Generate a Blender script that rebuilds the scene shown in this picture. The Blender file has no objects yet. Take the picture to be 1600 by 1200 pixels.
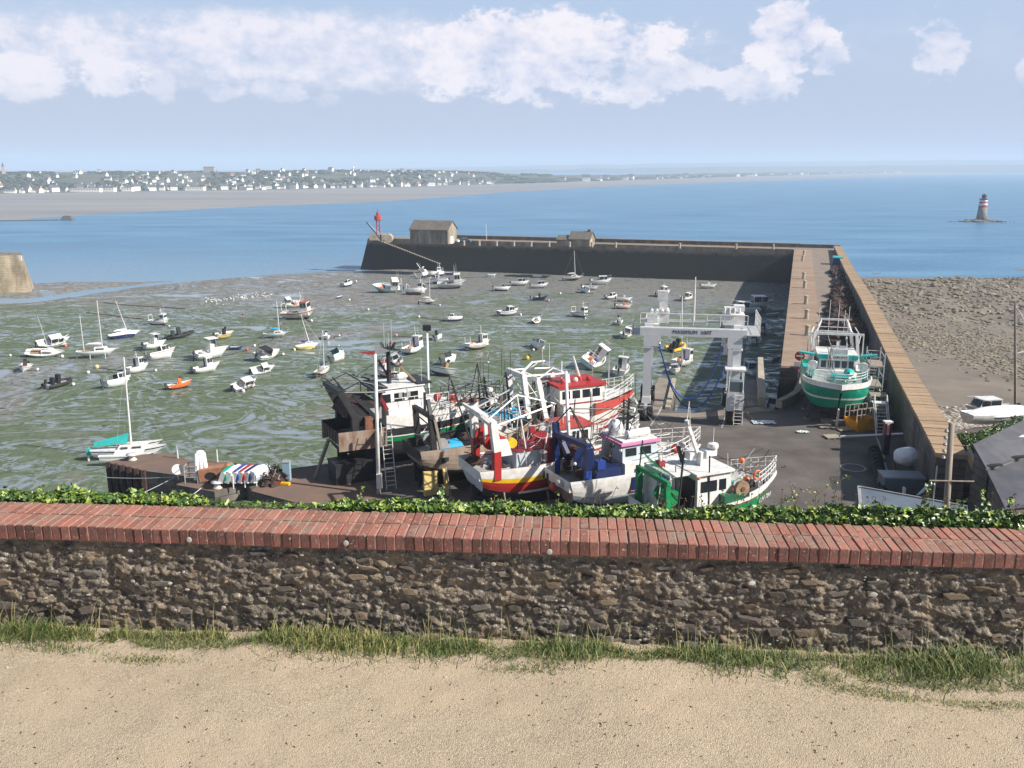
import bpy, bmesh, math, random
import numpy as np
from mathutils import Vector, Matrix, noise, Euler
random.seed(7)
SC = bpy.context.scene
R = math.radians
COL = bpy.data.collections.new('harbour'); SC.collection.children.link(COL)

# ---------------------------------------------------------------- camera
F_PX = 1400.0; PITCH = math.atan(338 / F_PX); CP, SP = math.cos(PITCH), math.sin(PITCH); CH = 24.0
cam = bpy.data.objects.new('camera', bpy.data.cameras.new('camera'))
COL.objects.link(cam); cam.location = (0, 0, CH); cam.rotation_euler = (math.pi / 2 - PITCH, 0, 0)
cam.data.sensor_width = 36; cam.data.lens = 36 * F_PX / 1600; cam.data.clip_start = 0.1; cam.data.clip_end = 60000
SC.camera = cam

# ---------------------------------------------------------------- sun, sky, exposure
SUN = Vector((1.0, -0.34, 0.0)).normalized()
SUN_EL = R(36)
sv = Vector((SUN.x * math.cos(SUN_EL), SUN.y * math.cos(SUN_EL), math.sin(SUN_EL)))
sun = bpy.data.objects.new('sun', bpy.data.lights.new('sun', 'SUN')); COL.objects.link(sun)
sun.data.energy = 5.0; sun.data.angle = R(0.55); sun.data.color = (1.0, 0.94, 0.84)
sun.rotation_euler = sv.to_track_quat('Z', 'Y').to_euler()

W = bpy.data.worlds.new('World'); SC.world = W; W.use_nodes = True
nt = W.node_tree; nt.nodes.clear()
def wn(t, **k):
    n = nt.nodes.new(t)
    for a, b in k.items(): setattr(n, a, b)
    return n
def wl(a, b): nt.links.new(a, b)
def wmath(op, a, b=None, c=None):
    n = wn('ShaderNodeMath', operation=op)
    for i, v in enumerate((a, b, c)):
        if v is None: continue
        if isinstance(v, (int, float)): n.inputs[i].default_value = v
        else: wl(v, n.inputs[i])
    return n.outputs[0]
sky = wn('ShaderNodeTexSky', sky_type='NISHITA', sun_disc=False)
sky.sun_elevation = SUN_EL; sky.sun_rotation = math.atan2(SUN.x, SUN.y)
sky.altitude = 30; sky.air_density = 1.0; sky.dust_density = 1.2; sky.ozone_density = 2.0
tc = wn('ShaderNodeTexCoord'); sep = wn('ShaderNodeSeparateXYZ'); wl(tc.outputs['Generated'], sep.inputs[0])
az = wmath('ARCTAN2', sep.outputs[0], sep.outputs[1])
el = wmath('ARCSINE', sep.outputs[2])
comb = wn('ShaderNodeCombineXYZ'); wl(az, comb.inputs[0]); wl(wmath('MULTIPLY', el, 1.5), comb.inputs[1])
def wnoise(scale, detail, rough, off):
    mp = wn('ShaderNodeMapping'); mp.inputs['Location'].default_value = off; wl(comb.outputs[0], mp.inputs[0])
    n = wn('ShaderNodeTexNoise'); n.inputs['Scale'].default_value = scale
    n.inputs['Detail'].default_value = detail; n.inputs['Roughness'].default_value = rough
    wl(mp.outputs[0], n.inputs['Vector']); return n.outputs['Fac']
n_big = wnoise(17, 9, 0.62, (3.1, 1.7, 0)); n_fine = wnoise(60, 8, 0.62, (0.3, 5.2, 0)); n_wide = wnoise(2.2, 5, 0.5, (7, 2, 0))
billow = wmath('ADD', wmath('MULTIPLY', wmath('SUBTRACT', n_big, 0.5), 2.2), wmath('MULTIPLY', wmath('SUBTRACT', n_fine, 0.5), 1.1))
def pix_dir(px, py):
    t = (py - 600) / F_PX; q = (px - 800) / F_PX
    d = Vector((q, CP - t * SP, -SP - t * CP)).normalized()
    return math.atan2(d.x, d.y), math.asin(d.z)
# cumulus banks: centre px, half sizes px, edge softness, noise amount, strength
CLOUDS = [(520, 82, 680, 74, 0.38, 0.42, 0.86), (830, 88, 260, 80, 0.22, 1.0, 1.0), (1010, 118, 120, 46, 0.24, 1.1, 0.85),
          (1228, 60, 72, 70, 0.18, 1.2, 1.0), (1185, 132, 72, 36, 0.18, 1.1, 0.8), (1292, 92, 36, 30, 0.2, 1.1, 0.75), (1470, 70, 50, 60, 0.4, 1.9, 0.7),
          (40, 120, 100, 46, 0.28, 0.9, 0.92), (180, 122, 64, 42, 0.26, 1.2, 0.9), (250, 130, 30, 34, 0.25, 1.0, 0.6),
          (346, 145, 36, 20, 0.25, 0.8, 0.85), (430, 140, 60, 32, 0.28, 0.9, 0.8), (512, 156, 26, 15, 0.5, 1.4, 0.5), (1600, 116, 16, 28, 0.3, 1.0, 0.7),
          (120, 50, 460, 70, 0.8, 0.3, 0.62), (1480, 70, 330, 80, 1.2, 0.5, 0.30)]
total = None
for cx, cy, rx, ry, soft, na, st in CLOUDS:
    a0, e0 = pix_dir(cx, cy); a1, _ = pix_dir(cx + rx, cy); _, e1 = pix_dir(cx, cy - ry)
    u = wmath('DIVIDE', wmath('SUBTRACT', az, a0), abs(a1 - a0)); v = wmath('DIVIDE', wmath('SUBTRACT', el, e0), abs(e1 - e0))
    d = wmath('ADD', wmath('MULTIPLY', u, u), wmath('MULTIPLY', v, v))
    val = wmath('ADD', wmath('SUBTRACT', 1.0, d), wmath('MULTIPLY', billow, na * 1.5))
    mr = wn('ShaderNodeMapRange', interpolation_type='SMOOTHSTEP'); wl(val, mr.inputs[0])
    mr.inputs[1].default_value = 0.0; mr.inputs[2].default_value = soft * 2.2 + .05; mr.inputs[3].default_value = 0; mr.inputs[4].default_value = st
    total = mr.outputs[0] if total is None else wmath('MAXIMUM', total, mr.outputs[0])
# the same kind of cumulus all the way round, outside the picture too
rnd = wn('ShaderNodeMapRange', interpolation_type='SMOOTHSTEP'); wl(wmath('ADD', n_wide, wmath('MULTIPLY', billow, 0.18)), rnd.inputs[0])
rnd.inputs[1].default_value = 0.60; rnd.inputs[2].default_value = 0.72; rnd.inputs[3].default_value = 0; rnd.inputs[4].default_value = 0.8
up = wn('ShaderNodeMapRange', interpolation_type='SMOOTHSTEP'); wl(wmath('ABSOLUTE', az), up.inputs[0])
up.inputs[1].default_value = 0.55; up.inputs[2].default_value = 0.8
total = wmath('MAXIMUM', total, wmath('MULTIPLY', rnd.outputs[0], up.outputs[0]))
lowfade = wn('ShaderNodeMapRange', interpolation_type='SMOOTHSTEP'); wl(el, lowfade.inputs[0])
lowfade.inputs[1].default_value = 0.02; lowfade.inputs[2].default_value = 0.085
total = wmath('MULTIPLY', total, lowfade.outputs[0])
ramp = wn('ShaderNodeMapRange'); wl(wmath('ADD', billow, n_wide), ramp.inputs[0]); ramp.inputs[1].default_value = 0.1; ramp.inputs[2].default_value = 0.8
cc = wn('ShaderNodeMix', data_type='RGBA'); wl(ramp.outputs[0], cc.inputs['Factor'])
cc.inputs['A'].default_value = (5.9, 6.7, 8.9, 1); cc.inputs['B'].default_value = (10.4, 9.9, 10.5, 1)
# pale summer haze over the clear blue, thinning with height
hz = wn('ShaderNodeMapRange', interpolation_type='SMOOTHSTEP'); wl(wmath('ABSOLUTE', el), hz.inputs[0]); hz.inputs[1].default_value = 0.12; hz.inputs[2].default_value = 0.48
hz.inputs[3].default_value = 0.92; hz.inputs[4].default_value = 0.0
hc_ = wn('ShaderNodeMapRange', interpolation_type='SMOOTHSTEP'); wl(el, hc_.inputs[0]); hc_.inputs[1].default_value = 0.02; hc_.inputs[2].default_value = 0.22
mh = wn('ShaderNodeMix', data_type='RGBA'); wl(hc_.outputs[0], mh.inputs['Factor']); mh.inputs['A'].default_value = (5.6, 6.3, 8.1, 1); mh.inputs['B'].default_value = (5.3, 6.9, 9.4, 1)
m0 = wn('ShaderNodeMix', data_type='RGBA'); wl(hz.outputs[0], m0.inputs['Factor']); wl(sky.outputs[0], m0.inputs['A']); wl(mh.outputs['Result'], m0.inputs['B'])
m1 = wn('ShaderNodeMix', data_type='RGBA'); wl(total, m1.inputs['Factor']); wl(m0.outputs['Result'], m1.inputs['A']); wl(cc.outputs['Result'], m1.inputs['B'])
bg = wn('ShaderNodeBackground'); bg.inputs['Strength'].default_value = 0.060; wl(m1.outputs['Result'], bg.inputs['Color'])
wo = wn('ShaderNodeOutputWorld'); wl(bg.outputs[0], wo.inputs['Surface'])
SC.view_settings.view_transform = 'Standard'; SC.view_settings.look = 'None'
SC.view_settings.exposure = 0.62; SC.view_settings.gamma = 1.0; SC.view_settings.use_curve_mapping = False
SC.render.engine = 'CYCLES'
SC.cycles.volume_bounces = 1; SC.cycles.volume_step_rate = 10; SC.cycles.max_bounces = 6

# ---------------------------------------------------------------- projection helpers (pixel of the photograph -> point on a level plane)
def P(px, py, z=0.0):
    t = (py - 600) / F_PX; q = (px - 800) / F_PX
    d = Vector((q, CP - t * SP, -SP - t * CP)); k = (z - CH) / d.z
    return Vector((d.x * k, d.y * k, z))
def zat(py, y):
    t = (py - 600) / F_PX
    return CH - y * (t * CP + SP) / (CP - t * SP)
def xat(px, y, z):
    return (px - 800) / F_PX * (y * CP - (z - CH) * SP)

# ---------------------------------------------------------------- materials
MATS = {}
def mat(name, color, rough=0.6, var=0.0, scale=3.0, bump=0.0, bscale=30.0, metal=0.0, color2=None, spec=0.5, objvar=0.0, dist=0.02, detail=6, alpha=None, stretch=None):
    if name in MATS: return MATS[name]
    m = bpy.data.materials.new(name); m.use_nodes = True; MATS[name] = m
    N = m.node_tree.nodes; L = m.node_tree.links; b = N['Principled BSDF']
    b.inputs['Roughness'].default_value = rough; b.inputs['Metallic'].default_value = metal
    b.inputs['Specular IOR Level'].default_value = spec
    b.inputs['Base Color'].default_value = (*color, 1)
    tcn = N.new('ShaderNodeTexCoord'); src = tcn.outputs['Object']
    if stretch:
        mp = N.new('ShaderNodeMapping'); mp.inputs['Scale'].default_value = stretch; L.new(src, mp.inputs[0]); src = mp.outputs[0]
    out = None
    if var > 0 or color2:
        n = N.new('ShaderNodeTexNoise'); n.inputs['Scale'].default_value = scale; n.inputs['Detail'].default_value = detail; n.inputs['Roughness'].default_value = 0.65
        L.new(src, n.inputs['Vector'])
        mx = N.new('ShaderNodeMix'); mx.data_type = 'RGBA'
        rg = N.new('ShaderNodeMapRange'); L.new(n.outputs['Fac'], rg.inputs[0]); rg.inputs[1].default_value = 0.35; rg.inputs[2].default_value = 0.65
        L.new(rg.outputs[0], mx.inputs['Factor'])
        c2 = color2 or tuple(min(1, c * (1 + var)) for c in color)
        c1 = color if color2 else tuple(c * (1 - var) for c in color)
        mx.inputs['A'].default_value = (*c1, 1); mx.inputs['B'].default_value = (*c2, 1); out = mx.outputs['Result']
    if objvar > 0:
        oi = N.new('ShaderNodeObjectInfo'); hs = N.new('ShaderNodeHueSaturation')
        r2 = N.new('ShaderNodeMapRange'); L.new(oi.outputs['Random'], r2.inputs[0]); r2.inputs[3].default_value = 1 - objvar; r2.inputs[4].default_value = 1 + objvar
        L.new(r2.outputs[0], hs.inputs['Value'])
        if out is not None: L.new(out, hs.inputs['Color'])
        else: hs.inputs['Color'].default_value = (*color, 1)
        out = hs.outputs[0]
    if out is not None: L.new(out, b.inputs['Base Color'])
    if bump > 0:
        n2 = N.new('ShaderNodeTexNoise'); n2.inputs['Scale'].default_value = bscale; n2.inputs['Detail'].default_value = 5
        L.new(src, n2.inputs['Vector'])
        bp = N.new('ShaderNodeBump'); bp.inputs['Strength'].default_value = bump; bp.inputs['Distance'].default_value = dist
        L.new(n2.outputs['Fac'], bp.inputs['Height']); L.new(bp.outputs[0], b.inputs['Normal'])
    return m
white = mat('white_paint', (0.78, 0.78, 0.77), 0.35, color2=(0.60, 0.58, 0.55), scale=2.2)
neatwhite = mat('clean_white_paint', (0.78, 0.78, 0.78), 0.35, 0.05, 1.2)
gelcoat = mat('white_gelcoat', (0.76, 0.77, 0.76), 0.25, 0.06, 1.5)
dirtywhite = mat('weathered_white_paint', (0.70, 0.69, 0.66), 0.5, color2=(0.48, 0.42, 0.36), scale=1.1)
rustwhite = mat('rust_streaked_paint', (0.36, 0.29, 0.24), 0.7, color2=(0.17, 0.09, 0.055), scale=1.4, stretch=(1, 1, .35))
rusttan = mat('worn_tan_hull', (0.42, 0.34, 0.27), 0.7, color2=(0.25, 0.19, 0.15), scale=1.2, stretch=(1, 1, .4))
rust = mat('rusty_steel', (0.25, 0.09, 0.04), 0.8, color2=(0.10, 0.05, 0.035), scale=2)
blacksteel = mat('black_steel', (0.022, 0.022, 0.025), 0.5, 0.3, 2)
antifoul = mat('black_antifouling', (0.025, 0.025, 0.03), 0.7, 0.3, 1.2)
red = mat('red_paint', (0.45, 0.02, 0.02), 0.45, color2=(0.30, 0.03, 0.025), scale=2.5)
redorange = mat('red_hull_paint', (0.50, 0.06, 0.055), 0.45, color2=(0.34, 0.07, 0.05), scale=2.5)
darkred = mat('dark_red_paint', (0.26, 0.02, 0.03), 0.5, 0.15, 1.5)
green = mat('green_paint', (0.0, 0.25, 0.075), 0.45, color2=(0.01, 0.15, 0.055), scale=2)
teal = mat('teal_paint', (0.0, 0.29, 0.18), 0.35, color2=(0.005, 0.23, 0.15), scale=1.5)
tealblue = mat('turquoise_paint', (0.03, 0.42, 0.40), 0.4, 0.1, 1)
navy = mat('navy_paint', (0.012, 0.022, 0.085), 0.35, 0.12, 1.5)
blue = mat('blue_paint', (0.02, 0.06, 0.33), 0.45, color2=(0.02, 0.045, 0.18), scale=2.5)
skyblue = mat('light_blue_tarp', (0.03, 0.36, 0.62), 0.5, 0.12, 2)
seagreen = mat('blue_green_hull', (0.10, 0.32, 0.32), 0.5, 0.15, 1.2)
paleblue = mat('pale_blue_grey_paint', (0.50, 0.56, 0.60), 0.4, 0.08, 1)
yellow = mat('yellow_paint', (0.75, 0.45, 0.02), 0.4, 0.12, 1.5)
paleyellow = mat('cream_yellow_paint', (0.70, 0.55, 0.22), 0.5, 0.15, 1.5)
orange = mat('orange_paint', (0.75, 0.17, 0.03), 0.5, 0.12, 1.5)
pink = mat('pink_trim', (0.68, 0.22, 0.42), 0.4, 0.1, 1.5)
brown = mat('dark_brown_hull', (0.09, 0.04, 0.03), 0.5, 0.2, 1.5)
grey = mat('grey_paint', (0.30, 0.31, 0.32), 0.5, 0.12, 1.5)
lightgrey = mat('light_grey_steel', (0.52, 0.54, 0.56), 0.4, 0.08, 1)
deckgrey = mat('grey_deck', (0.34, 0.34, 0.33), 0.7, 0.2, 1.5)
wooddeck = mat('worn_wooden_deck', (0.28, 0.19, 0.12), 0.8, 0.3, 2)
glass = mat('dark_window_glass', (0.015, 0.02, 0.025), 0.08, spec=0.8)
rubber = mat('black_rubber', (0.02, 0.02, 0.02), 0.7, 0.2, 4)
alu = mat('aluminium', (0.62, 0.63, 0.64), 0.4, 0.05, 3, metal=0.5)
galv = mat('galvanised_steel', (0.45, 0.46, 0.46), 0.5, 0.1, 3, metal=0.3)
cloth = mat('white_cloth', (0.80, 0.80, 0.80), 0.8, 0.05, 2, bump=.3, bscale=6, dist=.05)
netdark = mat('dark_fishing_net', (0.035, 0.028, 0.026), 0.95, color2=(0.09, 0.05, 0.04), scale=3, bump=1, bscale=12, dist=.15)
netred = mat('rusty_red_net', (0.15, 0.06, 0.04), 0.95, color2=(0.07, 0.04, 0.035), scale=4, bump=1, bscale=12, dist=.1)
sling = mat('blue_sling', (0.02, 0.07, 0.28), 0.7, 0.2, 4)
timber = mat('grey_timber', (0.33, 0.28, 0.23), 0.85, color2=(0.20, 0.16, 0.13), scale=6, stretch=(1, 1, .1), bump=.4, bscale=30)

# ---------------------------------------------------------------- mesh builder
class MB:
    def __init__(s): s.v = []; s.f = []; s.m = []; s.mats = []; s.T = None
    def mi(s, m):
        if m not in s.mats: s.mats.append(m)
        return s.mats.index(m)
    def add(s, vs, fs, m):
        o = len(s.v); i = s.mi(m)
        if s.T is not None: vs = [tuple(s.T @ Vector(p)) for p in vs]
        s.v += [tuple(p) for p in vs]; s.f += [tuple(o + k for k in f) for f in fs]; s.m += [i] * len(fs)
        return s
    def box(s, c, d, m, rz=0.0, taper=1.0, rx=0.0, ry=0.0):
        x, y, z = d[0] / 2, d[1] / 2, d[2] / 2
        p = [(-x, -y, -z), (x, -y, -z), (x, y, -z), (-x, y, -z), (-x * taper, -y * taper, z), (x * taper, -y * taper, z), (x * taper, y * taper, z), (-x * taper, y * taper, z)]
        if rz or rx or ry:
            M = Euler((rx, ry, rz)).to_matrix(); p = [M @ Vector(q) for q in p]
        p = [(q[0] + c[0], q[1] + c[1], q[2] + c[2]) for q in p]
        return s.add(p, [(3, 2, 1, 0), (4, 5, 6, 7), (0, 1, 5, 4), (1, 2, 6, 5), (2, 3, 7, 6), (3, 0, 4, 7)], m)
    def hexa(s, p, m):   # 4 bottom points then 4 top points, both anticlockwise
        return s.add(p, [(3, 2, 1, 0), (4, 5, 6, 7), (0, 1, 5, 4), (1, 2, 6, 5), (2, 3, 7, 6), (3, 0, 4, 7)], m)
    def tube(s, a, b, r, m, n=6, r2=None):
        a = Vector(a); b = Vector(b); d = b - a
        if d.length < 1e-5: return s
        q = d.to_track_quat('Z', 'Y').to_matrix(); r2 = r if r2 is None else r2; vs = []
        for k, (c, rr) in enumerate(((a, r), (b, r2))):
            for i in range(n):
                t = 2 * math.pi * i / n; vs.append(c + q @ Vector((math.cos(t) * rr, math.sin(t) * rr, 0)))
        fs = [(i, (i + 1) % n, n + (i + 1) % n, n + i) for i in range(n)] + [tuple(range(n - 1, -1, -1)), tuple(range(n, 2 * n))]
        return s.add(vs, fs, m)
    def bar(s, a, b, w, h, m):       # rectangular beam
        a = Vector(a); b = Vector(b); d = b - a; z = Vector((0, 0, 1)) if abs(d.normalized().z) < 0.9 else Vector((1, 0, 0))
        sx = d.cross(z).normalized() * w / 2; sz = sx.cross(d).normalized() * h / 2
        vs = [a - sx - sz, a + sx - sz, a + sx + sz, a - sx + sz, b - sx - sz, b + sx - sz, b + sx + sz, b - sx + sz]
        return s.add(vs, [(0, 1, 2, 3), (7, 6, 5, 4), (4, 5, 1, 0), (5, 6, 2, 1), (6, 7, 3, 2), (7, 4, 0, 3)], m)
    def path(s, pts, r, m, n=6):
        for a, b in zip(pts, pts[1:]): s.tube(a, b, r, m, n)
        return s
    def ball(s, c, r, m, nu=8, nv=5, sc=(1, 1, 1)):
        vs = []; fs = []
        for j in range(nv + 1):
            th = math.pi * j / nv
            for i in range(nu):
                ph = 2 * math.pi * i / nu
                vs.append((c[0] + r * sc[0] * math.sin(th) * math.cos(ph), c[1] + r * sc[1] * math.sin(th) * math.sin(ph), c[2] + r * sc[2] * math.cos(th)))
        for j in range(nv):
            for i in range(nu): fs.append((j * nu + i, (j + 1) * nu + i, (j + 1) * nu + (i + 1) % nu, j * nu + (i + 1) % nu))
        return s.add(vs, fs, m)
    def lathe(s, prof, m, n=16, c=(0, 0, 0)):
        vs = []; fs = []
        for r, z in prof:
            for i in range(n): t = 2 * math.pi * i / n; vs.append((c[0] + r * math.cos(t), c[1] + r * math.sin(t), c[2] + z))
        for j in range(len(prof) - 1):
            for i in range(n): fs.append((j * n + i, j * n + (i + 1) % n, (j + 1) * n + (i + 1) % n, (j + 1) * n + i))
        fs.append(tuple(range(n - 1, -1, -1))); fs.append(tuple((len(prof) - 1) * n + i for i in range(n)))
        return s.add(vs, fs, m)
    def prism(s, poly, z0, z1, m, off=0.0):    # poly anticlockwise [(x,y)], walls spread outwards by off at the bottom
        n = len(poly); A = sum(poly[i][0] * poly[(i + 1) % n][1] - poly[(i + 1) % n][0] * poly[i][1] for i in range(n))
        if A < 0: poly = poly[::-1]
        zt = z1 if isinstance(z1, (list, tuple)) else [z1] * n
        vs = [(p[0], p[1], z0) for p in poly] + [(p[0], p[1], zt[i]) for i, p in enumerate(poly)]
        fs = [tuple(range(n - 1, -1, -1)), tuple(range(n, 2 * n))] + [(i, (i + 1) % n, n + (i + 1) % n, n + i) for i in range(n)]
        return s.add(vs, fs, m)
    def mesh(s, name, smooth=False):
        me = bpy.data.meshes.new(name); me.from_pydata(s.v, [], s.f)
        for m in s.mats: me.materials.append(m)
        me.polygons.foreach_set('material_index', s.m)
        if smooth: me.polygons.foreach_set('use_smooth', [True] * len(s.f))
        me.update(); return me
    def build(s, name, parent=None, smooth=False, loc=None):
        if not s.v: return None
        o = bpy.data.objects.new(name, s.mesh(name, smooth)); COL.objects.link(o)
        if parent is not None: o.parent = parent
        if loc is not None: o.location = loc
        return o
def tag(o, label=None, cat=None, group=None, kind=None):
    for k, v in (('label', label), ('category', cat), ('group', group), ('kind', kind)):
        if v: o[k] = v
    return o
def thing(name, label, cat, loc=(0, 0, 0), rot=(0, 0, 0), group=None, scale=1.0):
    o = bpy.data.objects.new(name, None); COL.objects.link(o); o.empty_display_size = 0.3
    o.location = loc; o.rotation_euler = rot if isinstance(rot, (tuple, list)) else (0, 0, rot); o.scale = (scale,) * 3
    return tag(o, label, cat, group)
def inst(name, me, parent, loc=(0, 0, 0), rot=(0, 0, 0), scale=(1, 1, 1)):
    o = bpy.data.objects.new(name, me); COL.objects.link(o); o.parent = parent
    o.location = loc; o.rotation_euler = rot; o.scale = scale; return o
def copy_tree(o, parent=None):
    c = o.copy(); COL.objects.link(c); c.parent = parent
    for ch in list(o.children): copy_tree(ch, c)
    return c
def sheet(name, vs, fs, m, smooth=True, parent=None):
    return MB().add(vs, fs, m).build(name, parent, smooth)
def grid(name, xs, ys, zf, m, parent=None, keep=None):
    vs = [(x, y, zf(x, y)) for y in ys for x in xs]; n = len(xs)
    fs = [(j * n + i, j * n + i + 1, (j + 1) * n + i + 1, (j + 1) * n + i) for j in range(len(ys) - 1) for i in range(n - 1)]
    if keep: fs = [f for f in fs if keep(*[sum(vs[k][a] for k in f) / 4 for a in (0, 1)])]
    return sheet(name, vs, fs, m, True, parent)
def lin(a, b, n): return [a + (b - a) * i / (n - 1) for i in range(n)]
def text_part(body, size, m, parent, mtx, name='lettering', extrude=0.01):
    cu = bpy.data.curves.new('lettering', 'FONT'); cu.body = body; cu.size = size; cu.extrude = extrude; cu.align_x = 'CENTER'; cu.align_y = 'CENTER'; cu.resolution_u = 2
    t = bpy.data.objects.new('lettering', cu); COL.objects.link(t)
    bpy.context.view_layer.update()
    me = bpy.data.meshes.new_from_object(t.evaluated_get(bpy.context.evaluated_depsgraph_get()))
    bpy.data.objects.remove(t); bpy.data.curves.remove(cu)
    me.materials.clear(); me.materials.append(m)
    o = bpy.data.objects.new(name, me); COL.objects.link(o); o.parent = parent; o.matrix_local = mtx; return o
def interp(pts, x):
    if x <= pts[0][0]: return pts[0][1]
    for (a, b), (c, d) in zip(pts, pts[1:]):
        if x <= c: return b + (d - b) * (x - a) / (c - a)
    return pts[-1][1]
def sstep(a, b, x):
    t = max(0.0, min(1.0, (x - a) / (b - a))); return t * t * (3 - 2 * t)
# ================================================================= sea, mud, beach, far coast
def sea_mat():
    m = bpy.data.materials.new('sea_water'); m.use_nodes = True; N = m.node_tree.nodes; L = m.node_tree.links; b = N['Principled BSDF']
    tcn = N.new('ShaderNodeTexCoord'); mp = N.new('ShaderNodeMapping'); mp.inputs['Scale'].default_value = (0.012, 0.05, 1); L.new(tcn.outputs['Object'], mp.inputs[0])
    n = N.new('ShaderNodeTexNoise'); n.inputs['Scale'].default_value = 1.0; n.inputs['Detail'].default_value = 7; n.inputs['Roughness'].default_value = .6; L.new(mp.outputs[0], n.inputs['Vector'])
    mx = N.new('ShaderNodeMix'); mx.data_type = 'RGBA'; rg = N.new('ShaderNodeMapRange'); rg.inputs[1].default_value = .38; rg.inputs[2].default_value = .66
    L.new(n.outputs['Fac'], rg.inputs[0]); L.new(rg.outputs[0], mx.inputs['Factor'])
    mx.inputs['A'].default_value = (0.060, 0.170, 0.305, 1); mx.inputs['B'].default_value = (0.115, 0.265, 0.41, 1)
    sp = N.new('ShaderNodeSeparateXYZ'); L.new(tcn.outputs['Object'], sp.inputs[0])
    def rg2(v, a, b_):
        r = N.new('ShaderNodeMapRange'); r.interpolation_type = 'SMOOTHSTEP'; L.new(v, r.inputs[0]); r.inputs[1].default_value = a; r.inputs[2].default_value = b_; return r.outputs[0]
    wob = N.new('ShaderNodeMath'); wob.operation = 'MULTIPLY_ADD'; L.new(n.outputs['Fac'], wob.inputs[0]); wob.inputs[1].default_value = 220; L.new(sp.outputs[1], wob.inputs[2])
    fm = N.new('ShaderNodeMath'); fm.operation = 'MULTIPLY'; L.new(rg2(wob.outputs[0], 560, 300), fm.inputs[0]); L.new(rg2(sp.outputs[0], 60, -60), fm.inputs[1])
    sh = N.new('ShaderNodeMix'); sh.data_type = 'RGBA'; L.new(fm.outputs[0], sh.inputs['Factor']); L.new(mx.outputs['Result'], sh.inputs['A']); sh.inputs['B'].default_value = (0.22, 0.31, 0.41, 1)   # sandy shallows off the mud bank
    L.new(sh.outputs['Result'], b.inputs['Base Color'])
    b.inputs['Roughness'].default_value = 0.35; b.inputs['Specular IOR Level'].default_value = 0.22
    n2 = N.new('ShaderNodeTexNoise'); n2.inputs['Scale'].default_value = 0.9; n2.inputs['Detail'].default_value = 6
    mp2 = N.new('ShaderNodeMapping'); mp2.inputs['Scale'].default_value = (0.5, 1.0, 1); L.new(tcn.outputs['Object'], mp2.inputs[0]); L.new(mp2.outputs[0], n2.inputs['Vector'])
    bp = N.new('ShaderNodeBump'); bp.inputs['Strength'].default_value = 0.7; bp.inputs['Distance'].default_value = 0.5
    L.new(n2.outputs['Fac'], bp.inputs['Height']); L.new(bp.outputs[0], b.inputs['Normal'])
    return m
SEA_Z = -11.0
sea = MB().add([(-26000, -300, SEA_Z), (26000, -300, SEA_Z), (26000, 24000, SEA_Z), (-26000, 24000, SEA_Z)], [(0, 1, 2, 3)], sea_mat()).build('sea')
tag(sea, kind='structure')

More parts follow.
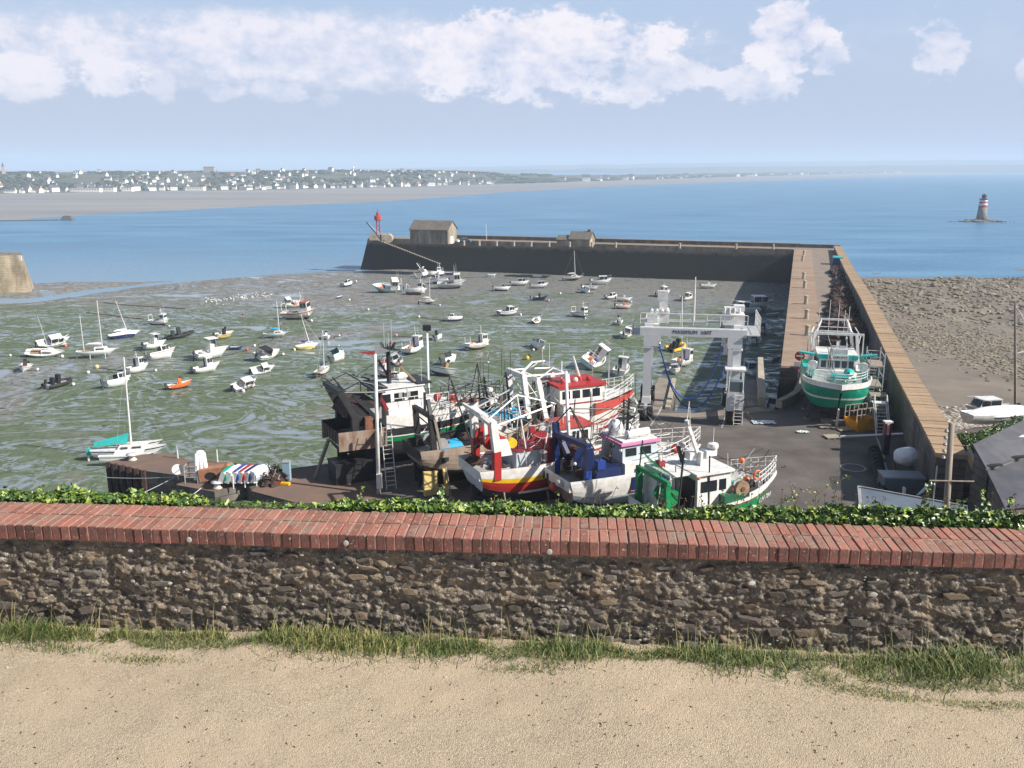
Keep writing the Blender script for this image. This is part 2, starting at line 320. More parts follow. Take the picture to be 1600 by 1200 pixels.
def mud_mat():
    m = bpy.data.materials.new('tidal_mud'); m.use_nodes = True; N = m.node_tree.nodes; L = m.node_tree.links; b = N['Principled BSDF']
    tcn = N.new('ShaderNodeTexCoord')
    def nz(sc, det, scl, dist=0.0, rough=.6):
        mp = N.new('ShaderNodeMapping'); mp.inputs['Scale'].default_value = scl; L.new(tcn.outputs['Object'], mp.inputs[0])
        n = N.new('ShaderNodeTexNoise'); n.inputs['Scale'].default_value = sc; n.inputs['Detail'].default_value = det; n.inputs['Distortion'].default_value = dist
        n.inputs['Roughness'].default_value = rough
        L.new(mp.outputs[0], n.inputs['Vector']); return n.outputs['Fac']
    def rng_(v, a, b_):
        r = N.new('ShaderNodeMapRange'); r.interpolation_type = 'SMOOTHSTEP'; L.new(v, r.inputs[0]); r.inputs[1].default_value = a; r.inputs[2].default_value = b_; return r.outputs[0]
    def mt(op, a, b_):
        n = N.new('ShaderNodeMath'); n.operation = op
        for i, v in enumerate((a, b_)):
            if isinstance(v, (int, float)): n.inputs[i].default_value = v
            else: L.new(v, n.inputs[i])
        return n.outputs[0]
    def mixc(f, a, b_):
        mx = N.new('ShaderNodeMix'); mx.data_type = 'RGBA'
        if isinstance(f, float): mx.inputs['Factor'].default_value = f
        else: L.new(f, mx.inputs['Factor'])
        for k, v in (('A', a), ('B', b_)):
            if isinstance(v, tuple): mx.inputs[k].default_value = (*v, 1)
            else: L.new(v, mx.inputs[k])
        return mx.outputs['Result']
    streak = nz(0.062, 6, (.7, 1.15, 1), 3.0, .56)
    fine = nz(0.8, 6, (0.8, 1.0, 1), 1.0)
    zone = nz(0.022, 4, (1, 1, 1), 0.6)
    sep = N.new('ShaderNodeSeparateXYZ'); L.new(tcn.outputs['Object'], sep.inputs[0])
    far = rng_(mt('ADD', sep.outputs[1], mt('MULTIPLY', mt('SUBTRACT', zone, .5), 160.0)), 185.0, 250.0)
    # thin ridged veins of standing water left between the algae
    vein = mt('SUBTRACT', 1.0, rng_(mt('ABSOLUTE', mt('SUBTRACT', streak, 0.5), 0), 0.006, 0.035))
    patch_ = nz(0.045, 3, (1, 1.6, 1), .3)
    pool = rng_(mt('ADD', mt('ADD', streak, mt('MULTIPLY', mt('SUBTRACT', patch_, .5), .5)), mt('MULTIPLY', mt('SUBTRACT', fine, .5), .14)), 0.585, 0.68)
    vein = mt('MULTIPLY', vein, rng_(fine, .36, .50))
    wet = mt('MAXIMUM', mt('MULTIPLY', vein, .85), pool)
    green_ = mixc(rng_(fine, .3, .7), (0.078, 0.108, 0.062), (0.140, 0.170, 0.108))
    silt = mixc(rng_(fine, .3, .7), (0.125, 0.120, 0.106), (0.235, 0.225, 0.205))
    base = mixc(far, green_, silt)
    base = mixc(rng_(zone, .52, .66), base, silt)
    base = mixc(wet, base, (0.215, 0.25, 0.27))
    L.new(base, b.inputs['Base Color'])
    rr = N.new('ShaderNodeMapRange'); L.new(wet, rr.inputs[0]); rr.inputs[3].default_value = .6; rr.inputs[4].default_value = .14; L.new(rr.outputs[0], b.inputs['Roughness'])
    sr = N.new('ShaderNodeMapRange'); L.new(wet, sr.inputs[0]); sr.inputs[3].default_value = .06; sr.inputs[4].default_value = .6; L.new(sr.outputs[0], b.inputs['Specular IOR Level'])
    bp = N.new('ShaderNodeBump'); bp.inputs['Distance'].default_value = .12
    inv = mt('MULTIPLY', mt('SUBTRACT', 1.0, wet), .55); L.new(inv, bp.inputs['Strength'])
    L.new(nz(1.6, 6, (1, 1, 1), .5), bp.inputs['Height']); L.new(bp.outputs[0], b.inputs['Normal'])
    return m
MUD = mud_mat()
EDGE = sorted([(P(px, py, -10.5).x, P(px, py, -10.5).y) for px, py in [(-700, 436), (-200, 438), (45, 441), (120, 437), (250, 437), (330, 433), (420, 427), (560, 419), (640, 416)]])
CH_A = [P(px, py, -10.5) for px, py in [(-300, 480), (45, 468), (200, 446), (300, 437), (380, 431)]]
def seg_d(p, a, b):
    ab = (b - a); t = max(0, min(1, ((p[0] - a.x) * ab.x + (p[1] - a.y) * ab.y) / (ab.x ** 2 + ab.y ** 2)))
    return math.hypot(p[0] - a.x - ab.x * t, p[1] - a.y - ab.y * t), t
def mud_z(x, y):
    z = -10.25 + 0.22 * noise.noise((x * .03, y * .03, 0)) + 0.07 * noise.noise((x * .12, y * .12, 3))
    e = interp(EDGE, x) + 7 * noise.noise((x * .03, 4, 1))
    z -= 1.3 * sstep(-14, 8, y - e)
    d = 99; w = 0
    for i, (a, b) in enumerate(zip(CH_A, CH_A[1:])):
        dd, t = seg_d((x, y), a, b)
        wid = [9, 6.5, 4, 2.2, 1][i] * (1 - t) + [9, 6.5, 4, 2.2, 1][i + 1] * t
        if dd - wid < d: d = dd - wid
    z -= 1.0 * (1 - sstep(-3, 3, d + 2 * noise.noise((x * .1, y * .1, 7))))
    return z
tag(grid('mud_flat', lin(-260, 125, 150), lin(40, 330, 150), mud_z, MUD, keep=lambda x, y: not (x > 95 and y > 120)), kind='structure')

# ---- stony beach outside the pier
RA = Vector((.3015, .9535)); RN = Vector((.9535, -.3015)); CORN = Vector((85.0, 272.0))   # right arm of the pier: direction, outward normal, inner corner
def arm(d, off): # point on the right arm: distance back from the corner, distance outwards from the basin edge
    q = CORN - RA * d + RN * off; return (q.x, q.y)
sandm = mat('grey_brown_sand', (0.22, 0.185, 0.15), 0.9, color2=(0.145, 0.125, 0.105), scale=.12, bump=.5, bscale=2, dist=.1)
SH = [(-1e3, -1), (60, -1.0), (78, -2.4), (90, -5.5), (120, -7.2), (170, -8.6), (230, -9.6), (262, -10.2), (283, -11.0), (300, -11.9), (1e4, -13)]
def beach_z(x, y):
    base = interp(SH, y + 10 * noise.noise((x * .012, 3, 0)) )
    rock = sstep(178, 205, y) * .9
    return base + (0.25 + rock * .8) * noise.noise((x * .09, y * .09, 1)) + rock * .35 * noise.noise((x * .35, y * .35, 4)) + rock * .5
def on_beach(x, y):
    d = (x - CORN.x) * RN.x + (y - CORN.y) * RN.y
    return d > 13.0
tag(grid('beach', lin(38, 330, 150), lin(62, 320, 150), beach_z, sandm, keep=on_beach), kind='structure')
rockm = mat('weedy_rock', (0.31, 0.265, 0.20), 0.9, color2=(0.12, 0.105, 0.075), scale=.5, bump=.6, bscale=4, dist=.1)
cobm = mat('pale_cobble', (0.42, 0.38, 0.33), 0.85, color2=(0.26, 0.23, 0.20), scale=.6)
def rock_mesh(seed, n=1):
    bm = bmesh.new(); bmesh.ops.create_icosphere(bm, subdivisions=n, radius=1.0); rr = random.Random(seed)
    for v in bm.verts: v.co *= 1 + rr.uniform(-.28, .28); v.co.z *= .62
    vs = [tuple(v.co) for v in bm.verts]; fs = [tuple(q.index for q in f.verts) for f in bm.faces]; bm.free(); return vs, fs
ROCKS = [rock_mesh(k) for k in range(8)]
def scatter(mb, m, n, gen, rr):
    for _ in range(n):
        g = gen(rr)
        if not g: continue
        x, y, z, s = g; vs, fs = ROCKS[rr.randrange(8)]; a = rr.uniform(0, 6.28); c, sn = math.cos(a) * s, math.sin(a) * s; st = rr.uniform(.7, 1.5)
        mb.add([(x + (p[0] * c * st - p[1] * sn), y + (p[0] * sn * st + p[1] * c), z + p[2] * s) for p in vs], fs, m)
rr = random.Random(3); mb = MB()
def g1(r):
    x = r.uniform(60, 300); y = 180 + (r.random() ** .8) * 108
    if not on_beach(x, y) or noise.noise((x * .02, y * .035, 9)) < -.28: return
    if x > 800 / F_PX * y * 1.15: return
    return x, y, beach_z(x, y) + .05, r.uniform(.18, .62) * (2.0 if r.random() < .07 else 1)
scatter(mb, rockm, 9500, g1, rr)
def g2(r):   # band of weed covered stones across the sand
    u = r.random(); p = P(1395 + u * 230 + r.gauss(0, 10), 505 + u * 62 + r.gauss(0, 14 + 10 * u), -8.0)
    if not on_beach(p.x, p.y): return
    return p.x, p.y, beach_z(p.x, p.y), r.uniform(.12, .42)
scatter(mb, rockm, 1900, g2, rr)
tag(mb.build('shore_rocks'), 'weed covered rocks and stones strewn over the low tide shore outside the pier', 'rocks', kind='stuff')
mb = MB()
def g3(r):
    p = P(r.uniform(1440, 1600), r.gauss(640, 18), -4.0)
    if not on_beach(p.x, p.y) or p.y > 118: return
    return p.x, p.y, beach_z(p.x, p.y), r.uniform(.12, .38)
scatter(mb, cobm, 1500, g3, rr)
tag(mb.build('cobbles'), 'pale cobbles heaped at the top of the beach beside the pier wall', 'cobbles', kind='stuff')

# ---- far coast
HAZEGREEN = mat('far_fields_and_woods', (0.055, 0.07, 0.05), 0.95, color2=(0.13, 0.13, 0.10), scale=.012, detail=8)
HILLG = mat('far_hills', (0.06, 0.08, 0.045), 0.95, color2=(0.10, 0.12, 0.07), scale=.002, detail=8)
flatm = mat('far_sand_flats', (0.30, 0.285, 0.275), 0.6, color2=(0.20, 0.195, 0.195), scale=.008, stretch=(.25, 1.6, 1), detail=7)
sandp = mat('pale_beach_sand', (0.42, 0.37, 0.31), 0.9, .1, .02)
SHORE = [(-700, 309), (0, 303), (200, 299.5), (400, 297), (600, 293), (760, 288.5), (900, 284), (1100, 277.5), (1300, 271.8), (1600, 267), (2200, 265.5)]
LOWER = [(-700, 372), (0, 352), (150, 340), (400, 326), (600, 318), (800, 301), (1000, 290.5), (1200, 283.5), (1400, 277), (1600, 269.2), (2200, 266.5)]
pxs = lin(-700, 2200, 120); vs = []; fs = []
for px in pxs:
    a = P(px, interp(LOWER, px) + 1.2 * noise.noise((px * .02, 0, 0)), -10.8); b = P(px, interp(SHORE, px), -10.8)
    for k in range(5): q = a.lerp(b, (k / 4.0) ** 1.2); vs.append((q.x, q.y, -11.15 if k == 0 else -10.85 + .3 * k / 4))
for i in range(119):
    for k in range(4): fs.append((i * 5 + k, (i + 1) * 5 + k, (i + 1) * 5 + k + 1, i * 5 + k + 1))
tag(sheet('sand_flats', vs, fs, flatm), kind='structure')
def shore_pt(px): return P(px, interp(SHORE, px), -10.6)
# low town hill on the left, long hazy hills beyond
def hill_top(px): return interp([(-700, 13), (0, 13), (250, 14), (500, 14.5), (640, 16), (760, 10), (860, 3), (1000, 1), (2200, 2)], px)
def hill_depth(px): return interp([(-700, 620), (500, 600), (760, 420), (860, 300), (2200, 600)], px)
def town_pt(px, u):
    s = shore_pt(px); d = Vector((s.x, s.y)).normalized(); q = Vector((s.x, s.y)) + d * hill_depth(px) * u
    h = -10.6 + (hill_top(px) + 10.6) * sstep(0.03, .95, u) + (2.2 * noise.noise((q.x * .006, q.y * .006, 2)) * min(1, u * 4))
    return Vector((q.x, q.y, h + (0.8 if u > 0 else -.4)))
us = [0, .03, .08, .15, .25, .35, .45, .55, .65, .75, .85, .95, 1.1, 1.4]; vs = []; fs = []; nu = len(us)
tp = lin(-700, 1700, 160)
for px in tp:
    for u in us: vs.append(town_pt(px, u) if u < 1.3 else town_pt(px, u) - Vector((0, 0, 14)))
for i in range(len(tp) - 1):
    for k in range(nu - 1): fs.append((i * nu + k, (i + 1) * nu + k, (i + 1) * nu + k + 1, i * nu + k + 1))
tag(sheet('town_hillside', vs, fs, HAZEGREEN), kind='structure')
def ridge(name, y, tops, dy, seed):
    vs = []; fs = []; ps = lin(-900, 2500, 200)
    for px in ps:
        x = (px - 800) / F_PX * y * CP; z = zat(interp(tops, px), y) + 9 * noise.noise((px * .02, seed, 0)) + 4 * noise.noise((px * .09, seed, 0))
        vs += [(x, y - dy, -11.4), (x, y - dy * .5, z * .6), (x, y, z), (x, y + dy, -11.4)]
    for i in range(len(ps) - 1):
        for k in range(3): fs.append((i * 4 + k, (i + 1) * 4 + k, (i + 1) * 4 + k + 1, i * 4 + k + 1))
    tag(sheet(name, vs, fs, HILLG), kind='structure')
ridge('hills', 9600, [(-900, 267), (300, 267), (600, 263), (900, 257.5), (1200, 253), (1450, 250), (1600, 250), (2500, 252)], 900, 1)
ridge('hills', 6800, [(-900, 268.5), (600, 268.5), (900, 264), (1100, 261), (1600, 257.5), (2500, 258)], 500, 5)
# woodland between the houses: many small crowns in one mass
rr = random.Random(11); mb = MB(); treem = mat('far_trees', (0.035, 0.048, 0.032), .95, color2=(0.06, 0.075, 0.045), scale=.05)
for _ in range(2600):
    px = rr.uniform(-150, 860); u = rr.random() ** .8 * 1.05
    if u < .05: continue
    if noise.noise((px * .012, u * 4, 5)) < -.12: continue
    q = town_pt(px, u); s = rr.uniform(2.2, 5.0); vs_, fs_ = ROCKS[rr.randrange(8)]
    mb.add([(q.x + p[0] * s * 1.4, q.y + p[1] * s, q.z + 1 + p[2] * s) for p in vs_], fs_, treem)
for _ in range(500):
    px = rr.uniform(780, 1620); u = .02 + rr.random() * .4; q = town_pt(px, u); s = rr.uniform(5, 11); vs_, fs_ = ROCKS[rr.randrange(8)]
    mb.add([(q.x + p[0] * s * 2.5, q.y + p[1] * s, q.z + p[2] * s * .9) for p in vs_], fs_, treem)
tag(mb.build('far_woodland'), 'hazy blue woodland between the houses of the far shore', 'woodland', kind='stuff')
hw = mat('far_house_render', (0.80, 0.77, 0.70), .8, objvar=.12); hw2 = mat('far_house_stone', (0.42, 0.37, 0.32), .9, objvar=.2)
sl = mat('far_slate_roof', (0.09, 0.10, 0.12), .6, objvar=.2); tl = mat('far_tile_roof', (0.30, 0.11, 0.06), .8, objvar=.2)
HM = {}
def house_mesh(w, d, h, rh, wm, rm, chim=True):
    key = (w, d, h, rh, wm.name, rm.name)
    if key in HM: return HM[key]
    mb = MB(); x, y = w / 2, d / 2
    mb.add([(-x, -y, -2), (x, -y, -2), (x, y, -2), (-x, y, -2), (-x, -y, h), (x, -y, h), (x, y, h), (-x, y, h), (-x, 0, h + rh), (x, 0, h + rh)],
           [(0, 1, 5, 4), (2, 3, 7, 6), (1, 2, 6, 9, 5), (3, 0, 4, 8, 7)], wm)
    e = .5
    mb.add([(-x - e, -y - e, h - .3), (x + e, -y - e, h - .3), (x + e, 0, h + rh + .15), (-x - e, 0, h + rh + .15), (x + e, y + e, h - .3), (-x - e, y + e, h - .3)], [(0, 1, 2, 3), (3, 2, 4, 5)], rm)
    if chim: mb.box((x - .6, 0, h + rh + .4), (.9, .9, 1.8), wm)
    for k in range(max(1, int(w // 3))):
        mb.box((-x + 1.5 + k * 3, -y - .03, h * .45), (1.0, .06, 1.2), glass)
    HM[key] = mb.mesh('house'); return HM[key]
VAR = [(8, 7, 5, 3.2, hw, sl), (10, 7, 4, 3.4, hw, sl), (7, 6, 3.4, 3, hw, sl), (12, 8, 6, 3.6, hw, sl), (9, 7, 5, 3.2, hw2, sl), (8, 7, 3.6, 3, hw, tl), (14, 7, 3, 1.5, hw, sl)]
def house(px, u, var, rz, label, group, name='house', cat='house', s=1.0):
    q = town_pt(px, u); o = bpy.data.objects.new(name, house_mesh(*VAR[var])); COL.objects.link(o)
    o.location = q; o.rotation_euler = (0, 0, rz); o.scale = (s, s, s); return tag(o, label, cat, group)
rr = random.Random(21); cnt = 0
LB = {0: 'two storey white slate-roofed house', 1: 'broad white slate-roofed house', 2: 'small white cottage', 3: 'large white villa', 4: 'dark stone house', 5: 'red-roofed white house', 6: 'long low white house'}
for px in lin(20, 770, 66):
    px += rr.uniform(-5, 5); v = rr.choice([0, 1, 2, 3, 3, 5, 6, 0]); a = rr.uniform(-.5, .5) + (math.pi / 2 if rr.random() < .35 else 0)
    house(px, rr.uniform(.02, .06), v, a, LB[v] + ' in the far beach front row', LB[v] + 's on the far beach front', s=rr.uniform(.7, 1.15))
for _ in range(215):
    px = rr.uniform(-40, 745) if rr.random() < .85 else rr.uniform(-160, 790); u = .12 + rr.random() * .82
    if noise.noise((px * .02, u * 3, 8)) < -.2: continue
    v = rr.choice([0, 1, 2, 0, 4, 5, 3, 0]); a = rr.uniform(-.8, .8) + (math.pi / 2 if rr.random() < .4 else 0)
    house(px, u, v, a, LB[v] + ' on the far wooded slope', LB[v] + 's on the far wooded slope', s=rr.uniform(.62, .95))
for _ in range(70):
    px = rr.uniform(860, 1600); v = rr.choice([0, 1, 3, 2, 6]); 
    house(px, rr.uniform(.01, .10), v, rr.uniform(-.4, .4), LB[v] + ' on the low hazy coast at right', LB[v] + 's on the distant low coast', s=rr.uniform(1.1, 2.0))
# landmarks of the far town
q = town_pt(10, .8); t = thing('church_tower', 'tall square church tower above the far town at the left edge of the photo', 'tower', q, .3)
MB().box((0, 0, 4), (5.0, 5.0, 18), hw2).build('tower', t); MB().lathe([(2.6, 13), (.2, 21)], sl, 4).build('spire', t)
q = town_pt(553, .8); t = thing('water_tower', 'slim pale tower on the skyline of the far town', 'tower', q)
MB().lathe([(1.2, -1), (1.2, 8), (2.4, 9.5), (2.4, 12), (.4, 13)], hw, 10).build('tower', t)
q = town_pt(330, .9); t = thing('large_hall', 'big grey hall with flat roof on the skyline of the far town', 'building', q)
MB().box((0, 0, 5), (22, 12, 11), hw2).build('wall', t); MB().box((0, 0, 10.8), (23, 13, .6), sl).build('roof', t)
for px, w, lab in ((135, 44, 'long low white seafront building of the far town, the longest one at the left'), (305, 30, 'cream apartment block with several floors on the far seafront'), (170, 20, 'white seafront hall with pitched end on the far beach'), (1225 - 1025, 16, 'white block with flat roof near the middle of the far beach front')):
    q = town_pt(px, .015); t = thing('seafront_building', lab, 'building', q, -.05)
    MB().box((0, 0, 2.4), (w, 9, 6), hw).build('wall', t); MB().box((0, 0, 5.6), (w + .6, 9.6, .5), sl).build('roof', t)
    for k in range(int(w // 4)): MB().box((-w / 2 + 2 + k * 4, -4.54, 3.2), (1.6, .1, 1.4), glass).build('window', t)
# little breakwater on the left flats
a = P(-60, 345.5, -10.9); b = P(92, 344, -10.9); gr_ = mat('dark_breakwater_stone', (.10, .095, .09), .9); mb = MB(); mb.bar(a + Vector((0, 0, .1)), b + Vector((0, 0, .1)), 3, .5, gr_)
mb.box(b + Vector((6, 0, 1.4)), (9, 5, 3.2), gr_, taper=.5); tag(mb.build('breakwater'), 'low dark breakwater with a stubby head on the far left sand flats', 'breakwater')

# ---- offshore light tower on its rock
q = P(1533, 346.5, SEA_Z); t = thing('light_tower', 'round stone light tower with red and white bands on a rock in the sea', 'lighthouse', q)
tst = mat('tower_stone', (0.21, 0.19, 0.165), .9, .25, .5); gran = mat('sea_rock', (0.30, 0.25, 0.20), .9, color2=(.12, .10, .08), scale=.3)
MB().lathe([(3.5, .5), (3.0, 5), (2.75, 9.6)], tst, 24).build('shaft', t, True)
for z0, z1, m in ((9.6, 10.7, red), (10.7, 12.0, white), (12.0, 13.0, red), (13.0, 14.1, white), (14.1, 14.7, red)):
    MB().lathe([(2.76 - (z0 - 9.6) * .06, z0), (2.76 - (z1 - 9.6) * .06, z1)], m, 24).build('painted_band', t, True)
MB().lathe([(2.9, 14.7), (2.9, 15.1)], tst, 24).build('gallery', t)
MB().lathe([(1.4, 15.1), (1.4, 17.2), (1.6, 17.3), (.3, 18.2)], blacksteel, 12).build('lantern', t); MB().tube((0, 0, 18), (0, 0, 19.6), .25, white).build('finial', t)
rr = random.Random(5); mb = MB()
def g4(r):
    a = max(-20, min(21, r.gauss(0, 9.5))); h = 1.4 * (1 - abs(a) / 22); return q.x + a, q.y + r.gauss(0, 2.5), SEA_Z + h * r.random(), r.uniform(.7, 1.9) * (1 - abs(a) / 30)
scatter(mb, gran, 150, g4, rr); tag(mb.build('tower_rocks'), 'low brown rocks round the foot of the offshore light tower', 'rocks', kind='stuff')

# weed, lumps and shells strewn over the mud
rr = random.Random(55); mb = MB(); weedm = mat('dark_seaweed', (.045, .045, .022), .8, color2=(.09, .085, .05), scale=.6)
for _ in range(2600):
    x = rr.uniform(-120, 80); y = 85 + 190 * rr.random() ** 1.3; s_ = rr.uniform(.08, .38); vs_, fs_ = ROCKS[rr.randrange(8)]
    if abs(x) > y * .6 or x > 20 + y * .25 or noise.noise((x * .05, y * .05, 12)) < -.05: continue
    mb.add([(x + p[0] * s_ * 1.8, y + p[1] * s_, mud_z(x, y) + p[2] * s_ * .35) for p in vs_], fs_, weedm)
tag(mb.build('seaweed'), 'dark seaweed clumps and small stones strewn over the harbour mud', 'seaweed', kind='stuff')
# ================================================================= quay, pier, basin walls
def masonry(name, c1, c2, bw, bh, mortar, dark_z=None, rough=.85):
    m = bpy.data.materials.new(name); m.use_nodes = True; N = m.node_tree.nodes; L = m.node_tree.links; b = N['Principled BSDF']; b.inputs['Roughness'].default_value = rough
    tcn = N.new('ShaderNodeTexCoord'); ge = N.new('ShaderNodeNewGeometry')
    # wall coordinates: run along the wall (from the face normal) and height
    cr = N.new('ShaderNodeVectorMath'); cr.operation = 'CROSS_PRODUCT'; L.new(ge.outputs['True Normal'], cr.inputs[0]); cr.inputs[1].default_value = (0, 0, 1)
    dt = N.new('ShaderNodeVectorMath'); dt.operation = 'DOT_PRODUCT'; L.new(cr.outputs[0], dt.inputs[0]); L.new(tcn.outputs['Object'], dt.inputs[1])
    sp = N.new('ShaderNodeSeparateXYZ'); L.new(tcn.outputs['Object'], sp.inputs[0])
    cb = N.new('ShaderNodeCombineXYZ'); L.new(dt.outputs['Value'], cb.inputs[0]); L.new(sp.outputs[2], cb.inputs[1])
    br = N.new('ShaderNodeTexBrick'); br.inputs['Scale'].default_value = 1; br.inputs['Brick Width'].default_value = bw; br.inputs['Row Height'].default_value = bh; br.inputs['Mortar Size'].default_value = .035
    br.inputs['Color1'].default_value = (*c1, 1); br.inputs['Color2'].default_value = (*c2, 1); br.inputs['Mortar'].default_value = (*mortar, 1); L.new(cb.outputs[0], br.inputs['Vector'])
    nz = N.new('ShaderNodeTexNoise'); nz.inputs['Scale'].default_value = .35; nz.inputs['Detail'].default_value = 8; mp = N.new('ShaderNodeMapping'); mp.inputs['Scale'].default_value = (1.4, 1.4, .35); L.new(tcn.outputs['Object'], mp.inputs[0]); L.new(mp.outputs[0], nz.inputs['Vector'])
    rg = N.new('ShaderNodeMapRange'); L.new(nz.outputs['Fac'], rg.inputs[0]); rg.inputs[1].default_value = .35; rg.inputs[2].default_value = .7; rg.inputs[3].default_value = .55; rg.inputs[4].default_value = 1.25
    ml = N.new('ShaderNodeVectorMath'); ml.operation = 'SCALE'; L.new(br.outputs['Color'], ml.inputs[0]); L.new(rg.outputs[0], ml.inputs['Scale'])
    out = ml.outputs[0]
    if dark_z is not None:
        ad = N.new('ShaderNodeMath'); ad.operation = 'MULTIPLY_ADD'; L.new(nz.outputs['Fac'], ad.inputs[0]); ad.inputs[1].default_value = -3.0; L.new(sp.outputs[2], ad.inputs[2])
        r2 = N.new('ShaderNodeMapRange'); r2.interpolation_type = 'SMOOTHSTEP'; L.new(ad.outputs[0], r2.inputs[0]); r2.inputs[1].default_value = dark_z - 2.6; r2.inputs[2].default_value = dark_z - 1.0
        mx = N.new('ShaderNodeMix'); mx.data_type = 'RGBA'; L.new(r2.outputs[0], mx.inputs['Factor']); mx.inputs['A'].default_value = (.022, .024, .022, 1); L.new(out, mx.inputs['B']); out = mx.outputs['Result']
    L.new(out, b.inputs['Base Color'])
    bp = N.new('ShaderNodeBump'); bp.inputs['Strength'].default_value = .6; bp.inputs['Distance'].default_value = .05; L.new(br.outputs['Fac'], bp.inputs['Height']); bp.invert = True; L.new(bp.outputs[0], b.inputs['Normal'])
    return m
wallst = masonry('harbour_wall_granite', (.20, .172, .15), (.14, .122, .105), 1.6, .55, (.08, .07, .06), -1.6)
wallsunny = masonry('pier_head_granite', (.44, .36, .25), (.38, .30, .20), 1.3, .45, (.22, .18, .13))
asphalt = mat('worn_asphalt', (0.070, 0.061, 0.056), .85, color2=(0.135, 0.117, 0.107), scale=.22, bump=.4, bscale=8, dist=.02, detail=9)
rampc = mat('concrete_ramp', (0.30, 0.26, 0.21), .85, color2=(0.18, 0.15, 0.125), scale=.6, bump=.3, bscale=6)
pierdeck = mat('pier_deck_stone', (0.34, 0.235, 0.165), .85, color2=(0.24, 0.175, 0.13), scale=.45, bump=.3, bscale=5, objvar=.10)
piermid = mat('pier_roadway', (0.26, 0.205, 0.16), .85, color2=(0.19, 0.155, 0.13), scale=.4, bump=.3, bscale=5)
coping = mat('parapet_coping_stone', (0.40, 0.275, 0.165), .85, color2=(0.27, 0.19, 0.125), scale=.8, bump=.3, bscale=6, objvar=.13)
conc = mat('pale_concrete', (0.42, 0.37, 0.29), .85, color2=(0.30, 0.26, 0.21), scale=.8, bump=.2, bscale=8)
rustdeck = mat('rust_stained_quay', (0.20, 0.12, 0.085), .85, color2=(0.13, 0.10, 0.085), scale=.5, bump=.3, bscale=6)

def poly_px(pts, z=0.0): return [tuple(P(px, py, z)[:2]) for px, py in pts]
E0 = arm(171.8, 0)
yard = poly_px([(385, 757), (445, 733), (500, 726), (640, 706), (800, 680), (1000, 646), (1004, 640), (1029, 588), (1057, 592), (1046, 641), (1085, 645), (1130, 640), (1157, 590), (1182, 592), (1185, 634), (1213, 640), (1238, 628), (1250, 604), (1249, 574)]) + [arm(171.75, 11.45), arm(220, 11.45)] + [(40, 56), (40, 20), (-9, 20), (-14, 60)] + poly_px([(560, 812), (395, 767)])
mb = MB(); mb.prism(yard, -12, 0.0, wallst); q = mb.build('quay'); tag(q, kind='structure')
q.data.materials.append(asphalt); q.data.polygons[1].material_index = 1
# pale worn apron, rust stained apron, wash bay patches: sheets a few mm above the tarmac
def patch(name, pts, m, z=.004): return tag(sheet(name, [(*p, z) for p in poly_px(pts)], [tuple(range(len(pts)))[::-1]], m, False), kind='structure')
patch('concrete_apron', [(1002, 645), (1085, 646), (1128, 641), (1150, 641), (1184, 635), (1212, 641), (1170, 645), (1100, 652), (1000, 652)], rampc)
patch('rusty_apron', [(392, 767), (446, 735), (500, 729), (560, 740), (620, 800), (560, 811)], rustdeck)
# finger jetties of the boat lift
# old stone jetty and dock blocks at the left
j1 = poly_px([(165, 722), (222, 710), (262, 708), (306, 722), (345, 742), (300, 745), (228, 736)])
old = MB().prism(j1, -12, 0.0, wallst).build('stone_jetty'); tag(old, 'old stone jetty head with brown top at the left end of the quay', 'jetty')
old.data.materials.append(rustdeck); old.data.polygons[1].material_index = 1
j2 = poly_px([(345, 741.5), (384, 756.5), (335, 768), (275, 757), (301, 745.5)])
blk = MB().prism(j2, -12, -0.02, wallst).build('dock_block'); tag(blk, 'stone dock block with bollard between the old jetty and the yard', 'dock')
blk.data.materials.append(rustdeck); blk.data.polygons[1].material_index = 1
jb = MB().prism(poly_px([(345, 741), (306, 722), (325, 718), (446, 732.5), (385, 756.5)]), -12, -0.04, wallst).build('quay_link'); tag(jb, 'brown quay strip joining the old jetty to the boat yard', 'quay strip')
jb.data.materials.append(rustdeck); jb.data.polygons[1].material_index = 1
# timber fenders and sloping beams on the shaded dock wall
t = thing('dock_fender', 'dark vertical timbers and slanting beams on the shaded wall of the old jetty', 'fender', P(228, 737))
for k in range(6):
    a = P(170 + k * 11, 723 + k * 2.6) - P(228, 737); MB().box((a.x, a.y - .15, -3.2), (.3, .3, 6.6), netdark).build('pile', t)
for k in range(2):
    a = P(232, 739 + 0) - P(228, 737); MB().bar((a.x, a.y - .5, -1.8 - k * 2.2), (a.x + 5.2, a.y - 1.9, -4.0 - k * 2.2), .2, .3, timber).build('beam', t)
# the pier: right arm and long far arm
bk = 9.0
FA = Vector((P(575, 372).x - CORN.x, P(575, 372).y - CORN.y)); FAL = FA.length; FA.normalize(); FN = Vector((-FA.y, FA.x)) 
if FN.y < 0: FN = -FN
def far(d, off): q = CORN + FA * d + FN * off; return (q.x, q.y)
ix = 13.4
c_out = None
def isect(p, d, q, e):
    den = d.x * e.y - d.y * e.x; t = ((q.x - p.x) * e.y - (q.y - p.y) * e.x) / den; return p + d * t
co = isect(CORN + RN * ix, RA, CORN + FN * bk, FA)
ci = isect(CORN + RN * 11.4, RA, CORN + FN * (bk - 1.0), FA)
mb = MB(); BZ = -12.0
top = [CORN, Vector(far(FAL, 0)), Vector(far(FAL, bk)), co, Vector(arm(171.8, ix)), Vector(arm(171.8, 0))]
cen = None
bat = 2.6
bot = [CORN + (-RN * .5 - FN * 0.9), Vector(far(FAL + bat * 1.2, -1.2)), Vector(far(FAL + bat * 1.2, bk + bat)), co + RN * 1.0 + FN * bat, Vector(arm(171.8, ix + 1)), Vector(arm(171.8, -.5))]
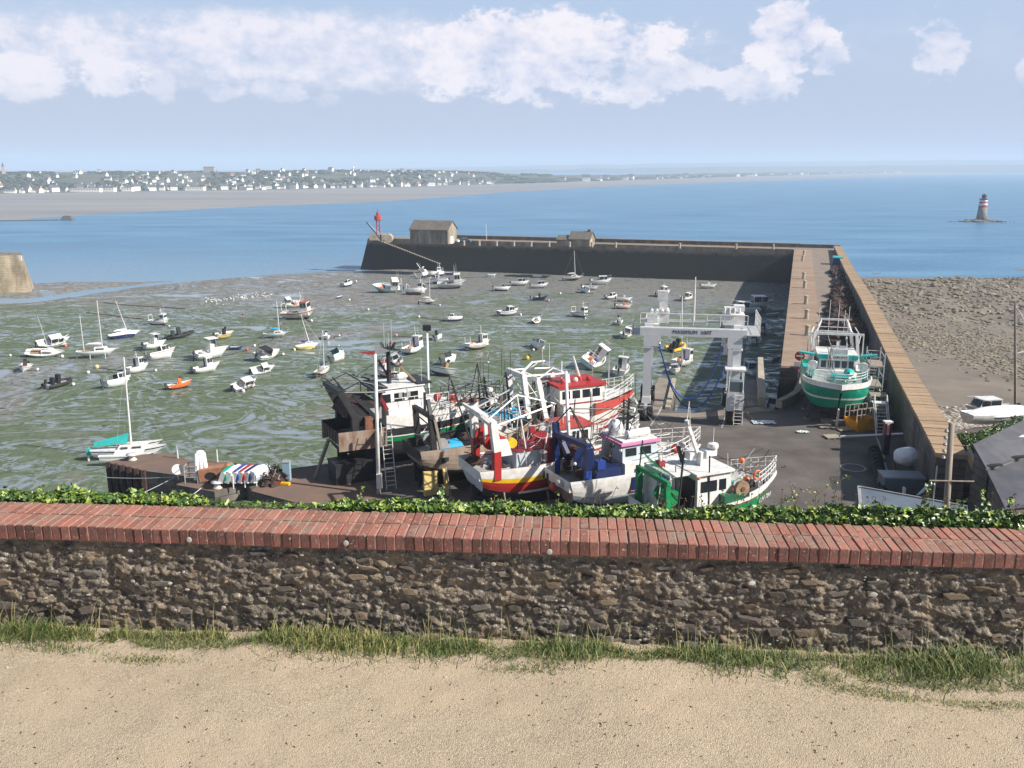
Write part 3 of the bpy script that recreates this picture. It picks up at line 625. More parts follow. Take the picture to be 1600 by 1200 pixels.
vs = [(p.x, p.y, 0) for p in top] + [(p.x, p.y, BZ) for p in bot]
n = 6
mb.add(vs, [(0, 1, 2, 3), (0, 3, 4, 5)], piermid)
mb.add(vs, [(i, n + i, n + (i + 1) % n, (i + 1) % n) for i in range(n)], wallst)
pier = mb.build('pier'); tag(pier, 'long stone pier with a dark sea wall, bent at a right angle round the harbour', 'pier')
bm = bmesh.new(); bm.from_mesh(pier.data); bmesh.ops.recalc_face_normals(bm, faces=bm.faces); bm.to_mesh(pier.data); bm.free()
# buttress seam and stair on the far wall
st = thing('sea_stair', 'stone stair running down the dark inner face of the pier near its head', 'stair', (0, 0, 0))
for k in range(26):
    d = FAL - 3.5 - k * .95; q = far(d, -.55 - .2 * k * .1); MB().box((q[0], q[1], -.36 - k * .30 - 3), (.98, 1.5, 6.0), wallst, rz=math.atan2(FA.y, FA.x)).box((q[0], q[1], -.30 - k * .30), (.98, 1.4, .12), conc, rz=math.atan2(FA.y, FA.x)).build('step', st)
# deck edge slabs: right arm border strip, far arm edge
slab = MB().box((0, 0, .02), (5.0, 4.92, .16), pierdeck).mesh('slab')
d = 169.0
while d > 3:
    w = arm(d, 2.55); inst('slab', slab, pier, (w[0], w[1], 0), (0, 0, math.atan2(RA.y, RA.x) - math.pi / 2)); d -= 5.0
slab2 = MB().box((0, 0, .02), (2.92, 1.6, .2), pierdeck).mesh('edge_slab')
d = 1.6
while d < FAL - 1:
    w = far(d, .8); inst('edge_slab', slab2, pier, (w[0], w[1], 0), (0, 0, math.atan2(FA.y, FA.x))); d += 3.0
# parapet: body, coping slabs
def par_h(d): return interp([(0, 1.2), (70, 1.9), (128, 3.3), (190, 3.7), (211, 4.2), (222, 4.4)], d)
pw = thing('parapet_wall', 'tall sea wall with tan coping slabs running along the right side of the pier and yard', 'sea wall', (0, 0, 0))
ds = lin(-1.0, 218, 64); pts = []
mb = MB(); vs = []; fs = []
for k, d in enumerate(ds):
    h = par_h(d) - .3; a = arm(d, 11.4); b = arm(d, ix); z0 = -.2 if d < 170 else -9
    vs += [(a[0], a[1], z0), (a[0], a[1], h), (b[0], b[1], h), (b[0], b[1], -12)]
    if k: o = (k - 1) * 4; fs += [(o, o + 1, o + 5, o + 4), (o + 1, o + 2, o + 6, o + 5), (o + 2, o + 3, o + 7, o + 6)]
e = len(ds) * 4; fs += [(0, 3, 2, 1), (e - 4, e - 3, e - 2, e - 1)]
mb.add(vs, fs, wallst).build('wall_body', pw)
cs = MB().box((0, 0, 0), (2.12, 1.16, .3), coping).mesh('coping_slab'); rr = random.Random(4)
d = 217.4; ang = math.atan2(RA.y, RA.x) - math.pi / 2
while d > -1:
    w = arm(d, 12.4); sl_ = math.atan2(par_h(d - 1) - par_h(d + 1), 2)
    inst('coping_slab', cs, pw, (w[0], w[1], par_h(d) - .15 + rr.uniform(-.025, .025)), (sl_ + rr.uniform(-.01, .01), rr.uniform(-.008, .008), ang + rr.uniform(-.004, .004))); d -= 1.2
fp = thing('pier_parapet', 'low dark parapet along the seaward edge of the far arm of the pier', 'parapet', (0, 0, 0))
mb = MB(); a = ci; b = Vector(far(FAL - 14, bk - 1.0)); a2 = co; b2 = Vector(far(FAL - 14, bk))
mb.hexa([(a.x, a.y, -.1), (a2.x, a2.y, -.1), (b2.x, b2.y, -.1), (b.x, b.y, -.1), (a.x, a.y, 1.05), (a2.x, a2.y, 1.05), (b2.x, b2.y, 1.05), (b.x, b.y, 1.05)], wallst).build('wall_body', fp)
c2 = MB().box((0, 0, .1), (2.96, 1.2, .2), coping).mesh('coping_slab'); d = 0.0
while d < FAL - 15:
    w = far(d, bk - .5); inst('coping_slab', c2, fp, (w[0], w[1], 1.05), (0, 0, math.atan2(FA.y, FA.x))); d += 3.0
# bollards along the pier
bolm = MB().lathe([(.42, 0), (.42, .1), (.36, .12), (.33, 1.25), (.40, 1.3), (.40, 1.5), (.2, 1.58)], conc, 12).mesh('bollard')
def small(name, me, label, cat, loc, rot=0, group=None):
    o = bpy.data.objects.new(name, me); COL.objects.link(o); o.location = loc; o.rotation_euler = (0, 0, rot); return tag(o, label, cat, group)
bl = [((1256, 400), 'stone bollard nearest the bend of the pier'), ((1254, 408), 'short stone bollard in front of the one at the pier bend'), ((1255.5, 436), 'stone bollard halfway along the right arm, farther of a close pair'),
      ((1257, 450), 'stone bollard halfway along the right arm, nearer of a close pair'), ((1259, 475), 'second stone bollard beyond the green trawler'), ((1260, 498), 'stone bollard just beyond the green trawler'), ((1261, 524), 'stone bollard half hidden by the gantry of the green trawler')]
for (px, py), lb in bl: small('bollard', bolm, lb, 'bollard', P(px, py, .1), 0, 'bollards along the right arm of the pier')
names = ['at the bend', 'second from the bend', 'third from the bend', 'right of the small stone hut', 'in front of the small stone hut', 'left of the small stone hut', 'seventh from the bend', 'midway between hut and big shed', 'fourth right of the big shed', 'third right of the big shed', 'second right of the big shed', 'first right of the big shed']
for k, px in enumerate([1208, 1150, 1062, 962, 925, 890, 858, 830, 803, 776, 749, 725]):
    y = 383 + (px - 720) / 520 * 6.6
    small('bollard', bolm, 'pale stone bollard on the far arm, ' + names[k], 'bollard', P(px, y + .6, .1), 0, 'bollards along the far arm of the pier')
# slip recess and curved wall beside the yard
mb = MB(); pts = [(1249, 574), (1251, 592), (1248, 610), (1240, 622), (1228, 630), (1213, 637)]
t = thing('curved_wall', 'low curved tan concrete wall round the slip between the yard and the pier', 'wall', (0, 0, 0))
w3 = [P(px, py) for px, py in pts]
for a, b in zip(w3, w3[1:]):
    dn = (b - a).normalized(); a2 = a - dn * .02; MB().bar(a2 + Vector((.3, 0, .42)), b + dn * .12 + Vector((.3, 0, .42)), .62, .84, conc).build('wall_segment', t)
rp = poly_px([(1249, 574), (1251, 592), (1240, 622), (1213, 637)]); rp2 = [E0, rp[0], rp[1], rp[2], rp[3]]
zz = [-9.0, -1.2, -.6, -1.2, -6.0]
tag(sheet('slip_ramp', [(p[0], p[1], z) for p, z in zip(rp2, zz)], [(0, 4, 3, 2, 1)], rampc, False), kind='structure')
# pointed prow at the end of the right jetty
MBp = MB(); q = P(1184, 634); r_ = P(1182, 592)
MBp.hexa([(q.x, q.y, -6), (q.x + .8, q.y, -6), (r_.x + .8, r_.y, -6), (r_.x, r_.y, -6), (q.x, q.y, .9), (q.x + .8, q.y, .9), (r_.x + .6, r_.y, 2.6), (r_.x, r_.y, 2.6)], conc)
tag(MBp.build('jetty_wall'), 'narrow pale concrete wall rising along the right finger jetty of the boat lift', 'wall')
# kerb blocks along the lift dock
t = thing('dock_kerb', 'tan concrete kerb along the sunny edge of the left finger jetty', 'kerb', P(1046, 640))
a = P(1043, 640) - P(1046, 640); b = P(1053, 594) - P(1046, 640)
for k in range(6):
    c = a.lerp(b, (k + .5) / 6); MB().box((c.x, c.y, .12), (.5, (b - a).length / 6 - .05, .28), conc, rz=-math.atan2(b.x - a.x, b.y - a.y)).build('kerb_block', t)
patch('jetty_top', [(1003, 640), (1030, 589.5), (1055, 593.5), (1043.5, 640)], rampc, .006)
patch('jetty_top', [(1131, 640), (1158, 591.5), (1181, 593.5), (1183.5, 633)], rampc, .006)
# painted lines on the tarmac
wl_ = mat('worn_road_paint', (0.55, 0.54, 0.52), .8, color2=(.25, .23, .22), scale=2.5)
def line(a, b, w=.16):
    a = P(*a); b = P(*b); n = (b - a).normalized().cross(Vector((0, 0, 1))) * w / 2
    tag(sheet('painted_line', [tuple(a - n + Vector((0, 0, .009))), tuple(a + n + Vector((0, 0, .009))), tuple(b + n + Vector((0, 0, .009))), tuple(b - n + Vector((0, 0, .009)))], [(0, 1, 2, 3)], wl_, False), kind='structure')
line((1017, 665), (1043, 622)); line((1128, 668), (1134, 650)); line((1370, 684), (1382, 716)); line((1382, 722), (1394, 759)); line((1371, 724), (1385, 723), .12)
q = P(1333, 731); mh = thing('manhole', 'round dark manhole with a pale ring in the yard tarmac', 'manhole', q)
MB().lathe([(1.05, .004), (1.05, .03)], conc, 28).build('ring', mh); MB().lathe([(.85, .01), (.85, .045)], asphalt, 28).build('cover', mh)
tag(sheet('wet_patch', [(*p, .005) for p in poly_px([(1295, 745), (1330, 742), (1355, 757), (1340, 770), (1300, 765)])], [(4, 3, 2, 1, 0)], mat('damp_tarmac', (.06, .055, .05), .5), False), kind='structure')

# left pier head
ph = [tuple(P(px, py, 0)[:2]) for px, py in [(-120, 402), (35, 398.5), (33, 394.5), (-120, 393)]]
phb = [(p[0], p[1]) for p in ph]
mb = MB(); a, b, c, d_ = [Vector(p) for p in ph]; o = 1.5
vs = [(a.x, a.y, 0), (b.x, b.y, 0), (c.x, c.y, 0), (d_.x, d_.y, 0), (a.x, a.y - o, -12), (b.x + 2.0, b.y - o, -12), (c.x + 2.0, c.y + o, -12), (d_.x, d_.y + o, -12)]
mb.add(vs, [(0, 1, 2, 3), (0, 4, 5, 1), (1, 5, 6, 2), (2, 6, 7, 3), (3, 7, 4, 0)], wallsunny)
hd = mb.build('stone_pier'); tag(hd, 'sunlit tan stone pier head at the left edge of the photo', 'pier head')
MB().box((b.x - 4.5, b.y - .35, -1.0), (1.6, .2, 1.2), white).build('notice_board', hd)
MB().box((b.x - .6, b.y - .3, -.9), (.8, .2, 1.6), white).build('notice_board', hd)

# ---- cliff below the viewpoint, path, brick topped wall
cliffm = mat('cliff_scrub', (0.07, 0.085, 0.03), .95, color2=(.13, .11, .06), scale=1.2, bump=.6, bscale=3, dist=.3)
def cl_z(x, y): return interp([(5.0, 19.8), (6.9, 19.6), (9, 16.5), (14, 9), (22, .3), (24, -.5)], y + .0 * x) + (.5 * noise.noise((x * .3, y * .3, 0)) if 7.5 < y < 21 else 0)
tag(grid('cliff', lin(-60, 60, 90), lin(5.0, 24, 30), cl_z, cliffm), kind='structure')
PZ = 20.6
Wa = Vector((-3.774, 6.154)); Wb = Vector((3.485, 5.633)); WU = (Wb - Wa).normalized(); WN = Vector((-WU.y, WU.x))   # along, away from camera
def wpt(u, v): q = Wa + WU * u + WN * v; return (q.x, q.y)
WL = (Wb - Wa).length; U0, U1 = -1.6, WL + 1.6
def path_mat():
    m = mat('beige_gravel', (0.46, 0.355, 0.245), .95, bump=0)
    N = m.node_tree.nodes; L = m.node_tree.links; b = N['Principled BSDF']; tcn = N.new('ShaderNodeTexCoord')
    vo = N.new('ShaderNodeTexVoronoi'); vo.inputs['Scale'].default_value = 135; L.new(tcn.outputs['Object'], vo.inputs['Vector'])
    n = N.new('ShaderNodeTexNoise'); n.inputs['Scale'].default_value = 1.6; n.inputs['Detail'].default_value = 8; n.inputs['Roughness'].default_value = .7; L.new(tcn.outputs['Object'], n.inputs['Vector'])
    n3 = N.new('ShaderNodeTexNoise'); n3.inputs['Scale'].default_value = 45; n3.inputs['Detail'].default_value = 5; L.new(tcn.outputs['Object'], n3.inputs['Vector'])
    mx = N.new('ShaderNodeMix'); mx.data_type = 'RGBA'; rg = N.new('ShaderNodeMapRange'); L.new(vo.outputs['Color'], rg.inputs[0]); L.new(rg.outputs[0], mx.inputs['Factor'])
    mx.inputs['A'].default_value = (.235, .185, .125, 1); mx.inputs['B'].default_value = (.55, .455, .34, 1)
    m2 = N.new('ShaderNodeMix'); m2.data_type = 'RGBA'; r2 = N.new('ShaderNodeMapRange'); L.new(n.outputs['Fac'], r2.inputs[0]); r2.inputs[1].default_value = .42; r2.inputs[2].default_value = .66; r2.inputs[4].default_value = .6
    L.new(r2.outputs[0], m2.inputs['Factor']); L.new(mx.outputs['Result'], m2.inputs['A']); m2.inputs['B'].default_value = (.47, .37, .265, 1); L.new(m2.outputs['Result'], b.inputs['Base Color'])
    ad = N.new('ShaderNodeMath'); ad.operation = 'ADD'; L.new(vo.outputs['Distance'], ad.inputs[0]); L.new(n3.outputs['Fac'], ad.inputs[1])
    bp = N.new('ShaderNodeBump'); bp.inputs['Strength'].default_value = .65; bp.inputs['Distance'].default_value = .007; bp.invert = True; L.new(ad.outputs[0], bp.inputs['Height']); L.new(bp.outputs[0], b.inputs['Normal'])
    return m
def path_z(x, y):
    w = (Vector((x, y)) - Wa).dot(WN)
    return PZ + .035 * noise.noise((x * .9, y * .9, 0)) + .008 * noise.noise((x * 7, y * 7, 0)) + .05 * sstep(-.45, -.05, w) 
pathm = path_mat()
tag(grid('gravel_path', lin(-9, 9, 300), lin(1.5, 6.6, 110), path_z, pathm), kind='structure')
stemm_ = mat('twig', (.10, .06, .04), .9)
rr = random.Random(8); mb = MB(); pebm = mat('path_pebble', (0.50, 0.41, 0.31), .9, color2=(.22, .16, .11), scale=9)
for _ in range(5200):
    x = rr.uniform(-4.4, 4.4); y = rr.uniform(3.9, 6.2); s = rr.uniform(.0025, .0055) * (2.0 if rr.random() < .03 else 1); vs_, fs_ = ROCKS[rr.randrange(8)]; a = rr.uniform(0, 6.3)
    if abs(x) > (y * .64 + .15): continue
    mb.add([(x + (p[0] * math.cos(a) - p[1] * math.sin(a)) * s * 1.3, y + (p[0] * math.sin(a) + p[1] * math.cos(a)) * s, path_z(x, y) + p[2] * s + s * .2) for p in vs_], fs_, pebm)
for _ in range(260):
    x = rr.uniform(-4, 4); y = rr.uniform(4.2, 5.7); a = rr.uniform(0, 3.1); l_ = rr.uniform(.006, .022); mb.bar((x, y, path_z(x, y) + .003), (x + math.cos(a) * l_, y + math.sin(a) * l_, path_z(x, y) + .005), .004, .003, blacksteel if rr.random() < .4 else stemm_)
tag(mb.build('pebbles'), 'loose pebbles on the beige gravel path in the foreground', 'pebbles', kind='stuff')

# stone wall
brickm = mat('red_coping_brick', (0.36, 0.115, 0.075), .85, color2=(0.25, 0.125, 0.095), scale=9, bump=.5, bscale=60, dist=.004, objvar=.28)
N = brickm.node_tree.nodes; L = brickm.node_tree.links
def add_spots(m, scale, lo, hi, col):
    N = m.node_tree.nodes; L = m.node_tree.links; b = N['Principled BSDF']; src = b.inputs['Base Color'].links[0].from_socket
    ge = N.new('ShaderNodeNewGeometry'); n = N.new('ShaderNodeTexNoise'); n.inputs['Scale'].default_value = scale; n.inputs['Detail'].default_value = 5; n.inputs['Roughness'].default_value = .7; L.new(ge.outputs['Position'], n.inputs['Vector'])
    r = N.new('ShaderNodeMapRange'); L.new(n.outputs['Fac'], r.inputs[0]); r.inputs[1].default_value = lo; r.inputs[2].default_value = hi
    mx = N.new('ShaderNodeMix'); mx.data_type = 'RGBA'; L.new(r.outputs[0], mx.inputs['Factor']); L.new(src, mx.inputs['A']); mx.inputs['B'].default_value = (*col, 1); L.new(mx.outputs['Result'], b.inputs['Base Color'])
add_spots(brickm, 34, .60, .66, (.50, .42, .33)); add_spots(brickm, 5, .46, .64, (.27, .175, .135)); add_spots(brickm, 60, .60, .68, (.40, .36, .30)); add_spots(brickm, 16, .62, .66, (.10, .07, .06))
mortar = mat('lime_mortar', (0.33, 0.27, 0.21), .95, color2=(.24, .19, .15), scale=14, bump=.6, bscale=40, dist=.01)
TZ = 21.35       # underside of the brick course
wall = thing('brick_topped_wall', 'rough rubble stone wall with a red brick coping in the foreground', 'wall', (0, 0, 0))
def bev_box(dx, dy, dz, b, m, name, rr):
    bm = bmesh.new(); bmesh.ops.create_cube(bm, size=1); 
    for v in bm.verts: v.co = Vector((v.co.x * dx, v.co.y * dy, v.co.z * dz)) + Vector([rr.uniform(-.0018, .0018) for _ in range(3)])
    bmesh.ops.bevel(bm, geom=bm.edges[:], offset=b, segments=1, affect='EDGES')
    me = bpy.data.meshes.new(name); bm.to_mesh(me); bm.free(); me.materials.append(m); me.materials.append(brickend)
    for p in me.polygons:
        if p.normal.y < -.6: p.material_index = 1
    return me
brickend = mat('weathered_shaded_brick_end', (0.24, 0.085, 0.065), .9, color2=(0.10, 0.065, 0.052), scale=16, bump=.6, bscale=60, dist=.004, objvar=.4)  # darker front ends: shade of that face put into the colour, plus mottled grime
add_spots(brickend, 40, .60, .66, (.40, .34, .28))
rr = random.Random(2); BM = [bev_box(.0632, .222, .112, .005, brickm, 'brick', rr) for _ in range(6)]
wang = math.atan2(WU.y, WU.x); u = U0
def sag(u): return .004 * noise.noise((u * .7, 0, 0)) + .002 * noise.noise((u * 2.3, 5, 0))
while u < U1:
    for row in range(2):
        q = wpt(u + rr.uniform(-.0025, .0025), .088 + row * .230 + rr.uniform(-.005, .004))
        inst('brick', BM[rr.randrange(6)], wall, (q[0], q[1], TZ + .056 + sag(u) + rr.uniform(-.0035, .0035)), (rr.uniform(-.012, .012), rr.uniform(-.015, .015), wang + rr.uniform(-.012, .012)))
    u += .0685
# mortar bed between the bricks
q = wpt((U0 + U1) / 2, .204); MB().box((q[0], q[1], TZ + .053), (U1 - U0, .436, .104), mortar, rz=wang).build('mortar_bed', wall)
# rubble face, displaced
rubm = mat('rubble_stone', (0.20, 0.165, 0.125), .95, color2=(0.085, 0.07, 0.057), scale=9, bump=.9, bscale=45, dist=.02, detail=9)
add_spots(rubm, 3.0, .50, .68, (.25, .185, .12)); add_spots(rubm, 34, .56, .64, (.42, .39, .34)); add_spots(rubm, 9, .58, .68, (.06, .05, .045))
nu_, nv_ = 760, 84; vs = []; fs = []; H = TZ - (PZ - .12)
for j in range(nv_):
    for i in range(nu_):
        uu = U0 + (U1 - U0) * i / (nu_ - 1); z = TZ - H * j / (nv_ - 1)
        p = (uu * 4.5, z * 8.5, 0)
        c = noise.voronoi((uu * 5.5 + .35 * noise.noise((uu * 6, z * 6, 3)), z * 10.5 + .3 * noise.noise((uu * 7, z * 7, 9)), 1.3), distance_metric='DISTANCE')[0]
        g = min(1, (c[1] - c[0]) * 3.2)
        dd = -.016 * (1 - g) + .026 * noise.fractal((uu * 3, z * 5, 2), .6, 2.1, 5) + .018 * noise.fractal((uu * 22, z * 30, 4), .7, 2.0, 4) - .012 * (abs(noise.noise((uu * 9, z * 14, 1))) )
        if j < 3: dd = dd * .4 - .004
        q = wpt(uu, .012 - dd); vs.append((q[0], q[1], z))
for j in range(nv_ - 1):
    for i in range(nu_ - 1): o = j * nu_ + i; fs.append((o, o + nu_, o + nu_ + 1, o + 1))
core = sheet('rubble_face', vs, fs, rubm, True, wall)
q = wpt((U0 + U1) / 2, .27); MB().box((q[0], q[1], TZ - H / 2 - .02), (U1 - U0, .26, H), mortar, rz=wang).build('wall_core', wall)
q = wpt((U0 + U1) / 2, .62); MB().box((q[0], q[1], TZ - .55), (U1 - U0, .36, 1.14), mat('ivy_bank_earth', (.06, .055, .03), .95), rz=wang).build('earth_backing', wall)
# separate stones standing proud of the mortar
def stone_me(seed):
    bm = bmesh.new(); bmesh.ops.create_icosphere(bm, subdivisions=1, radius=.5); r = random.Random(seed)
    for v in bm.verts:
        v.co = Vector([math.copysign(abs(c) ** .62, c) for c in v.co]) * .62; v.co *= 1 + r.uniform(-.17, .17)
    me = bpy.data.meshes.new('stone'); bm.to_mesh(me); bm.free(); me.materials.append(SM[seed % 3]); return me
sm1 = mat('wall_stone_brown', (0.27, 0.20, 0.135), .95, color2=(0.14, 0.11, 0.08), scale=14, bump=.9, bscale=50, dist=.012, objvar=.35)
sm2 = mat('wall_stone_grey', (0.24, 0.21, 0.175), .95, color2=(0.12, 0.105, 0.09), scale=14, bump=.9, bscale=50, dist=.012, objvar=.35)
sm3 = mat('wall_stone_dark', (0.16, 0.13, 0.11), .95, color2=(0.075, 0.063, 0.056), scale=14, bump=.9, bscale=50, dist=.012, objvar=.3)
for s_ in (sm1, sm2, sm3): add_spots(s_, 30, .60, .68, (.34, .32, .28)); add_spots(s_, 6, .56, .68, (.16, .12, .07))
SM = [sm1, sm2, sm3]; STM = [stone_me(k) for k in range(12)]
rr = random.Random(31); z = TZ - .05; cnt = 0
while z > PZ + .02:
    hrow = rr.uniform(.055, .10); u = U0 + rr.uniform(0, .2)
    while u < U1 and cnt < 300:
        w = rr.uniform(.09, .30)
        if rr.random() < .62:
            q = wpt(u + w / 2, .028 + rr.uniform(-.008, .012)); inst('stone', STM[rr.randrange(12)], wall, (q[0], q[1], z - hrow / 2 + rr.uniform(-.018, .018)), (rr.uniform(-.25, .25), rr.uniform(-.2, .2), wang + rr.uniform(-.12, .12)), (w * .88, .066, hrow * .92)); cnt += 1
        u += w + rr.uniform(.01, .05)
    z -= hrow + rr.uniform(.012, .03)
# white lichen rosettes
lich = mat('white_lichen', (.42, .41, .37), .95, .15, 40); li = MB().lathe([(.5, 0), (.42, .12), (.1, .16)], lich, 9).mesh('lichen')
for _ in range(85):
    u = rr.uniform(-.3, WL + .3); z = TZ - rr.random() * .7; s = rr.uniform(.006, .022) if rr.random() < .85 else rr.uniform(.022, .032)
    q = wpt(u, -.012 - rr.uniform(0, .012)); inst('lichen', li, wall, (q[0], q[1], z), (math.pi / 2 + rr.uniform(-.2, .2), 0, wang + rr.uniform(-.2, .2)), (s * rr.uniform(.6, 1.9), s * rr.uniform(.6, 1.1), .03))
for x_, z_ in ((4.05, .03), (1.45, .04), (2.6, .05)):
    q = wpt(x_, -.03); inst('lichen', li, wall, (q[0], q[1], TZ + z_), (math.pi / 2, 0, wang), (.04, .045, .03))

# grass at the foot of the wall
gm = [mat('grass_blade', (0.075, 0.125, 0.03), .6, color2=(.14, .17, .05), scale=8), mat('yellow_grass_blade', (0.42, 0.36, 0.15), .7, color2=(.26, .26, .09), scale=8), mat('dark_grass_blade', (0.035, 0.08, 0.022), .6, color2=(.06, .11, .03), scale=8)]
rr = random.Random(14)
def blade(mb, x, y, z, h, lean, a, w, m):
    dx, dy = math.cos(a), math.sin(a); k = rr.uniform(.5, 1.5); lean *= k; nx, ny = w, w * .35 * math.sin(a)
    zt = h * rr.uniform(.55, 1.0) if lean > h * .5 else h
    p = [(0, 0), (lean * .12, h * .4), (lean * .45, h * .78)]; vs = []
    for i, (d, e) in enumerate(p): q = (1, .9, .65)[i]; vs += [(x + dx * d - nx * q, y + dy * d - ny * q, z + e), (x + dx * d + nx * q, y + dy * d + ny * q, z + e)]
    vs.append((x + dx * lean, y + dy * lean, z + zt)); mb.add(vs, [(0, 1, 3, 2), (2, 3, 5, 4), (4, 5, 6)], m)
mb = MB()
tufts = [(6.9, .24, 620, .24), (6.6, .16, 300, .17), (7.5, .24, 420, .15), (4.2, .22, 420, .13), (5.25, .22, 520, .17), (0.3, .18, 300, .17), (.0, .15, 200, .14), (2.35, .3, 700, .17), (2.75, .3, 600, .16), (3.3, .24, 420, .13), (6.3, .28, 420, .12), (5.7, .2, 260, .12)]
for u0, r_, n_, h_ in tufts:
    for _ in range(n_):
        u = u0 + rr.gauss(0, r_ * .6); v = -.05 - abs(rr.gauss(0, .10)); q = wpt(u, v)
        k = rr.random(); m = gm[0] if k < .55 else gm[2] if k < .85 else gm[1]
        if 2.0 < u < 3.1 and rr.random() < .45: m = gm[1]
        blade(mb, q[0], q[1], path_z(*q) - .01, rr.uniform(.35, 1) * h_ * .85, rr.uniform(.1, 1.0) * h_, rr.uniform(0, 6.28), rr.uniform(.0018, .0035), m)
for _ in range(21000):
    u = rr.uniform(-.5, WL + .5); wid = .09 + .085 * max(0, noise.noise((u * 1.1, 2, 0)) + .55) + (.10 if u > 5.6 else 0) + .05 * noise.noise((u * 5, 1, 0))
    v = -.02 - rr.random() ** .8 * max(.03, wid) * 1.2; q = wpt(u, v)
    if noise.noise((u * 6, v * 8, 3)) < -.24: continue
    k = rr.random(); m = gm[0] if k < .5 else gm[2] if k < .74 - .2 * noise.noise((u * 1.7, 9, 0)) else gm[1]
    blade(mb, q[0], q[1], path_z(*q) - .008, rr.uniform(.015, .058) * (1.3 if v > -.12 else .8), rr.uniform(.01, .09), rr.uniform(0, 6.28), rr.uniform(.0014, .003), m)
for _ in range(260):   # seeding stalks and dry straws
    u = rr.uniform(-.5, WL + .5); q = wpt(u, -.03 - rr.random() * .12); blade(mb, q[0], q[1], path_z(*q), rr.uniform(.14, .30), rr.uniform(.03, .16), rr.uniform(0, 6.28), .0014, gm[1])
for _ in range(2600):   # stray weeds out on the gravel edge
    c = rr.choice([(1.2, -.34), (6.4, -.42), (6.9, -.46), (6.1, -.36), (3.9, -.30), (.5, -.26), (7.4, -.45)]); q = wpt(c[0] + rr.gauss(0, .16), c[1] + rr.gauss(0, .03)); blade(mb, q[0], q[1], path_z(*q), rr.uniform(.008, .03), .02, rr.uniform(0, 6.28), .002, rr.choice(gm))
tag(mb.build('grass'), 'green and straw coloured grass tufts along the foot of the stone wall', 'grass', kind='stuff')

# ivy behind the coping
ivm = [mat('ivy_leaf', (0.19, 0.27, 0.04), .35, color2=(.10, .18, .03), scale=7), mat('ivy_leaf_dark', (0.055, 0.11, 0.025), .35, color2=(.04, .08, .02), scale=7), mat('ivy_leaf_light', (0.33, 0.38, 0.07), .4, color2=(.20, .28, .05), scale=7)]
stemm = mat('ivy_stem', (.14, .09, .05), .8)
LV = [(0, 0, 0), (.5, -.12, .06), (.62, .3, -.02), (.34, .42, .05), (0, 1.0, -.12), (-.34, .42, .05), (-.62, .3, -.02), (-.5, -.12, .06), (0, .36, -.05)]
LF = [(0, 1, 8), (1, 2, 3, 8), (3, 4, 8), (4, 5, 8), (5, 6, 7, 8), (7, 0, 8)]
LME = [MB().add(LV, LF, m).mesh('leaf') for m in ivm]
ivy = thing('ivy', 'bright green ivy spilling over the back of the brick coping', 'ivy', (0, 0, 0))
rr = random.Random(77); mb = MB(); leafpos = []
def ivy_h(u):   # how high the mass stands above the coping, metres
    return interp([(-1.6, .10), (0, .10), (.7, .13), (1.1, .07), (1.45, -.03), (2.0, -.02), (2.5, .05), (3.0, .12), (3.5, .10), (4.4, .09), (5.2, .09), (6.0, .20), (6.5, .22), (7.0, .16), (7.6, .2), (9, .28)], u) * .5 - .012 + .055 * noise.noise((u * 3.1, 0, 0)) + .03 * noise.noise((u * 9, 0, 4))
def put_leaf(q, s, m, big=False):
    rot = Euler((rr.uniform(.3, 1.25), rr.uniform(-.5, .5), rr.uniform(-2.2, 2.2) + (0 if rr.random() < .75 else math.pi)))
    if big: inst('leaf', LME[m], ivy, q, rot, (s, s, s))
    else:
        M = rot.to_matrix(); mb.add([tuple(M @ Vector(p) * s + Vector(q)) for p in LV], LF, ivm[m])
for k in range(13500):
    u = rr.uniform(-1.0, WL + 1.0); hh = ivy_h(u)
    v = .47 + rr.random() ** 1.3 * .57; t_ = rr.random()
    top_ = hh * max(0, 1 - ((v - .72) / .5) ** 2) 
    z = TZ + .10 + top_ * (1 - t_ * t_ * .8) - max(0, v - .62) * .5 + rr.gauss(0, .012) - .02
    if v < .58: z = TZ + .075 + rr.uniform(0, max(.02, hh * .5) + .025); v -= rr.uniform(0, .07) * (hh > .06)
    if hh < .0 and rr.random() < .82: continue
    q = wpt(u, v); r = rr.random(); m = 0 if r < .5 else 1 if r < .78 else 2
    if rr.random() < (.35 if u > 5.7 else .22 + .4 * noise.noise((u * 2.5, 1, 1))): m = 1
    s = rr.uniform(.024, .046)
    if k < 300: put_leaf((q[0], q[1], z + .012), rr.uniform(.04, .052), m, True)
    else: put_leaf((q[0], q[1], z), s, m)
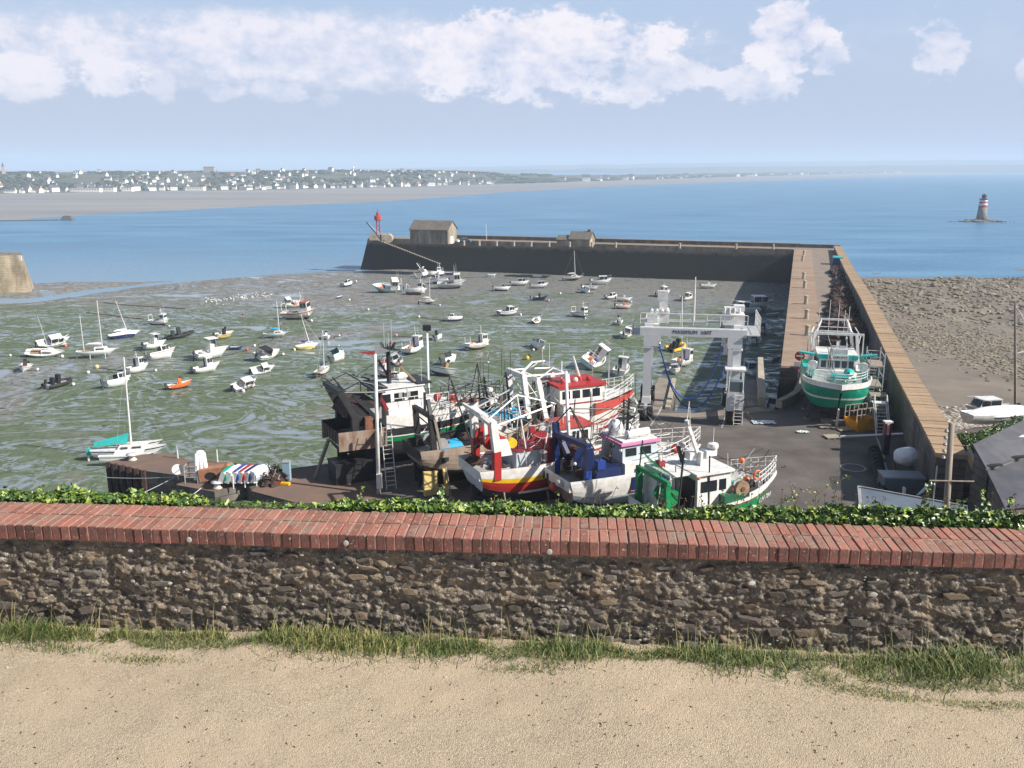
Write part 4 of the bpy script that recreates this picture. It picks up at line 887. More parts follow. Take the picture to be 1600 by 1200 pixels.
# sprays that rise above the mass
def spray(px, py, px2, py2, n, s):
    yb = 6.75; a = Vector((xat(px, yb, zat(py, yb)), yb, zat(py, yb))); b = Vector((xat(px2, yb, zat(py2, yb)), yb + .1, zat(py2, yb)))
    pts = [a.lerp(b, t / 6) + Vector((0, rr.uniform(-.02, .02), .03 * math.sin(t / 6 * 3.14) + rr.uniform(-.006, .006))) for t in range(7)]
    MB().path([tuple(p) for p in pts], .003, stemm, 5).build('stem', ivy)
    for _ in range(n):
        t = rr.random() * 6; i = min(5, int(t)); p = pts[i].lerp(pts[i + 1], t - i) + Vector((rr.gauss(0, .014), rr.gauss(0, .02), rr.gauss(0, .014)))
        put_leaf(tuple(p), s * rr.uniform(.6, 1.1), 0 if rr.random() < .5 else 1 if rr.random() < .7 else 2)
for a in [(1200, 800, 1275, 770, 26, .022), (1262, 785, 1335, 752, 34, .022), (1245, 800, 1240, 765, 10, .018), (1440, 810, 1462, 765, 40, .032), (1470, 800, 1520, 790, 16, .028), (560, 800, 562, 768, 12, .03), (688, 795, 690, 764, 24, .034), (770, 800, 774, 780, 8, .026),
          (872, 800, 874, 784, 6, .024), (1095, 810, 1100, 785, 8, .02), (1150, 800, 1160, 780, 10, .022), (1310, 815, 1318, 785, 8, .018), (52, 800, 55, 768, 12, .034), (1535, 815, 1545, 780, 30, .03), (1580, 815, 1590, 785, 30, .03), (1505, 820, 1515, 795, 22, .03), (1025, 810, 1045, 792, 8, .02)]: spray(*a)
tag(mb.build('leaf_mass', ivy), kind='stuff')
dm = MB()   # twiggy dry weeds between the leaves
for _ in range(60):
    u = rr.uniform(4.2, WL + .6); q = wpt(u, .62 + rr.random() * .2); z = TZ + .12; h = ivy_h(u) + rr.uniform(-.02, .06); a = (q[0] + rr.gauss(0, .03), q[1], z + h); dm.tube((q[0], q[1], z - .05), a, .0016, stemm, 4); 
    for _ in range(3): dm.ball((a[0] + rr.gauss(0, .008), a[1], a[2] + rr.gauss(0, .008)), .006, stemm, 5, 3)
tag(dm.build('dry_stalk', ivy), kind='stuff')
# ================================================================= boat building kit
def hull(mb, L, B, D, bands, db=.6, ds=.15, bulw=.35, deckm=None, inner=None, rake=.12, sternw=.8, full=.42, srise=.25, n=14, rim=None, point=2.2, keelup=.35, tr=None, bowv=.75):
    """bands: [(u_top, material), ...] from the keel (u=0) to the sheer (u=1); local +x is the bow, keel line at z=0"""
    us = [0, .08, .2, .35, .5, .65, .8, .92, 1.0]
    for u, _ in list(bands) + list(tr or []):
        if all(abs(u - k) > .02 for k in us): us.append(u)
        else: us[min(range(len(us)), key=lambda i: abs(us[i] - u))] = u
    us.sort(); secs = []; K = len(us); dxs = []
    def wid(s): return B / 2 * (max(.0, 1 - max(0, (s - .42) / .58) ** point)) * (sternw + (1 - sternw) * math.sin(min(1, s / .45) * math.pi / 2))
    def sheer(s): return D + ds * (1 - s) ** 2 + db * s ** 2.6
    for k in range(n + 1):
        s = k / n; w = max(wid(s), .012 * B); zs = sheer(s)
        zk = D * keelup * max(0, (s - .82) / .18) ** 2 * .5 + D * srise * max(0, (.35 - s) / .35) ** 1.5
        e = full + bowv * max(0, (s - .45) / .55) ** 1.3
        row = []; ud = max(.2, 1 - bulw / max(.1, zs - zk)); dxs.append(rake * D * (ud - 1) * max(0, (s - .7) / .3) ** 1.2 * 2.2)
        for u in us:
            g = math.sin(math.pi / 2 * min(1, u * 1.02)) ** e if u > 0 else 0.015
            flare = 1 + .10 * max(0, s - .6) * (u - .6)
            x = -L / 2 + L * s + rake * D * (u - 1) * max(0, (s - .7) / .3) ** 1.2 * 2.2 - rake * .5 * D * (u - 1) * max(0, (.1 - s) / .1)
            row.append((x, w * g * flare, zk + (zs - zk) * u))
        secs.append(row)
    vs = []; 
    for row in secs: vs += row
    for row in secs: vs += [(x, -y, z) for x, y, z in row]
    M = (n + 1) * K
    bm_ = {}
    for j in range(K - 1):
        um = (us[j] + us[j + 1]) / 2; m = next((m for u, m in bands if um <= u), bands[-1][1]); fs = bm_.setdefault(m.name, (m, []))[1]
        for k in range(n):
            a = k * K + j; b = (k + 1) * K + j
            fs.append((a, a + 1, b + 1, b)); fs.append((M + a, M + b, M + b + 1, M + a + 1))
        tm = next((m for u, m in tr if um <= u), tr[-1][1]) if tr else m
        bm_.setdefault(tm.name, (tm, []))[1].append((j, M + j, M + j + 1, j + 1))
    for m, fs in bm_.values(): mb.add(vs, fs, m)
    # bulwark top, inside and deck
    deckm = deckm or deckgrey; inner = inner or bands[-1][1]; rim = rim or inner; t = min(.08, B * .03)
    vo = []; 
    for row, dx_ in zip(secs, dxs):
        x, y, z = row[-1]; yi = max(y - t, .004); vo.append([(x, y, z), (x - (t if yi < .05 else 0), yi, z), (x + dx_ - (t if yi < .05 else 0), yi * .97, z - bulw)])
    vv = [p for r in vo for p in r] + [(x, -y, z) for r in vo for x, y, z in r]; Q = len(vv) // 2
    rf = []; inf = []; df = []
    for k in range(n):
        a = 3 * k; b = a + 3
        rf += [(a, a + 1, b + 1, b), (Q + a, Q + b, Q + b + 1, Q + a + 1)]
        inf += [(a + 1, a + 2, b + 2, b + 1), (Q + a + 1, Q + b + 1, Q + b + 2, Q + a + 2)]
        df.append((a + 2, Q + a + 2, Q + b + 2, b + 2))
    inf.append((1, Q + 1, Q + 2, 2)); rf.append((0, 1, Q + 1, Q))
    mb.add(vv, rf, rim); mb.add(vv, inf, inner); mb.add(vv, df, deckm)
    return sheer, wid
def fixn(me):
    bm = bmesh.new(); bm.from_mesh(me); bmesh.ops.recalc_face_normals(bm, faces=bm.faces); bm.to_mesh(me); bm.free(); return me
def house_box(mb, x0, x1, w, z0, z1, m, roofm=None, fr=.25, tw=.92, over=.12, aft=0.0, rt=.07):
    """cabin with a raked front (fr) and narrower top"""
    y0 = w / 2; y1 = y0 * tw
    mb.hexa([(x0, -y0, z0), (x1, -y0, z0), (x1, y0, z0), (x0, y0, z0), (x0 + aft, -y1, z1), (x1 - fr, -y1, z1), (x1 - fr, y1, z1), (x0 + aft, y1, z1)], m)
    if roofm: mb.box(((x0 + aft + x1 - fr) / 2 + .02, 0, z1 + rt / 2), (x1 - fr - x0 - aft + 2 * over, 2 * y1 + 2 * over, rt), roofm)
def pane(mb, a, b, h0, h1, off, m):    # window strip between two points a,b (x,y) and heights, pushed out by off
    d = Vector((b[0] - a[0], b[1] - a[1])); nrm = Vector((d.y, -d.x)).normalized() * off
    mb.hexa([(a[0], a[1], h0), (b[0], b[1], h0), (b[0] + nrm.x, b[1] + nrm.y, h0), (a[0] + nrm.x, a[1] + nrm.y, h0), (a[0], a[1], h1), (b[0], b[1], h1), (b[0] + nrm.x, b[1] + nrm.y, h1), (a[0] + nrm.x, a[1] + nrm.y, h1)], m)
CACHE = {}
def part(name, key, fn, parent, smooth=False):
    if key is None:
        mb = MB(); fn(mb); return mb.build(name, parent, smooth)
    k = (name,) + key
    if k not in CACHE:
        mb = MB(); fn(mb); CACHE[k] = fixn(mb.mesh(name, smooth))
    return inst(name, CACHE[k], parent)
def outboard(t, L, D, m=None, key='o'):
    m = m or blacksteel
    part('outboard_motor', (key, L, m.name), lambda mb: (mb.box((-L / 2 - .22, 0, D + .18), (.34, .26, .42), m, taper=.8), mb.box((-L / 2 - .26, 0, D * .55), (.12, .1, D * .9 + .2), m), mb.box((-L / 2 - .38, 0, D * .12), (.34, .05, .14), m)), t)
def windows(t, key, rects):
    for i, (a, b, h0, h1) in enumerate(rects):
        part('window', key + (i,), lambda mb: pane(mb, a, b, h0, h1, .03, glass), t)
def small_boat(kind, L, cols, t, low=False):
    L *= .90; B = L * .44; D = L * .225; k = (kind, round(L, 2)) + tuple(c.name for c in cols); top, bot = cols[0], cols[1]
    trim = cols[2] if len(cols) > 2 else top
    bands = [(.32, bot), (.80, top), (.90, trim), (1, top)]
    if kind in ('cabin', 'pilot', 'open', 'canopy', 'ttop', 'skiff', 'fisher', 'fisher_aft', 'cruiser'):
        part('hull', k, lambda mb: hull(mb, L, B, D, bands, db=D * .35, ds=.05, bulw=D * .38, deckm=white if kind != 'open' else deckgrey, inner=white, rim=top, rake=.5, sternw=.86, full=.5), t)
    if kind in ('cabin', 'cruiser'):
        c0, c1 = (-L * .06, L * .30) if kind == 'cabin' else (-L * .12, L * .36); h = D + L * .17
        part('foredeck', k, lambda mb: mb.hexa([(0, -B * .42, D * .7), (L * .42, -B * .10, D), (L * .42, B * .10, D), (0, B * .42, D * .7), (0, -B * .4, D * 1.12), (L * .40, -B * .08, D * 1.28), (L * .40, B * .08, D * 1.28), (0, B * .4, D * 1.12)], white), t)
        part('cabin', k, lambda mb: house_box(mb, c0, c1, B * .66, D * .6, h, white, white, L * .13, .86, .05), t)
        yw = B * .31; z0 = D * 1.12; z1 = h - .06
        windows(t, k, [((c0 + .12, -yw), (c0 + (c1 - c0) * .42, -yw), z0, z1), ((c0 + (c1 - c0) * .48, -yw), (c1 - L * .11, -yw * .97), z0, z1), ((c1 - L * .11, yw * .97), (c0 + (c1 - c0) * .48, yw), z0, z1), ((c0 + (c1 - c0) * .42, yw), (c0 + .12, yw), z0, z1),
                       ((c0 - .01, yw * .8), (c0 - .01, -yw * .8), D * .95, z1)])
        part('windscreen', k, lambda mb: mb.hexa([(c1 - .30 * L * .13 * 1.1, -yw * .9, z0), (c1 - .3 * L * .13 + .03, -yw * .9, z0), (c1 - .3 * L * .13 + .03, yw * .9, z0), (c1 - .3 * L * .13 * 1.1, yw * .9, z0), (c1 - L * .12, -yw * .82, z1), (c1 - L * .12 + .05, -yw * .82, z1), (c1 - L * .12 + .05, yw * .82, z1), (c1 - L * .12, yw * .82, z1)], glass), t)
        outboard(t, L, D)
        part('rail', k, lambda mb: (mb.path([(L * .12, -B * .40, D * 1.75), (L * .42, -B * .12, D * 1.95), (L * .47, 0, D * 2.0), (L * .42, B * .12, D * 1.95), (L * .12, B * .40, D * 1.75)], .018, alu, 4), [mb.tube((x, y, D), (x, y, D * 1.85), .015, alu, 4) for x, y in ((L * .12, -B * .4), (L * .12, B * .4), (L * .42, -B * .12), (L * .42, B * .12))]), t)
    if kind == 'pilot':
        h = D + L * .30
        part('wheelhouse', k, lambda mb: house_box(mb, -L * .05, L * .2, B * .62, D * .6, h, white, white, L * .05, .94, .08), t)
        yw = B * .31; z0 = D + L * .13; z1 = h - .12
        windows(t, k, [((-L * .02, -yw), (L * .06, -yw), z0, z1), ((L * .08, -yw), (L * .15, -yw), z0, z1), ((L * .15, yw), (L * .08, yw), z0, z1), ((L * .06, yw), (-L * .02, yw), z0, z1), ((-L * .055, yw * .85), (-L * .055, .05), D * .9, z1), ((L * .17, -yw * .8), (L * .17, -.04), z0, z1), ((L * .17, .04), (L * .17, yw * .8), z0, z1)])
        part('mast', k, lambda mb: (mb.tube((0, 0, h), (0, 0, h + L * .22), .03, white, 5), mb.tube((-.3, 0, h + L * .12), (.3, 0, h + L * .12), .02, white, 4)), t)
        part('foredeck', k, lambda mb: mb.hexa([(L * .1, -B * .38, D * .7), (L * .42, -B * .10, D), (L * .42, B * .10, D), (L * .1, B * .38, D * .7), (L * .1, -B * .36, D * 1.15), (L * .40, -B * .08, D * 1.28), (L * .40, B * .08, D * 1.28), (L * .1, B * .36, D * 1.15)], white), t)
        outboard(t, L, D)
    if kind in ('fisher', 'fisher_aft'):
        s = 1 if kind == 'fisher' else -1; x0 = L * .08 if s > 0 else -L * .34; x1 = x0 + L * .24; h = D + L * .27
        part('wheelhouse', k, lambda mb: house_box(mb, x0, x1, B * .6, D * .6, h, white, trim, L * .04, .95, .08), t)
        yw = B * .3; z0 = D + L * .13; z1 = h - .14; w = x1 - x0
        windows(t, k, [((x0 + w * .1, -yw), (x0 + w * .38, -yw), z0, z1), ((x0 + w * .48, -yw), (x0 + w * .78, -yw), z0, z1), ((x0 + w * .78, yw), (x0 + w * .48, yw), z0, z1), ((x0 + w * .38, yw), (x0 + w * .1, yw), z0, z1), ((x1 - .09, -yw * .8), (x1 - .09, -.05), z0, z1), ((x1 - .09, .05), (x1 - .09, yw * .8), z0, z1), ((x0 - .01, yw * .7), (x0 - .01, .1), D, z1)])
        part('mast', k, lambda mb: (mb.tube((x0 + .2, 0, h), (x0 + .1, 0, h + L * .32), .05, white, 5, .03), mb.tube((x0 + .15, -.5, h + L * .18), (x0 + .15, .5, h + L * .18), .025, white, 4), mb.tube((x0 + .6, .3, h), (x0 + .6, .3, h + L * .35), .012, white, 4), mb.tube((x0 + .6, -.3, h), (x0 + .6, -.3, h + L * .3), .012, white, 4)), t)
        part('gallows', k, lambda mb: (mb.path([(-L * .43, -B * .36, D), (-L * .45, -B * .34, D + L * .24), (-L * .45, B * .34, D + L * .24), (-L * .43, B * .36, D)], .05, white, 5)), t)
        part('fish_boxes', k, lambda mb: [mb.box((-L * .05 - i * .55 if s > 0 else L * .1 + i * .5, (i % 2 - .5) * .6, D * .9), (.5, .7, .35), (blue, orange, white)[i % 3]) for i in range(3)], t)
        outboard(t, L, D * .7) if kind == 'fisher_aft' else None
    if kind in ('open', 'ttop'):
        part('console', k, lambda mb: (mb.box((-L * .02, 0, D * 1.25), (L * .12, B * .3, D * 1.3), trim if kind == 'open' else white), mb.box((L * .04, 0, D * 2.1), (.04, B * .3, D * .5), glass, ry=.3)), t)
        part('bench', k, lambda mb: mb.box((-L * .25, 0, D * .9), (L * .1, B * .7, .12), white), t)
        outboard(t, L, D)
        if kind == 'ttop':
            part('canopy', k, lambda mb: mb.box((-L * .02, 0, D + L * .36), (L * .3, B * .62, .07), white), t)
            part('canopy_frame', k, lambda mb: [mb.tube((x, y, D * .8), (x * .8, y * .8, D + L * .36), .03, alu, 5) for x in (-L * .12, L * .08) for y in (-B * .25, B * .25)], t)
            part('windscreen', k, lambda mb: mb.box((L * .05, 0, D * 2.2), (.05, B * .45, D * .9), glass, ry=-.3), t)
    if kind == 'canopy':
        part('cabin', k, lambda mb: mb.hexa([(0, -B * .38, D * .8), (L * .4, -B * .1, D), (L * .4, B * .1, D), (0, B * .38, D * .8), (0, -B * .3, D * 1.5), (L * .33, -B * .08, D * 1.3), (L * .33, B * .08, D * 1.3), (0, B * .3, D * 1.5)], white), t)
        part('canopy', k, lambda mb: (mb.path([(-L * .4, -B * .38, D), (-L * .34, -B * .36, D + L * .2), (-L * .34, B * .36, D + L * .2), (-L * .4, B * .38, D)], .03, blacksteel, 5), mb.add([(-L * .36, -B * .36, D + L * .19), (-L * .02, -B * .36, D + L * .22), (-L * .02, B * .36, D + L * .22), (-L * .36, B * .36, D + L * .19), (-L * .02, -B * .36, D), (-L * .02, B * .36, D)], [(0, 1, 2, 3), (1, 4, 5, 2)], trim)), t)
        outboard(t, L, D)
    if kind == 'skiff':
        part('thwart', k, lambda mb: [mb.box((x, 0, D * .8), (.16, B * .8, .04), wooddeck) for x in (-L * .25, 0, L * .22)], t)
    if kind == 'rib':
        r = L * .055; pts = [(-L * .5, -B * .38, r * 2), (L * .15, -B * .38, r * 2.1), (L * .38, -B * .22, r * 2.6), (L * .48, 0, r * 3), (L * .38, B * .22, r * 2.6), (L * .15, B * .38, r * 2.1), (-L * .5, B * .38, r * 2)]
        part('tube', k, lambda mb: (mb.path(pts, r, top, 8), [mb.ball(p, r, top, 8, 5) for p in pts]), t, True)
        part('hull', k, lambda mb: mb.hexa([(-L * .45, -.1, 0), (L * .3, -.1, .05), (L * .3, .1, .05), (-L * .45, .1, 0), (-L * .45, -B * .36, r * 2), (L * .36, -B * .2, r * 2.3), (L * .36, B * .2, r * 2.3), (-L * .45, B * .36, r * 2)], bot), t)
        part('console', k, lambda mb: (mb.box((-L * .05, 0, r * 4.5), (L * .12, B * .3, r * 6), trim), mb.box((-L * .28, 0, r * 4), (L * .1, B * .3, r * 4.5), trim)), t)
        outboard(t, L, r * 3, trim)
    if kind in ('sail', 'ketch', 'bare'):
        B = L * .33
        part('hull', k, lambda mb: hull(mb, L, B, L * .15, [(.42, bot), (.86, top), (.93, trim), (1, top)], db=L * .035, ds=L * .01, bulw=.06, deckm=white, inner=white, rake=.9, sternw=.62, full=.62, srise=.5, keelup=1.2), t)
        D = L * .15
        part('keel', k, lambda mb: mb.hexa([(-L * .1, -.05, -L * .05), (L * .08, -.05, -L * .05), (L * .08, .05, -L * .05), (-L * .1, .05, -L * .05), (-L * .14, -.07, .15), (L * .16, -.07, .15), (L * .16, .07, .15), (-L * .14, .07, .15)], bot), t)
        part('coachroof', k, lambda mb: house_box(mb, -L * .08, L * .24, B * .6, D * .85, D * 1.55, white, None, L * .06, .84), t)
        windows(t, k, [((-L * .04, -B * .295), (L * .14, -B * .285), D * 1.18, D * 1.4), ((L * .14, B * .285), (-L * .04, B * .295), D * 1.18, D * 1.4)])
        part('cockpit', k, lambda mb: mb.box((-L * .25, 0, D * 1.05), (L * .22, B * .5, .05), wooddeck), t)
        if kind != 'bare':
            H = L * 1.22
            part('mast', k, lambda mb: (mb.tube((L * .1, 0, D), (L * .1, 0, D + H), .07, white, 6, .05), mb.tube((L * .1, -.5, D + H * .55), (L * .1, .5, D + H * .55), .02, white, 4)), t)
            part('boom', k, lambda mb: mb.tube((L * .1, 0, D + L * .14), (-L * .28, 0, D + L * .15), .05, white, 6), t)
            part('sail_cover', k, lambda mb: mb.ball((-L * .08, 0, D + L * .17), .16, trim, 8, 5, (L * 1.15, 1, 1.2)), t)
            part('rigging', k, lambda mb: [mb.tube((L * .1, 0, D + H), q, .012, galv, 3) for q in ((L * .5, 0, D * 1.2), (-L * .49, 0, D), (L * .05, -B * .48, D), (L * .05, B * .48, D))], t)
            if kind == 'ketch':
                part('mizzen_mast', k, lambda mb: (mb.tube((-L * .32, 0, D), (-L * .32, 0, D + H * .72), .06, white, 6, .04), mb.tube((-L * .32, 0, D + L * .15), (-L * .48, 0, D + L * .15), .04, white, 5)), t)
        part('rudder', k, lambda mb: mb.box((-L * .5, 0, D * .45), (.28, .05, D * 1.1), bot), t)
        part('rail', k, lambda mb: mb.path([(L * .4, -B * .14, D * 1.2), (L * .42, -B * .12, D * 1.75), (L * .53, 0, D * 1.85), (L * .42, B * .12, D * 1.75), (L * .4, B * .14, D * 1.2)], .018, alu, 4), t)

Wt, Gl = gelcoat, white
A_ = (gelcoat, gelcoat); AN = (gelcoat, navy); AB = (gelcoat, antifoul)
